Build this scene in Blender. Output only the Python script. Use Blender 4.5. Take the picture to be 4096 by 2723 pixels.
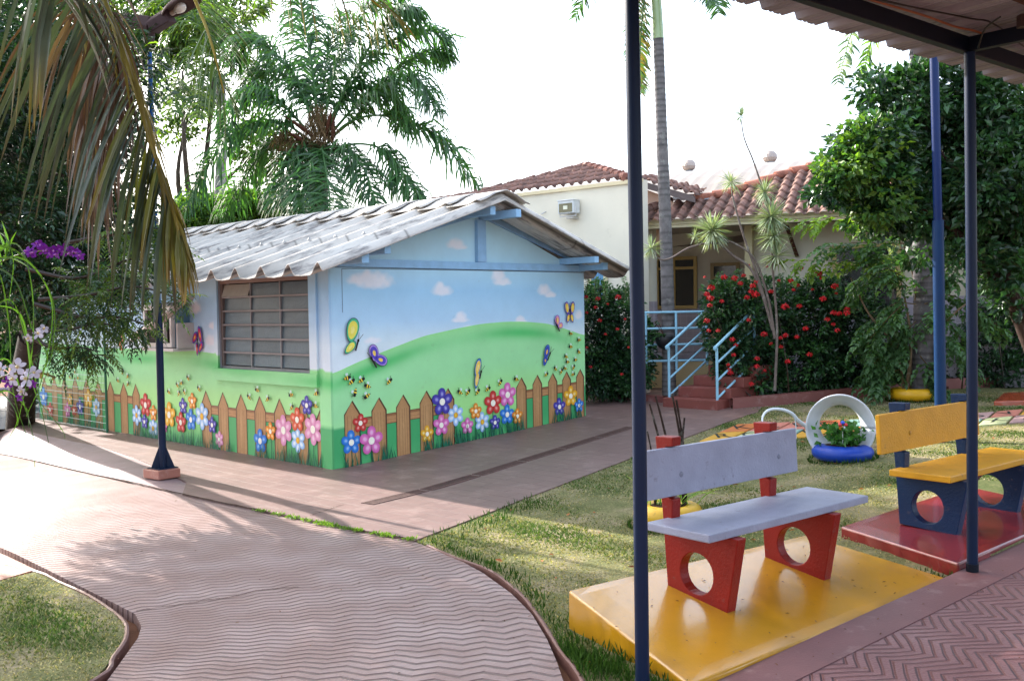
import bpy, bmesh, math, random
import numpy as np
from mathutils import Vector, Matrix, geometry
random.seed(7); rng = np.random.default_rng(7)
SC = bpy.context.scene; COL = SC.collection
for o in list(bpy.data.objects): bpy.data.objects.remove(o)

# ------------------------------------------------------------------ camera
F = 3990.0; PIT = math.radians(1.87); ROL = math.radians(-0.96); CX, CY, CAMZ = 2048, 1361.5, 2.0
cp, sp, cr, sr = math.cos(PIT), math.sin(PIT), math.cos(ROL), math.sin(ROL)
FW = np.array([0, cp, -sp]); _r = np.array([1., 0, 0]); _u = np.array([0, sp, cp])
RT = cr * _r + sr * _u; UP = -sr * _r + cr * _u
CAM = np.array([0, 0, CAMZ])
cd = bpy.data.cameras.new('camera'); cam = bpy.data.objects.new('camera', cd); COL.objects.link(cam)
cd.sensor_width = 36; cd.lens = 36 * F / 4096; cd.clip_end = 2000; cd.clip_start = 0.05
m = Matrix.Identity(4)
for i in range(3):
    m[i][0] = RT[i]; m[i][1] = UP[i]; m[i][2] = -FW[i]; m[i][3] = CAM[i]
cam.matrix_world = m; SC.camera = cam

# ------------------------------------------------------------------ light
SUN_ELEV = math.radians(30); SUN_AZ = math.radians(137.5)     # direction towards the sun, from +x
w = bpy.data.worlds.new('World'); SC.world = w; w.use_nodes = True
nt = w.node_tree; bg = nt.nodes['Background']; sky = nt.nodes.new('ShaderNodeTexSky')
sky.sky_type = 'NISHITA'; sky.sun_disc = False; sky.sun_elevation = SUN_ELEV
sky.sun_rotation = math.pi / 2 - SUN_AZ; sky.dust_density = 4.0; sky.air_density = 1.0; sky.ozone_density = 1.0
veil = nt.nodes.new('ShaderNodeVectorMath'); veil.operation = 'MULTIPLY_ADD'; veil.inputs[1].default_value = (.55, .55, .55); veil.inputs[2].default_value = (2.15, 2.45, 2.85)   # thin bright haze over the whole sky
nt.links.new(sky.outputs[0], veil.inputs[0]); nt.links.new(veil.outputs[0], bg.inputs[0]); bg.inputs[1].default_value = 0.15
sd = bpy.data.lights.new('sun', 'SUN'); sd.energy = 3.9; sd.angle = math.radians(0.6); sd.color = (1, .95, .88)
so = bpy.data.objects.new('sun', sd); COL.objects.link(so)
tosun = Vector((math.cos(SUN_AZ) * math.cos(SUN_ELEV), math.sin(SUN_AZ) * math.cos(SUN_ELEV), math.sin(SUN_ELEV)))
so.rotation_euler = tosun.to_track_quat('Z', 'Y').to_euler(); so.location = (-10, 10, 20)
vs = SC.view_settings; vs.view_transform = 'Standard'; vs.look = 'None'; vs.exposure = 1.8; vs.gamma = 1
SC.render.engine = 'CYCLES'

# ------------------------------------------------------------------ helpers
def S(r, g, b, k=1.0):
    f = lambda c: ((c / 255 + .055) / 1.055) ** 2.4 if c > 10 else c / 255 / 12.92
    return (f(r) * k, f(g) * k, f(b) * k)
def A2(d): d = math.radians(d); return np.array([math.cos(d), math.sin(d), 0.])
Z = np.array([0, 0, 1.])
def ray(x, y):
    x, y = x / .57593, y / .57593
    return FW + RT * (x - CX) / F - UP * (y - CY) / F
def at_z(x, y, z): d = ray(x, y); return CAM + d * (z - CAMZ) / d[2]
def at_y(x, y, Y): d = ray(x, y); return CAM + d * Y / d[1]
def at_pl(x, y, p, n): d = ray(x, y); return CAM + d * (np.dot(p - CAM, n) / np.dot(d, n))
X = A2(45.5); Y = A2(135.5)                       # the painted classroom's two directions
C0 = np.array([-2.248, 12.437, 0.])               # its near corner
B = A2(40); CC = A2(130); S2 = np.array([1.146, 5.853, .64])   # bench directions, seat corner
def T(x, y):                                      # the ground rises gently towards the far right
    x = np.asarray(x, float); y = np.asarray(y, float); u = (x - C0[0]) * X[0] + (y - C0[1]) * X[1]
    u = np.asarray(u, float)
    bb_ = (x - S2[0]) * B[0] + (y - S2[1]) * B[1]; c_ = (x - S2[0]) * CC[0] + (y - S2[1]) * CC[1]; q1 = np.clip((bb_ - 1.9) / .7, 0, 1); q2 = np.clip((3.4 - c_) / 2.4, 0, 1)
    return .12 * q1 * q1 * (3 - 2 * q1) * q2 * q2 * (3 - 2 * q2) + .051 * np.clip(np.where(u > .5, u, np.where(u > -.5, (u + .5) ** 2 / 2, 0)), 0, 9.5)
def TP(x, y):                                     # and the path dips to the left
    t = np.clip((-4.0 - np.asarray(x, float)) / 3.4, 0, 1); s = t * t * (3 - 2 * t)
    return T(x, y) - .22 * s
def gr(x, y, off=0., fn=T):
    z = 0.
    for _ in range(12):
        p = at_z(x, y, z + off); z = float(fn(p[0], p[1]))
    return p
def smooth(a, b, x): t = np.clip((x - a) / (b - a), 0, 1); return t * t * (3 - 2 * t)

def tag(o, label=None, cat=None, group=None, kind=None):
    if label: o['label'] = label
    if cat: o['category'] = cat
    if group: o['group'] = group
    if kind: o['kind'] = kind
    return o
def empty(name, loc, label, cat, group=None):
    o = bpy.data.objects.new(name, None); COL.objects.link(o); o.location = Vector(loc); o.empty_display_size = .1
    return tag(o, label, cat, group)

class MB:
    def __init__(s): s.v = []; s.c = []; s.f = []; s.n = 0; s.fm = []; s.fs = []
    def add(s, V, faces, col=(1, 1, 1), mi=0, sm=False):
        V = np.asarray(V, float).reshape(-1, 3); k = len(V)
        c = np.asarray(col, float)
        if c.ndim == 1: c = np.tile(c, (k, 1))
        s.v.append(V); s.c.append(c)
        if isinstance(faces, np.ndarray):
            s.f.append((faces + s.n).reshape(len(faces), -1))
            s.fm.append(np.full(len(faces), mi)); s.fs.append(np.full(len(faces), sm))
        else:
            by = {}
            for f in faces: by.setdefault(len(f), []).append(f)
            for kk, fl in by.items():
                s.f.append(np.array(fl) + s.n); s.fm.append(np.full(len(fl), mi)); s.fs.append(np.full(len(fl), sm))
        s.n += k; return s
    def quads(s, Q, col, mi=0, sm=False):             # Q (n,4,3)
        n = len(Q); c = np.asarray(col, float)
        if c.ndim == 2: c = np.repeat(c, 4, axis=0)
        return s.add(Q.reshape(-1, 3), np.arange(n * 4).reshape(n, 4), c, mi, sm)
    def box(s, o, a, b, c, col=(1, 1, 1), mi=0):      # corner o, edge vectors a, b, c
        o, a, b, c = [np.asarray(q, float) for q in (o, a, b, c)]
        V = [o, o + a, o + a + b, o + b, o + c, o + a + c, o + a + b + c, o + b + c]
        Fc = [(0, 3, 2, 1), (4, 5, 6, 7), (0, 1, 5, 4), (1, 2, 6, 5), (2, 3, 7, 6), (3, 0, 4, 7)]
        if np.dot(np.cross(a, b), c) < 0: Fc = [f[::-1] for f in Fc]
        return s.add(V, Fc, col, mi)
    def cbox(s, ctr, hx, hy, hz, col=(1, 1, 1), ax=None, mi=0):
        ax = ax or (np.array([1., 0, 0]), np.array([0, 1., 0]), Z); ctr = np.asarray(ctr, float)
        o = ctr - ax[0] * hx - ax[1] * hy - ax[2] * hz
        return s.box(o, ax[0] * 2 * hx, ax[1] * 2 * hy, ax[2] * 2 * hz, col, mi)
    def tube(s, P, R, n=8, col=(1, 1, 1), mi=0, cap=True, flat=None):
        P = np.asarray(P, float); k = len(P); R = np.broadcast_to(np.asarray(R, float), (k,))
        Tn = np.gradient(P, axis=0); Tn /= np.linalg.norm(Tn, axis=1)[:, None] + 1e-9
        a = np.array([0, 0, 1.]) if abs(Tn[0][2]) < .9 else np.array([1., 0, 0])
        V = []
        nn = np.cross(Tn[0], a); nn /= np.linalg.norm(nn)
        for i in range(k):
            nn = nn - Tn[i] * np.dot(nn, Tn[i]); nn /= np.linalg.norm(nn) + 1e-9
            bb = np.cross(Tn[i], nn)
            th = np.arange(n) * 2 * math.pi / n
            V.append(P[i] + R[i] * (np.cos(th)[:, None] * nn + np.sin(th)[:, None] * bb * (flat or 1)))
        V = np.concatenate(V); Fc = []
        for i in range(k - 1):
            for j in range(n):
                j2 = (j + 1) % n; Fc.append((i * n + j, i * n + j2, (i + 1) * n + j2, (i + 1) * n + j))
        c = np.asarray(col, float)
        if c.ndim == 2: c = np.repeat(c, n, axis=0)
        s.add(V, np.array(Fc), c, mi, True)
        if cap:
            for i, rev in ((0, True), (k - 1, False)):
                f = tuple(range(i * n, i * n + n)); q = V[list(f)]
                cc = c if c.ndim == 1 else c[i * n]
                s.add(q, [tuple(range(n))[::-1] if rev else tuple(range(n))], cc, mi)
        return s
    def lathe(s, ctr, prof, n=24, ax=None, col=(1, 1, 1), mi=0, sm=True):   # prof: (r, h) list
        ax = ax or (np.array([1., 0, 0]), np.array([0, 1., 0]), Z); ctr = np.asarray(ctr, float)
        th = np.arange(n) * 2 * math.pi / n; V = []
        for r, h in prof: V.append(ctr + ax[2] * h + r * (np.cos(th)[:, None] * ax[0] + np.sin(th)[:, None] * ax[1]))
        V = np.concatenate(V); Fc = [(i * n + j, i * n + (j + 1) % n, (i + 1) * n + (j + 1) % n, (i + 1) * n + j)
                                     for i in range(len(prof) - 1) for j in range(n)]
        return s.add(V, np.array(Fc), col, mi, sm)
    def grid(s, G, col=None, mi=0, sm=False, mask=None):     # G (a,b,3)
        a, b = G.shape[:2]; i = np.arange(a * b).reshape(a, b)
        f = np.stack([i[:-1, :-1], i[1:, :-1], i[1:, 1:], i[:-1, 1:]], -1).reshape(-1, 4)
        if mask is not None: f = f[mask.reshape(-1)]
        c = (1, 1, 1) if col is None else np.asarray(col)
        if isinstance(c, np.ndarray) and c.ndim == 3: c = c.reshape(-1, 3)
        return s.add(G.reshape(-1, 3), f, c, mi, sm)
    def build(s, name, mat, parent=None, origin=None, solid=0, bevel=0):
        V = np.concatenate(s.v); Cc = np.concatenate(s.c)
        me = bpy.data.meshes.new(name)
        loc = np.zeros(3)
        if parent is not None: V = V - np.array(parent_world(parent))
        else:
            loc = np.array([(V[:, 0].min() + V[:, 0].max()) / 2, (V[:, 1].min() + V[:, 1].max()) / 2, V[:, 2].min()]) if origin is None else np.asarray(origin, float)
            V = V - loc
        me.vertices.add(len(V)); me.vertices.foreach_set('co', V.astype(np.float32).ravel())
        nl = sum(f.size for f in s.f); nf = sum(len(f) for f in s.f)
        me.loops.add(nl); me.polygons.add(nf)
        me.loops.foreach_set('vertex_index', np.concatenate([f.ravel() for f in s.f]).astype(np.int32))
        tot = np.concatenate([np.full(len(f), f.shape[1]) for f in s.f]); st = np.concatenate([[0], np.cumsum(tot)[:-1]])
        me.polygons.foreach_set('loop_start', st.astype(np.int32))
        me.polygons.foreach_set('material_index', np.concatenate(s.fm).astype(np.int32))
        me.polygons.foreach_set('use_smooth', np.concatenate(s.fs).astype(bool))
        at = me.color_attributes.new('Col', 'FLOAT_COLOR', 'POINT')
        at.data.foreach_set('color', np.concatenate([Cc, np.ones((len(Cc), 1))], 1).astype(np.float32).ravel())
        me.update(calc_edges=True); me.validate()
        for mm in (mat if isinstance(mat, (list, tuple)) else [mat]): me.materials.append(mm)
        o = bpy.data.objects.new(name, me); COL.objects.link(o)
        if parent is not None: o.parent = parent
        else: o.location = Vector(loc)
        if solid: md = o.modifiers.new('s', 'SOLIDIFY'); md.thickness = solid; md.offset = -1
        if bevel: md = o.modifiers.new('b', 'BEVEL'); md.width = bevel; md.segments = 2; md.limit_method = 'ANGLE'
        return o
def parent_world(p):
    v = Vector(p.location)
    while p.parent: p = p.parent; v += p.location
    return v

def mat(name, rough=.6, spec=.4, nscale=0, namt=0., n2=None, bump=0., bscale=40, transl=0., metal=0., coat=0., col=None, bdist=.01, stretch=None, rotz=0):
    """colour from the mesh's own 'Col' (the paint), broken up by procedural noise"""
    mt = bpy.data.materials.new(name); mt.use_nodes = True; t = mt.node_tree; N = t.nodes; L = t.links
    p = N['Principled BSDF']; p.inputs['Roughness'].default_value = rough; p.inputs['Specular IOR Level'].default_value = spec
    p.inputs['Metallic'].default_value = metal; p.inputs['Coat Weight'].default_value = coat; p.inputs['Coat Roughness'].default_value = .12
    if col is None:
        a = N.new('ShaderNodeAttribute'); a.attribute_name = 'Col'; c = a.outputs['Color']
    else:
        a = N.new('ShaderNodeRGB'); a.outputs[0].default_value = (*col, 1); c = a.outputs[0]
    tc = N.new('ShaderNodeTexCoord'); g = N.new('ShaderNodeNewGeometry'); pos = g.outputs['Position']
    if stretch:
        m0 = N.new('ShaderNodeMapping'); m0.inputs['Rotation'].default_value = (0, 0, math.radians(rotz)); L.new(pos, m0.inputs[0])
        mp = N.new('ShaderNodeMapping'); mp.inputs['Scale'].default_value = stretch; L.new(m0.outputs[0], mp.inputs[0]); pos = mp.outputs[0]
    def noise(sc, det=5, ro=.6):
        n = N.new('ShaderNodeTexNoise'); n.inputs['Scale'].default_value = sc; n.inputs['Detail'].default_value = det
        n.inputs['Roughness'].default_value = ro; L.new(pos, n.inputs['Vector']); return n.outputs['Fac']
    def mulmix(c, fac, lo, hi):
        mr = N.new('ShaderNodeMapRange'); mr.inputs[1].default_value = .3; mr.inputs[2].default_value = .7
        mr.inputs[3].default_value = lo; mr.inputs[4].default_value = hi; L.new(fac, mr.inputs[0])
        mx = N.new('ShaderNodeVectorMath'); mx.operation = 'SCALE'; L.new(c, mx.inputs[0]); L.new(mr.outputs[0], mx.inputs['Scale'])
        return mx.outputs[0]
    if nscale: c = mulmix(c, noise(nscale), 1 - namt, 1 + namt * .6)
    if n2:                                     # dirt: (scale, threshold lo, hi, colour, strength)
        sc, lo, hi, dc, stg = n2
        mr = N.new('ShaderNodeMapRange'); mr.inputs[1].default_value = lo; mr.inputs[2].default_value = hi
        mr.inputs[4].default_value = stg; L.new(noise(sc, 8, .7), mr.inputs[0])
        mx = N.new('ShaderNodeMix'); mx.data_type = 'RGBA'; L.new(mr.outputs[0], mx.inputs[0]); L.new(c, mx.inputs[6])
        mx.inputs[7].default_value = (*dc, 1); c = mx.outputs[2]
    L.new(c, p.inputs['Base Color'])
    if bump:
        b = N.new('ShaderNodeBump'); b.inputs['Strength'].default_value = bump; b.inputs['Distance'].default_value = bdist
        L.new(noise(bscale, 6), b.inputs['Height']); L.new(b.outputs[0], p.inputs['Normal'])
    if transl:
        tr = N.new('ShaderNodeBsdfTranslucent'); ms = N.new('ShaderNodeMixShader'); ms.inputs[0].default_value = transl
        vm = N.new('ShaderNodeVectorMath'); vm.operation = 'MULTIPLY'; vm.inputs[1].default_value = (1.45, 1.6, .5)
        L.new(c, vm.inputs[0]); L.new(vm.outputs[0], tr.inputs[0])
        L.new(p.outputs[0], ms.inputs[1]); L.new(tr.outputs[0], ms.inputs[2]); L.new(ms.outputs[0], N['Material Output'].inputs[0])
    mt['c'] = 1
    return mt
def nodes(mt):
    return mt.node_tree.nodes, mt.node_tree.links

M = dict(
    plaster=mat('painted_plaster', .55, .35, 3, .05, n2=(9, .62, .8, S(120, 110, 95), .25), bump=.35, bscale=60),
    paint=mat('mural_paint', .5, .35, 25, .10, bump=.15, bscale=60),
    beam=mat('blue_timber', .55, .3, 6, .12, bump=.2, bscale=30),
    cement=mat('old_fibre_cement', .75, .3, 3.5, .14, n2=(4.5, .49, .64, S(80, 76, 80), .8), bump=.3, bscale=50, stretch=(.35, 2.6, .35), rotz=-45.5),
    concrete=mat('red_concrete', .5, .5, 1.6, .18, n2=(4.5, .55, .75, S(200, 180, 175), .30), bump=.3, bscale=70),
    gloss=mat('gloss_paint', .24, .5, 3, .10, n2=(7, .58, .74, S(120, 92, 56), .35), bump=.18, bscale=55, coat=.6),
    bench=mat('bench_paint', .40, .28, 5, .12, n2=(16, .60, .70, S(96, 84, 80), .5), bump=.35, bscale=60),
    metal=mat('painted_metal', .42, .25, 4, .12, n2=(20, .68, .74, S(70, 45, 35), .6)),
    galv=mat('galvanised', .45, .5, 5, .1, metal=.3),
    rust=mat('rusty_steel', .75, .3, 12, .3, bump=.2),
    glass=mat('obscure_glass', .36, .3, 5, .15, bump=.5, bscale=35),
    darkglass=mat('dark_pane', .12, .6, col=(.012, .014, .016)),
    leaf=mat('leaf', .42, .5, 1.3, .25, transl=.38),
    leafdark=mat('glossy_leaf', .33, .6, 1.3, .25, transl=.22),
    frond=mat('palm_leaf', .38, .5, 2, .2, transl=.36),
    coco=mat('coconut_leaf', .38, .55, 9, .25, transl=.05),
    dry=mat('dry_leaf', .8, .2, 8, .3, transl=.1),
    bark=mat('bark', .9, .2, 9, .3, n2=(7, .55, .7, S(175, 178, 170), .5), bump=.5, bscale=40),
    petal=mat('petal', .6, .3, 20, .1),
    soil=mat('soil', .95, .1, 5, .35, bump=.5, bscale=30),
    rubber=mat('painted_rubber', .42, .5, 6, .1, n2=(12, .62, .72, S(60, 50, 45), .4), bump=.2, bscale=50),
    clay=mat('clay_tile', .8, .25, 4, .22, n2=(6, .5, .66, S(52, 40, 38), .6), bump=.3, bscale=40),
    wall2=mat('cream_render', .7, .3, 1.2, .06, n2=(2.5, .6, .8, S(150, 135, 110), .25), bump=.3, bscale=60),
    tile=mat('floor_tile_paint', .5, .4, 8, .16, n2=(9, .58, .7, S(120, 110, 100), .4)),
)

def bezier(P, n):
    """Catmull-Rom through the points"""
    P = np.asarray(P, float); Q = np.concatenate([[2 * P[0] - P[1]], P, [2 * P[-1] - P[-2]]]); out = []
    for t in np.linspace(0, len(P) - 1 - 1e-6, n):
        i = int(t); f = t - i; a, b, c, d = Q[i:i + 4]
        out.append(.5 * ((2 * b) + (-a + c) * f + (2 * a - 5 * b + 4 * c - d) * f * f + (-a + 3 * b - 3 * c + d) * f ** 3))
    return np.array(out)
def pip(poly, x, y):
    poly = np.asarray(poly)[:, :2]; ins = np.zeros(np.shape(x), bool); j = len(poly) - 1
    for i in range(len(poly)):
        xi, yi = poly[i]; xj, yj = poly[j]
        cnd = ((yi > y) != (yj > y)) & (x < (xj - xi) * (y - yi) / (yj - yi + 1e-12) + xi)
        ins ^= cnd; j = i
    return ins
def slab(name, poly, fn, off, depth, mt, col, step=.6, parent=None, solid_side=True, cut=True):
    """a sheet following the ground inside a plan outline, with a real edge"""
    bm = bmesh.new(); poly = [(p[0], p[1]) for p in poly]
    ar = sum(poly[i][0] * poly[(i + 1) % len(poly)][1] - poly[(i + 1) % len(poly)][0] * poly[i][1] for i in range(len(poly)))
    if ar < 0: poly = poly[::-1]
    tris = geometry.tessellate_polygon([[Vector((p[0], p[1], 0)) for p in poly]])
    vs_ = [bm.verts.new((p[0], p[1], 0)) for p in poly]
    for t in tris:
        try: bm.faces.new([vs_[i] for i in t])
        except ValueError: pass
    bmesh.ops.recalc_face_normals(bm, faces=bm.faces)
    if cut:
        xs = [p[0] for p in poly]; ys = [p[1] for p in poly]
        for ax_, lo, hi in ((0, min(xs), max(xs)), (1, min(ys), max(ys))):
            q = math.ceil(lo / step) * step
            while q < hi:
                if -9 < q < 26:
                    co = [0, 0, 0]; no = [0, 0, 0]; co[ax_] = q; no[ax_] = 1
                    bmesh.ops.bisect_plane(bm, geom=bm.verts[:] + bm.edges[:] + bm.faces[:], plane_co=co, plane_no=no, dist=1e-4)
                q += step
    V = np.array([v.co[:] for v in bm.verts]); V[:, 2] = fn(V[:, 0], V[:, 1]) + off
    bm.verts.index_update(); bm.faces.ensure_lookup_table()
    mb = MB(); fl = []
    for f in bm.faces:
        idx = [v.index for v in f.verts]
        if f.normal.z < 0: idx = idx[::-1]
        fl.append(tuple(idx))
    mb.add(V, fl, col)
    if depth:
        q = []
        for e in bm.edges:
            if len(e.link_faces) == 1:
                a, b = e.verts[0].index, e.verts[1].index
                va, vb = V[a], V[b]; q.append([va, vb, vb - [0, 0, depth], va - [0, 0, depth]])
        mb.quads(np.array(q), col)
    bm.free()
    return mb.build(name, mt, parent)

# ------------------------------------------------------------------ surface materials with their own pattern
def groove_mat(name, base, light, row, amp, per, ang, depth, dirt, polar=None):
    mt = mat(name, .42, .5, 1.2, .12, bump=0); N, L = nodes(mt); p = N['Principled BSDF']
    g = N.new('ShaderNodeNewGeometry'); mp = N.new('ShaderNodeMapping'); mp.inputs['Rotation'].default_value = (0, 0, -math.radians(ang))
    L.new(g.outputs['Position'], mp.inputs[0])
    wob = N.new('ShaderNodeTexNoise'); wob.inputs['Scale'].default_value = 1.3; L.new(g.outputs['Position'], wob.inputs['Vector'])
    sx = N.new('ShaderNodeSeparateXYZ'); L.new(mp.outputs[0], sx.inputs[0])
    def mth(op, a, b=None, c=None):
        n = N.new('ShaderNodeMath'); n.operation = op
        for i, q in enumerate((a, b, c)):
            if q is None: continue
            if isinstance(q, (int, float)): n.inputs[i].default_value = q
            else: L.new(q, n.inputs[i])
        return n.outputs[0]
    zig = mth('MULTIPLY', mth('PINGPONG', sx.outputs[0], per), amp / per)
    yy = mth('ADD', mth('ADD', sx.outputs[1], zig), mth('MULTIPLY', wob.outputs[0], row * 2.2))
    if polar:
        cx_, cy_, a0_, rr_ = polar; mp.vector_type = 'TEXTURE'; mp.inputs['Location'].default_value = (cx_, cy_, 0); mp.inputs['Rotation'].default_value = (0, 0, math.radians(a0_))
        yn = mth('MINIMUM', sx.outputs[1], 0); yp = mth('MAXIMUM', sx.outputs[1], 0)
        rad = mth('SQRT', mth('ADD', mth('MULTIPLY', sx.outputs[0], sx.outputs[0]), mth('MULTIPLY', yn, yn)))
        ss = mth('ADD', mth('ARCTAN2', yn, sx.outputs[0]), mth('DIVIDE', yp, rr_))
        zig = mth('MULTIPLY', mth('PINGPONG', rad, per), amp / per)
        yy = mth('ADD', mth('ADD', ss, zig), mth('MULTIPLY', wob.outputs[0], row * 1.2))
    tri = mth('PINGPONG', yy, row / 2)                         # 0..row/2
    h = mth('DIVIDE', tri, row / 2)
    mr = N.new('ShaderNodeMapRange'); mr.interpolation_type = 'SMOOTHSTEP'; mr.inputs[1].default_value = 0.05; mr.inputs[2].default_value = .42; L.new(h, mr.inputs[0])
    wear = N.new('ShaderNodeTexNoise'); wear.inputs['Scale'].default_value = 2.2; wear.inputs['Detail'].default_value = 4; L.new(g.outputs['Position'], wear.inputs['Vector'])
    fine = N.new('ShaderNodeTexNoise'); fine.inputs['Scale'].default_value = 60; fine.inputs['Detail'].default_value = 4; L.new(g.outputs['Position'], fine.inputs['Vector'])
    hh = mth('ADD', mr.outputs[0], mth('MULTIPLY', fine.outputs[0], .35))
    bp = N.new('ShaderNodeBump'); bp.inputs['Distance'].default_value = depth; bp.inputs['Strength'].default_value = 1; L.new(hh, bp.inputs['Height'])
    L.new(bp.outputs[0], p.inputs['Normal'])
    # colour: base/light by wear, grime in the grooves
    w1 = N.new('ShaderNodeMapRange'); w1.inputs[1].default_value = .38; w1.inputs[2].default_value = .66; L.new(wear.outputs[0], w1.inputs[0])
    mx = N.new('ShaderNodeMix'); mx.data_type = 'RGBA'; L.new(w1.outputs[0], mx.inputs[0]); mx.inputs[6].default_value = (*base, 1); mx.inputs[7].default_value = (*light, 1)
    mg = N.new('ShaderNodeMix'); mg.data_type = 'RGBA'; L.new(mth('MULTIPLY', mth('SUBTRACT', 1, mr.outputs[0]), mth('MULTIPLY_ADD', wear.outputs[0], .8, .2)), mg.inputs[0])
    L.new(mx.outputs[2], mg.inputs[6]); mg.inputs[7].default_value = (*dirt, 1)
    L.new(mg.outputs[2], p.inputs['Base Color'])
    return mt
M['path'] = groove_mat('zigzag_red_concrete', S(138, 110, 103), S(156, 132, 127), .0225, .013, .13, 0, .015, S(70, 46, 42), polar=(-4.6, 5.6, 27, 3.6))
M['walk'] = groove_mat('chevron_red_concrete', S(124, 84, 84), S(136, 100, 100), .075, .17, .21, 40, .02, S(110, 64, 60))

def brick_floor():
    mt = mat('red_paver_floor', .5, .45, 1.6, .15, n2=(3.5, .52, .75, S(195, 170, 160), .3)); N, L = nodes(mt); p = N['Principled BSDF']
    g = N.new('ShaderNodeNewGeometry'); mp = N.new('ShaderNodeMapping'); mp.inputs['Rotation'].default_value = (0, 0, -math.radians(45.5 + 90)); L.new(g.outputs['Position'], mp.inputs[0])
    b = N.new('ShaderNodeTexBrick'); L.new(mp.outputs[0], b.inputs[0]); b.inputs['Scale'].default_value = 1; b.inputs['Brick Width'].default_value = .42
    b.inputs['Row Height'].default_value = .21; b.inputs['Mortar Size'].default_value = .006; b.inputs['Mortar Smooth'].default_value = .6
    b.inputs['Color1'].default_value = (1, 1, 1, 1); b.inputs['Color2'].default_value = (.9, .9, .9, 1); b.inputs['Mortar'].default_value = (.74, .72, .7, 1)
    src = p.inputs['Base Color'].links[0].from_socket
    mu = N.new('ShaderNodeVectorMath'); mu.operation = 'MULTIPLY'; L.new(src, mu.inputs[0]); L.new(b.outputs['Color'], mu.inputs[1]); L.new(mu.outputs[0], p.inputs['Base Color'])
    bp = N.new('ShaderNodeBump'); bp.invert = True; bp.inputs['Distance'].default_value = .004; L.new(b.outputs['Fac'], bp.inputs['Height']); L.new(bp.outputs[0], p.inputs['Normal'])
    return mt
M['paver'] = brick_floor()

def turf_mat():
    mt = bpy.data.materials.new('patchy_turf'); mt.use_nodes = True; N, L = nodes(mt); p = N['Principled BSDF']; p.inputs['Roughness'].default_value = .95
    p.inputs['Specular IOR Level'].default_value = .15
    g = N.new('ShaderNodeNewGeometry')
    def noise(s, d=5, r=.6):
        n = N.new('ShaderNodeTexNoise'); n.inputs['Scale'].default_value = s; n.inputs['Detail'].default_value = d; n.inputs['Roughness'].default_value = r; L.new(g.outputs['Position'], n.inputs['Vector']); return n.outputs[0]
    r1 = N.new('ShaderNodeValToRGB'); L.new(noise(.9, 6, .65), r1.inputs[0]); e = r1.color_ramp.elements
    e[0].position = .36; e[0].color = (*S(88, 98, 56), 1); e[1].position = .62; e[1].color = (*S(160, 146, 116), 1)
    q = r1.color_ramp.elements.new(.5); q.color = (*S(126, 124, 84), 1)
    q = r1.color_ramp.elements.new(.72); q.color = (*S(112, 84, 66), 1)
    f = noise(45, 4, .7); mr = N.new('ShaderNodeMapRange'); mr.inputs[1].default_value = .3; mr.inputs[2].default_value = .7; mr.inputs[3].default_value = .45; mr.inputs[4].default_value = 1.35; L.new(f, mr.inputs[0])
    sc = N.new('ShaderNodeVectorMath'); sc.operation = 'SCALE'; L.new(r1.outputs[0], sc.inputs[0]); L.new(mr.outputs[0], sc.inputs['Scale']); L.new(sc.outputs[0], p.inputs['Base Color'])
    bp = N.new('ShaderNodeBump'); bp.inputs['Distance'].default_value = .03; bp.inputs['Strength'].default_value = .8; L.new(f, bp.inputs['Height']); L.new(bp.outputs[0], p.inputs['Normal'])
    return mt
M['turf'] = turf_mat()
def wall_tiles():
    mt = mat('wall_tiles', .3, .5, 2, .06); N, L = nodes(mt); p = N['Principled BSDF']
    tc = N.new('ShaderNodeTexCoord'); b = N.new('ShaderNodeTexBrick'); b.offset = 0
    sx = N.new('ShaderNodeSeparateXYZ'); cm = N.new('ShaderNodeCombineXYZ'); g = N.new('ShaderNodeNewGeometry'); L.new(g.outputs['Position'], sx.inputs[0])
    ad = N.new('ShaderNodeMath'); ad.operation = 'MULTIPLY_ADD'; L.new(sx.outputs[1], ad.inputs[0]); ad.inputs[1].default_value = -.7; L.new(sx.outputs[0], ad.inputs[2])
    L.new(ad.outputs[0], cm.inputs[0]); L.new(sx.outputs[2], cm.inputs[1]); L.new(cm.outputs[0], b.inputs[0])
    b.inputs['Scale'].default_value = 1; b.inputs['Brick Width'].default_value = .16; b.inputs['Row Height'].default_value = .16; b.inputs['Mortar Size'].default_value = .006
    b.inputs['Color1'].default_value = (1, 1, 1, 1); b.inputs['Color2'].default_value = (.93, .93, .95, 1); b.inputs['Mortar'].default_value = (1.25, 1.25, 1.25, 1)
    src = p.inputs['Base Color'].links[0].from_socket
    mu = N.new('ShaderNodeVectorMath'); mu.operation = 'MULTIPLY'; L.new(src, mu.inputs[0]); L.new(b.outputs['Color'], mu.inputs[1]); L.new(mu.outputs[0], p.inputs['Base Color'])
    return mt
M['walltile'] = wall_tiles()

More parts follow.
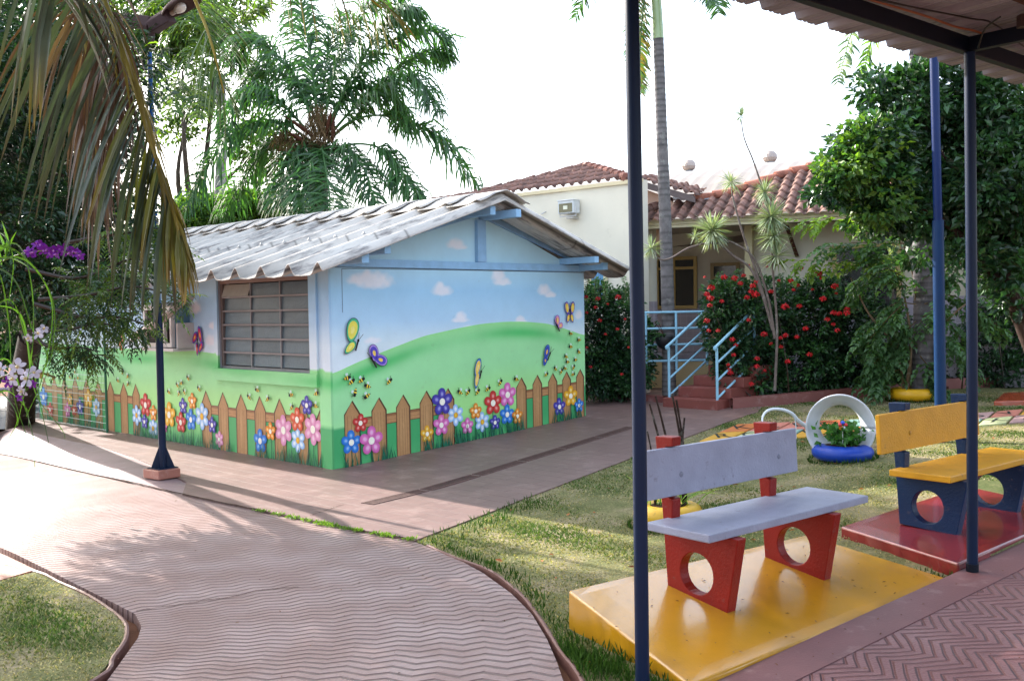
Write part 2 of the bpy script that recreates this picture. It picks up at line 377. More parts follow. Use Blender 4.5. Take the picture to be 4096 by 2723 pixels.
# ================================================================== GROUND
def W(x, y):                                      # the covered walk: a gentle ramp along B
    b = (np.asarray(x, float) - S2[0]) * B[0] + (np.asarray(y, float) - S2[1]) * B[1]
    return np.clip(.03 + .035 * b, .012, .55)
RED = S(122, 96, 90); REDL = S(168, 128, 118); REDK = S(128, 74, 68)
def soil():
    gx = np.concatenate([[-400, -150, -60, -30, -18], np.arange(-12, 26.1, .5), [32, 45, 80, 150, 400]])
    G = np.stack(np.meshgrid(gx, gx, indexing='ij'), -1); z = TP(G[..., 0], G[..., 1]) - .07
    mb = MB(); mb.grid(np.concatenate([G, z[..., None]], -1), S(112, 78, 60), sm=True)
    tag(mb.build('ground', M['soil'], origin=(0, 0, 0)), kind='structure')
soil()
joint = [(-300, 1003), (-60, 1034), (0, 1045), (77, 1061), (144, 1077), (216, 1094), (305, 1113), (420, 1140), (600, 1178), (760, 1210), (880, 1233), (950, 1245)]
jointP = [gr(*p, fn=TP) for p in joint]
rin = [gr(*p) for p in [(1005, 1267), (1049, 1284), (1113, 1319), (1178, 1366), (1225, 1413), (1260, 1471), (1283, 1524), (1298, 1568)]]
rext = [np.array([.34, 4.7, 0]), np.array([.2, 4.1, 0]), np.array([-.9, 3.2, 0]), np.array([-3.2, 1.3, 0])]
lin = [gr(*p, fn=TP) for p in [(-300, 1150), (0, 1260), (90, 1302), (193, 1354), (262, 1388), (311, 1413), (326, 1442), (318, 1468), (299, 1495), (246, 1568)]]
lext = [np.array([-2.55, 4.4, 0]), np.array([-3.2, 3.2, 0]), np.array([-4.2, 2.2, 0])]
tag(slab('path', jointP + rin + rext + lext[::-1] + lin[::-1], TP, 0, .09, M['path'], (1, 1, 1)), kind='structure')
# pavement round the classroom
ptop = [(-40, 1012), (37, 986), (82, 999), (165, 1017), (226, 1028), (300, 1052), (372, 1082), (430, 1112)]
ptopP = [gr(*p) for p in ptop]
edgeP = [gr(*p) for p in [(956, 1247), (1200, 1153), (1450, 1058), (1690, 968), (1745, 950), (1757, 936)]]
kerbline = [gr(*p) for p in [(1684, 942), (1779, 933.6), (1930, 919), (2086, 905), (2230, 893)]]
joint2 = [gr(*p) for p in joint[7:]]
farleft = [C0 + X * 8.8 + Y * 1.2, C0 + X * 5.6 + Y * 12, C0 + X * 1 + Y * 12]
pav = ptopP[1:] + joint2[:-1] + edgeP + [gr(1690, 925), gr(1640, 915), gr(1340, 880)] + farleft
tag(slab('pavement', pav, T, .012, .1, M['paver'], RED), kind='structure')
# sloping concrete apron between pavement and sunken path
def apron():
    mb = MB(); top = bezier([p + [0, 0, .01] for p in ptopP], 22)
    bot = bezier([gr(*p, fn=TP) + [0, 0, .012] for p in [(-80, 1036), (0, 1046), (77, 1061), (144, 1077), (216, 1094), (305, 1113), (420, 1140)]], 22)
    fade = np.linspace(0, 1, 22)[:, None] ** 3; sink = np.concatenate([0 * fade, 0 * fade, fade * -.02], 1)
    G = np.stack([bot + sink + (top - bot) * t + Z * (.03 * math.sin(math.pi * t)) * (1 - fade) for t in np.linspace(0, 1, 7)], 1)
    mb.grid(G, S(146, 124, 124), sm=True)
    bot = bot + sink; mb.quads(np.stack([bot[:-1], bot[:-1] - [0, 0, .08], bot[1:] - [0, 0, .08], bot[1:]], 1), S(90, 64, 58))
    tag(mb.build('ramp', M['concrete']), kind='structure')
apron()
# lawns
lout = [gr(*p, fn=TP) for p in [(82, 1316), (140, 1342), (199, 1369), (252, 1401), (283, 1428), (292, 1447), (287, 1477), (260, 1515), (214, 1568)]]
tag(slab('lawn', lout + [np.array([-2.75, 4.5, 0]), np.array([-3.4, 3.4, 0]), np.array([-9, 2, 0]), np.array([-9, 7.5, 0]), gr(0, 1337, fn=TP)], TP, .0, .06, M['turf'], (1, 1, 1)), kind='structure')
tag(slab('side_path', [gr(82, 1313, fn=TP), gr(0, 1337, fn=TP), np.array([-9, 7.4, 0]), np.array([-9, 9.5, 0]), gr(0, 1275, fn=TP)], TP, .006, .06, M['concrete'], S(150, 100, 84)), kind='structure')
rout = [gr(*p) for p in [(985, 1256), (1055, 1287), (1105, 1304), (1148, 1325), (1201, 1369), (1248, 1430), (1289, 1495), (1324, 1541), (1345, 1575)]]
wk = lambda b, c=-.43: S2 * [1, 1, 0] + B * b + CC * c
lawnR = [gr(958, 1247)] + rout + [np.array([.5, 4.75, 0]), wk(-.8), wk(2), wk(6), wk(16), wk(24, 3), wk(22, 8), kerbline[-1] + [6, 1.0, 0]] + kerbline[::-1] + edgeP[::-1][1:-1]
tag(slab('lawn', lawnR, T, .0, .06, M['turf'], (1, 1, 1)), kind='structure')
# drainage kerbs beside the path
def strip(name, pts, wd, z0, z1, fn, col, mt, n=40):
    P = bezier(pts, n); t = np.gradient(P, axis=0)[:, :2]; t /= np.linalg.norm(t, axis=1)[:, None]; nr = np.stack([-t[:, 1], t[:, 0], 0 * t[:, 0]], 1)
    base = fn(P[:, 0], P[:, 1]); wob = np.convolve(rng.normal(0, .006, n + 4), np.ones(5) / 5, 'valid')
    a = P - nr * wd / 2; b = P + nr * wd / 2; mb = MB()
    za, zb = np.stack([0 * base, 0 * base, base + z0], 1), np.stack([0 * base, 0 * base, base + z1 + wob], 1)
    a0, b0 = a * [1, 1, 0] + za, b * [1, 1, 0] + za; a1, b1 = a * [1, 1, 0] + zb, b * [1, 1, 0] + zb
    mid = (a1 + b1) / 2 + [0, 0, .006]
    mb.grid(np.stack([a0, a1, mid, b1, b0], 1), col)
    return tag(mb.build(name, mt), kind='structure')
strip('kerb', [p for p in rout[:9]], .026, -.07, .008, T, S(112, 76, 68), M['concrete'])
strip('kerb', [gr(-60, 1288, fn=TP)] + lout + [np.array([-2.75, 4.5, 0])], .026, -.07, .006, TP, S(112, 76, 68), M['concrete'])
strip('kerb', kerbline + [kerbline[-1] + [6, 1, 0]], .14, -.02, .17, T, REDK, M['concrete'], 20)
strip('kerb', [gr(1345, 915), gr(1440, 920), gr(1533, 928)], .14, -.02, .12, T, REDK, M['concrete'], 10)
# covered walk: smooth border and chevron floor
tag(slab('walkway_border', [wk(b, -.43) for b in (-6, -2, 2, 6, 16)] + [wk(16, -.72)] + [wk(b, -.72) for b in (6, 2, -2, -6)], W, 0, .15, M['concrete'], S(116, 76, 76), step=.5), kind='structure')
tag(slab('walkway', [wk(b, -.72) for b in (-6, -2, 2, 6, 16)] + [wk(16, -4.6)] + [wk(b, -4.6) for b in (6, 2, -2, -6)], W, -.006, .15, M['walk'], (1, 1, 1), step=.5), kind='structure')

# hedge beds behind the kerbs
tag(slab('flower_bed', [kerbline[0]] + kerbline[1:] + [kerbline[-1] + [6, 1, 0], kerbline[-1] + [6, 6, 0], gr(1760, 880) + [0, 1, 0]], T, .05, .05, M['soil'], S(70, 48, 38)), kind='structure')

# drain grates in the pavement
def grates():
    a, b = gr(842, 1164), gr(1456, 985); d = b - a; Ln = np.linalg.norm(d[:2]); d /= Ln; nrm = np.array([-d[1], d[0], 0]); seg = 6
    for i in range(seg):
        s0, s1 = Ln * i / seg + .02, Ln * (i + 1) / seg - .02
        z = lambda s: float(T(*(a + d * s)[:2])) + .0125
        o = a + d * s0; o[2] = z(s0)
        t = empty('drain_grate', o, 'slotted drain grate, ' + ['nearest the camera in the row', 'second nearest the camera in the row', 'third nearest the camera in the row', 'third farthest from the camera in the row', 'second farthest from the camera in the row', 'farthest from the camera, towards the stair'][i], 'grate', 'grates in a row along the pavement')
        mb = MB(); nb = int((s1 - s0) / .034)
        for k in range(nb):
            s = s0 + (s1 - s0) * (k + .5) / nb; q = a + d * s; q[2] = z(s)
            mb.cbox(q, .0085, .065, .006, S(92, 68, 62), ax=(d, nrm, Z))
        mb.build('bars', M['rust'], t)
        mb = MB()
        for sg in (-1, 1):
            p0 = a + d * s0 + nrm * .075 * sg; p1 = a + d * s1 + nrm * .075 * sg; p0[2], p1[2] = z(s0), z(s1)
            mb.box(p0 - nrm * .01 - [0, 0, .004], p1 - p0, nrm * .02, Z * .011, S(100, 76, 70))
        mb.build('frame', M['rust'], t)
        mb = MB(); q = a + d * s0 - nrm * .065; q2 = a + d * s1 - nrm * .065; q[2] = z(s0) + .001; q2[2] = z(s1) + .001
        mb.quads(np.array([[q, q2, q2 + nrm * .13, q + nrm * .13]]), S(42, 32, 30)); mb.build('channel', M['soil'], t)
grates()

# ================================================================== THE PAINTED CLASSROOM
ZT = 2.54; LU, LV = 4.86, 9.65; RIDGE_U = 2.42; ZR = 3.45
P3 = lambda u, v, z: C0 + X * u + Y * v + Z * z
room = empty('painted_classroom', C0 + X * 2.4 + Y * 4.8, 'small classroom painted with a fence, flowers and blue sky under a wavy white roof', 'classroom')
def sm_interp(u, xs, ys):
    a = 0
    for d in (-.12, -.06, 0, .06, .12): a = a + np.interp(np.asarray(u) + d, xs, ys) / 5
    return a
def hillR(u): return sm_interp(u, [0, .32, .85, 1.5, 2.15, 2.6, 3.1, 3.5, 4.0, 4.4, 4.86], [1.21, 1.32, 1.47, 1.64, 1.73, 1.78, 1.80, 1.79, 1.75, 1.66, 1.54])
CL6 = lambda x, y: (748.7 + .26856 * x, 547.1 + .26856 * y)
def toR(x, y): p = at_pl(x, y, C0, Y) - C0; return p @ X, p[2]
def toL(x, y): p = at_pl(x, y, C0, X) - C0; return p @ Y, p[2]
clR = [toR(*CL6(*c)) + (w * .0016, h * .0016) for *c, w, h in
       [(300, 370, 130, 60), (420, 385, 200, 90), (360, 340, 70, 60), (1005, 465, 120, 60), (985, 430, 60, 55), (1490, 340, 90, 90), (1520, 385, 120, 50), (1880, 460, 90, 70), (1930, 495, 90, 40), (1135, 65, 110, 60), (1170, 85, 90, 30), (1165, 690, 70, 60), (1160, 712, 110, 30), (1675, 705, 60, 40), (1680, 722, 90, 20), (2175, 670, 60, 60), (410, 890, 90, 35), (1790, 775, 90, 25), (1225, 770, 60, 18), (2110, 830, 80, 30)]]
clL = [toL(*p) + (w, h) for *p, w, h in [(447, 712, .22, .12), (490, 752, .12, .07), (485, 787, .16, .10), (330, 660, .3, .12), (240, 690, .3, .12), (420, 790, .2, .06), (160, 720, .3, .15)]]
sky_c = [(1.1, S(214, 220, 232)), (1.55, S(206, 220, 238)), (1.85, S(172, 203, 234)), (2.25, S(156, 198, 230)), (2.6, S(174, 210, 228)), (3.6, S(178, 214, 228))]
def base_paint(s, z, hill, clouds, side):
    """sky, clouds and meadow as painted on the render"""
    zz = [a for a, _ in sky_c]; c = np.stack([np.interp(z, zz, [q[1][i] for q in sky_c]) for i in range(3)], -1)
    wob = .5 * np.sin(s * 3.1 + z * 7) * np.sin(z * 5.3 - s * 1.7)
    c *= (1 + .02 * wob)[..., None]
    cl = np.zeros_like(s)
    for cu, cz, cw, ch in clouds:
        dz = (z - cz) / ch; dz = np.where(dz < 0, dz * 1.7, dz)
        rr = ((s - cu) / cw) ** 2 + dz ** 2 + .18 * np.sin(s * 41 + cz * 9) * np.sin(z * 37)
        cl = np.maximum(cl, np.clip(1.25 - rr, 0, 1))
    c = c + (np.array(S(226, 222, 226)) - c) * (np.clip(cl, 0, 1) ** .8 * .85)[..., None]
    gz = z - float(0); h = hill - z                              # depth below the hill line
    g0 = np.array(S(146, 212, 134)); g1 = np.array(S(84, 186, 104)); g2 = np.array(S(152, 214, 152)); g3 = np.array(S(158, 216, 132)); dk = np.array(S(52, 152, 92))
    k = np.exp(-((h - .16) / .09) ** 2) * (.62 + .38 * np.sin(s * 2.3 + side))
    g = g2 + (g3 - g2) * smooth(.5, 1.1, h)[..., None]
    g = g + (g0 - g) * np.exp(-h / .06)[..., None]
    g = g + (g1 - g) * np.clip(k, 0, 1)[..., None]
    return np.where((h > 0)[..., None], g, c), dk
def wallR():
    nu, nz = 244, 150
    u = np.linspace(0, LU, nu); hl = hillR(u); t1 = np.linspace(0, 1, 75)
    Zz = np.concatenate([-.12 + (hl - .0006 + .12)[:, None] * t1, (hl + .0006)[:, None] + (ZT - hl - .0006)[:, None] * t1], 1); U = np.repeat(u[:, None], 150, 1)
    c, dk = base_paint(U, Zz, hillR(U), clR, 0)
    g = Zz - .051 * U                                            # height above the pavement
    dark = smooth(.98, .80, Zz + .05 * np.sin(U * 5)) * np.where((U > 2.12) & (U < 3.42), smooth(.55, .25, g), 1)
    dark = np.where(U > 3.4, smooth(.84, .78, g), dark) * 1.0
    rail = np.where(U < 2.15, smooth(.54, .50, g), np.where(U < 3.42, smooth(.42, .15, g), smooth(.52, .48, g)))
    c = c + (dk - c) * (rail * .95)[..., None]
    c = c + (np.array(S(84, 170, 104)) - c) * (.5 * smooth(.25, .0, g))[..., None]
    mb = MB(); G = C0 + U[..., None] * X + Zz[..., None] * Z
    mb.grid(G, np.minimum(c * 1.14, .86)); mb.build('gable_wall', M['plaster'], room)
    # triangle above the tie beam, set back a little
    mb = MB(); nu = 90
    for side in (0, 1):
        uu = np.linspace(0, RIDGE_U, nu) if side == 0 else np.linspace(RIDGE_U, LU, nu)
        ztop = ZT + (ZR - ZT) * (uu / RIDGE_U if side == 0 else (LU - uu) / (LU - RIDGE_U))
        tt = np.linspace(0, 1, 40); Zg = ZT + (ztop - ZT)[:, None] * tt; Ug = np.repeat(uu[:, None], 40, 1)
        cc, _ = base_paint(Ug, Zg, np.full_like(Ug, 0.), clR, 0)
        mb.grid(C0 + Ug[..., None] * X + Zg[..., None] * Z + Y * .03, np.minimum(cc * 1.14, .86))
    mb.build('gable_panel', M['plaster'], room)
wallR()
WV0, WV1, WZ0, WZ1 = .43, 2.76, 1.205, 2.46
def hillL(v): return sm_interp(v, [0, .3, .45, 2.7, 3.5, 4.5, 6.2, 7.4, 9.7], [1.24, 1.27, 1.26, 1.40, 1.44, 1.45, 1.43, 1.46, 1.50])
def wallL():
    nv, nz = 440, 120
    mb = MB()
    def piece(va, vb, za, zb, n, warp):
        vv = np.linspace(va, vb, n); t1 = np.linspace(0, 1, 70)
        if warp: hl = hillL(vv); Zz = np.concatenate([za + (hl - .0006 - za)[:, None] * t1, (hl + .0006)[:, None] + (zb - hl - .0006)[:, None] * t1], 1)
        else: Zz = np.repeat((za + (zb - za) * t1)[None], n, 0)
        V = np.repeat(vv[:, None], Zz.shape[1], 1); c, dk = base_paint(V, Zz, hillL(V), clL, 2)
        c = c + (dk - c) * (.85 * np.where((V > 3.4) & (V < 5.6), smooth(.45, .05, Zz), smooth(.56, .52, Zz)) * smooth(.8, .6, Zz))[..., None]
        c = c + (np.array(S(186, 224, 122)) - c) * (smooth(1.1, .75, Zz) * smooth(.5, .62, Zz) * .35)[..., None]
        mb.grid(C0 + V[..., None] * Y + Zz[..., None] * Z, np.minimum(c * 1.1, .86))
    piece(0, WV0, -.3, ZT + .02, 24, True); piece(WV1, LV, -.3, ZT + .02, 320, True); piece(WV0, WV1, -.3, WZ0, 110, False); piece(WV0, WV1, WZ1, ZT + .02, 60, False)
    # reveals of the window opening
    d = X * .12; q = []
    a, b, e, f = P3(0, WV0, WZ0), P3(0, WV1, WZ0), P3(0, WV1, WZ1), P3(0, WV0, WZ1)
    for p0, p1 in ((a, b), (b, e), (e, f), (f, a)): q.append([p0, p1, p1 + d, p0 + d])
    mb.quads(np.array(q), S(150, 152, 160))
    mb.build('side_wall', M['plaster'], room)
    # back and far walls
    mb = MB(); mb.quads(np.array([[P3(LU, 0, -.1), P3(LU, LV, -.1), P3(LU, LV, ZT), P3(LU, 0, ZT)], [P3(0, LV, -.3), P3(LU, LV, -.1), P3(LU, LV, ZT), P3(0, LV, ZT)],
                  ]), S(150, 190, 225))
    mb.add([P3(0, LV - .02, ZT), P3(LU, LV - .02, ZT), P3(RIDGE_U, LV - .02, ZR)], [(0, 1, 2)], S(150, 190, 225)); mb.build('rear_wall', M['plaster'], room)
wallL()

# ---- painted mural figures, a thin coat of coloured paint on the walls
class Paint:
    def __init__(s, o, ax, nrm): s.mb = MB(); s.o = o; s.ax = ax; s.n = nrm; s.k = 0; s.H = []
    def fan(s, pts, cin, cout, lay, ctr=None):
        pts = np.asarray(pts, float); c = pts.mean(0) if ctr is None else np.asarray(ctr); k = len(pts)
        A = np.concatenate([[c], pts]); V = s.o + A[:, :1] * s.ax + A[:, 1:] * Z + s.n * (.0012 + .0009 * lay)
        s.mb.add(V, [(0, i + 1, (i + 1) % k + 1) for i in range(k)], np.concatenate([[cin], np.tile(cout, (k, 1))]))
    def strip(s, p, q, wd, col, lay):
        p, q = np.asarray(p, float), np.asarray(q, float); d = q - p; d = d / (np.linalg.norm(d) + 1e-9); n = np.array([-d[1], d[0]]) * wd / 2
        s.fan([p - n, q - n, q + n, p + n], col, col, lay)
    def flower(s, u, z, r, kind, npet=5, rot=0.):
        pal = dict(blue=(S(70, 150, 225), S(38, 112, 200)), red=(S(225, 85, 72), S(190, 45, 45)), pink=(S(240, 150, 205), S(214, 98, 170)), yellow=(S(250, 205, 75), S(228, 160, 30)),
                   purple=(S(98, 88, 190), S(62, 52, 150)), white=(S(232, 240, 250), S(150, 190, 232)), orange=(S(250, 185, 70), S(226, 125, 35)), coral=(S(238, 120, 80), S(214, 78, 48)), rose=(S(242, 180, 205), S(222, 140, 180)))[kind]
        L0 = 10 + (s.k % 3) * 6; s.k += 1
        for i in range(npet):
            a = rot + math.pi / 2 + i * 2 * math.pi / npet + rng.normal(0, .04); cx, cz = u + .58 * r * math.cos(a), z + .58 * r * math.sin(a)
            for sc_, ci, co, ll in ((1.0, pal[1], pal[1], 0), (.86, pal[0], pal[1], 1), (.42, tuple(np.array(pal[0]) * .55 + .42 * np.array(S(250, 250, 250))), pal[0], 2)):
                th = np.linspace(0, 2 * math.pi, 16, endpoint=False)
                ra, rb = .46 * r * sc_, (.37 if npet == 5 else .33) * r * sc_ * (1 + .12 * np.cos(th))
                x = ra * np.cos(th); y = rb * np.sin(th)
                s.fan(np.stack([cx + x * math.cos(a) - y * math.sin(a), cz + x * math.sin(a) + y * math.cos(a)], 1), ci, co, L0 + ll)
        cc = (S(250, 200, 60), S(225, 160, 30)) if kind == 'white' else (S(255, 250, 225), S(250, 240, 225))
        th = np.linspace(0, 2 * math.pi, 18, endpoint=False); s.fan(np.stack([u + .27 * r * np.cos(th), z + .27 * r * np.sin(th)], 1), cc[0], cc[1], L0 + 4)
    def stem(s, u, z, zb):
        s.strip((u, z), (u + .01, zb), .012, S(28, 92, 70), 9)
    def picket(s, u0, u1, ztop, zb, shade=1):
        w_ = u1 - u0; m_ = (u0 + u1) / 2; sh = ztop - w_ * .75; col = np.array(S(178, 132, 86)) * shade; c2 = np.array(S(196, 150, 100)) * shade; dk = S(92, 58, 38)
        o = .010
        out = [(u0 - o, zb), (u1 + o + .014, zb), (u1 + o + .014, sh + .01), (m_ + .014, ztop + o * 2), (u0 - o, sh + .012)]
        s.fan(out, dk, dk, 3)
        s.fan([(u0, zb), (u1, zb), (u1, sh), (m_, ztop), (u0, sh)], c2, col, 4)
        for f in (.22, .45, .7, .86):
            uu = u0 + w_ * (f + rng.normal(0, .03)); s.strip((uu, zb + .02), (uu + rng.normal(0, .008), sh - .03 * rng.random()), .005, S(140, 96, 58), 5)
    def rail(s, u0, u1, z0, z1):
        s.fan([(u0, z0 - .008), (u1, z1 - .008), (u1, z1 + .128), (u0, z0 + .128)], S(92, 58, 38), S(92, 58, 38), 1)
        s.fan([(u0, z0), (u1, z1), (u1, z1 + .095), (u0, z0 + .095)], S(196, 145, 95), S(178, 128, 84), 2)
        s.fan([(u0, z0 + .098), (u1, z1 + .098), (u1, z1 + .12), (u0, z0 + .12)], S(150, 100, 64), S(150, 100, 64), 2)
        s.strip((u0, z0 + .05), (u1, z1 + .045), .004, S(140, 96, 58), 3)
    def grass(s, u0, u1, zf, h=.22, dens=55):
        for _ in range(int((u1 - u0) * dens)):
            u = rng.uniform(u0, u1); z = zf(u) - .01; l = h * rng.uniform(.35, 1.1); b = rng.normal(0, .22) * l; w_ = .011
            c = np.array(S(30, 100, 74)) * rng.uniform(.7, 1.35); s.fan([(u - w_, z), (u + w_, z), (u + b * .55 + w_ * .4, z + l * .6), (u + b, z + l)], c, c, 30 + int(rng.integers(0, 3)))
    def bee(s, u, z, r=.045, flip=1, tilt=.5):
        ca, sa = math.cos(tilt), math.sin(tilt)
        def q(x, y): return (u + flip * r * (x * ca - y * sa), z + r * (x * sa + y * ca))
        for i, (x0, x1, h0, h1) in enumerate(((-1.25, -.85, .02, .18), (-.85, -.5, .18, .36), (-.5, -.15, .36, .46), (-.15, .2, .46, .5), (.2, .5, .5, .44))):
            c = S(32, 26, 24) if i % 2 == 0 else S(244, 206, 60); s.fan([q(x0, -h0), q(x1, -h1), q(x1, h1), q(x0, h0)], c, c, 30)
        th = np.linspace(0, 6.283, 9, endpoint=False); s.fan([q(.75 + .36 * math.cos(t), .4 * math.sin(t)) for t in th], S(26, 22, 22), S(26, 22, 22), 31)
        for dx in (.0, .35): s.fan([q(dx + .22 * math.cos(t) - .15, .85 + .42 * math.sin(t)) for t in th], S(235, 245, 240), S(190, 220, 205), 29)
        for dx in (.7, .95): s.strip(q(dx, .3), q(dx + .3, .85), .006, S(32, 26, 24), 31)
    def butterfly(s, u, z, wings, body, cols, rot=0.):
        ca, sa = math.cos(rot), math.sin(rot)
        for (wx, wz, ra, rb, an) in wings:
            for k_, (sc_, c) in enumerate(zip((1.0, .93, .74, .32), cols)):
                th = np.linspace(0, 6.283, 22, endpoint=False); x = ra * sc_ * np.cos(th); y = rb * sc_ * np.sin(th) * (1 + .18 * np.cos(th))
                xx = wx + x * math.cos(an) - y * math.sin(an); yy = wz + x * math.sin(an) + y * math.cos(an)
                s.fan(np.stack([u + xx * ca - yy * sa, z + xx * sa + yy * ca], 1), c, c, 32 + k_)
        (bx0, bz0), (bx1, bz1) = body; f = lambda x, y: (u + x * ca - y * sa, z + x * sa + y * ca)
        s.strip(f(bx0, bz0), f(bx1, bz1), .026, S(34, 26, 30), 37)
        hx, hz = f(bx1, bz1); th = np.linspace(0, 6.283, 8, endpoint=False); s.fan([(hx + .02 * math.cos(t), hz + .02 * math.sin(t)) for t in th], S(30, 24, 26), S(30, 24, 26), 37)
        dx, dz = bx1 - bx0, bz1 - bz0; n_ = math.hypot(dx, dz); dx /= n_; dz /= n_
        for sg in (-.5, .2): s.strip(f(bx1, bz1), f(bx1 + .1 * (dx - sg * dz), bz1 + .1 * (dz + sg * dx)), .006, S(34, 26, 30), 37)

PR = Paint(C0, X, -Y); zbR = lambda u: .051 * u + .0
D3 = lambda x, y: toR(748.7 + .26856 * x, 777.5 + .26856 * y)
D4 = lambda x, y: toL(57.6 + .30518 * x, 835.1 + .30518 * y)
pk = [(168, 288, 552), (402, 515, 524), (613, 718, 499), (815, 916, 465), (1003, 1097, 443), (1643, 1718, 350), (1783, 1852, 328), (1917, 1983, 311), (2037, 2100, 298), (2157, 2213, 278)]
pku = []
for a, b, t in pk:
    u0, u1 = D3(a, t + 90)[0], D3(b, t + 90)[0]; zt = D3((a + b) / 2, t)[1]; pku.append((u0, u1, zt)); PR.picket(u0, u1, zt, zbR(u0) - .02)
for i in (0, 1, 2, 3, 5, 6, 7, 8):
    a = pku[i][1] + .015; b = pku[i + 1][0]; PR.rail(a, b, zbR(a) + (.477 - .003 * i), zbR(b) + (.475 - .003 * i))
fl = [(222, 898, 100, 'blue'), (297, 732, 77, 'red'), (390, 882, 118, 'pink'), (872, 825, 70, 'yellow'), (999, 549, 112, 'purple'), (989, 749, 87, 'pink'), (1117, 664, 88, 'white'), (1215, 757, 68, 'pink'), (1285, 629, 66, 'orange'), (1345, 722, 82, 'white'), (1435, 560, 100, 'red'), (1450, 727, 62, 'purple'), (1562, 490, 100, 'pink'), (1556, 659, 82, 'blue'), (1642, 672, 64, 'orange'), (2007, 593, 74, 'purple'), (2101, 500, 84, 'yellow'), (2171, 580, 56, 'blue')]
for x, y, r, k in fl:
    u, z = D3(x, y); r_ = (D3(x, y - r)[1] - z) * 1.03; PR.stem(u, z, zbR(u)); PR.flower(u, z, r_, k, 6 if k == 'white' else 5)
for a, b in ((150, 290), (400, 590), (820, 900), (905, 1720), (1920, 2200)): PR.grass(D3(a, 900)[0], min(4.8, D3(b, 700)[0]), zbR, .24 if a != 905 else .27)
for x, y, f, t in [(180, 345, 1, .2), (218, 378, 1, .6), (303, 365, 1, .5), (353, 415, -1, -.3), (248, 468, -1, 1.3), (350, 500, -1, .5), (541, 375, 1, .7), (1147, 467, -1, -.5), (1216, 468, 1, .8), (1299, 465, 1, .8), (1386, 440, 1, .5), (1493, 385, 1, .9), (1630, 357, -1, -.3), (1887, 317, 1, .5), (1966, 267, -1, -.7), (2017, 290, 1, .9), (2048, 263, -1, -.3), (2070, 208, -1, -.1), (2057, 163, -1, -.3), (2097, 78, -1, -.1), (2167, 122, -1, -.5), (2138, 190, -1, 0), (2122, 255, 1, .9), (2116, 315, 1, .2), (2168, 20, -1, 0), (2098, -34, -1, -.2)]:
    u, z = D3(x, y); PR.bee(u, z, .052 if x < 1700 else .045, f, t if f > 0 else -t)
C6 = lambda x, y: toR(748.7 + .3673 * x, 547.1 + .3673 * y)
GY = [S(40, 62, 60), S(70, 185, 135), S(238, 222, 90), S(246, 232, 130)]; PP = [S(40, 30, 90), S(170, 140, 212), S(88, 70, 186), S(244, 206, 90)]; BY = [S(30, 50, 90), S(70, 130, 195), S(245, 205, 95), S(250, 220, 140)]; YP = [S(50, 36, 110), S(120, 90, 190), S(246, 206, 70), S(250, 222, 110)]; PK = [S(80, 60, 140), S(190, 140, 215), S(240, 160, 150), S(250, 210, 110)]; RP = [S(48, 34, 120), S(96, 70, 190), S(206, 60, 100), S(246, 190, 80)]
u, z = C6(175, 625); PR.butterfly(u, z, [(-.03, .09, .16, .095, 1.35), (-.06, -.13, .11, .055, .75)], ((.02, -.17), (.06, -.04)), GY, -.05)
u, z = C6(312, 748); PR.butterfly(u, z, [(-.03, .05, .12, .075, 1.9), (.07, -.04, .12, .07, -.35)], ((.0, -.14), (-.08, -.01)), PP)
u, z = C6(950, 850); PR.butterfly(u, z, [(.0, .08, .14, .055, 1.25), (-.02, -.09, .13, .045, 1.35)], ((.03, -.08), (.06, .02)), BY)
u, z = C6(1380, 738); PR.butterfly(u, z, [(.01, .05, .12, .055, 1.25), (-.03, -.08, .08, .045, 1.2)], ((.02, -.08), (.08, .03)), [S(24, 30, 80), S(60, 110, 190), S(60, 70, 170), S(246, 190, 70)])
u, z = C6(1527, 465); PR.butterfly(u, z, [(-.065, .06, .1, .05, 1.75), (.065, .06, .1, .05, 1.4), (-.04, -.1, .075, .038, 1.3), (.05, -.1, .075, .038, 1.85)], ((0, -.1), (0, .03)), YP)
u, z = C6(1452, 540); PR.butterfly(u, z, [(-.01, .05, .085, .055, 1.6), (.06, -.03, .06, .045, .3)], ((.03, -.12), (-.03, -.02)), PK)
PR.strip(toR(787, 619), toR(1060, 622), .007, S(96, 110, 130), 1); PR.strip(toR(1060, 622), toR(1341, 628), .007, S(96, 110, 130), 1); PR.strip(toR(787, 619), toR(789, 720), .009, S(110, 125, 150), 1)
PR.mb.build('gable_mural', M['paint'], room)

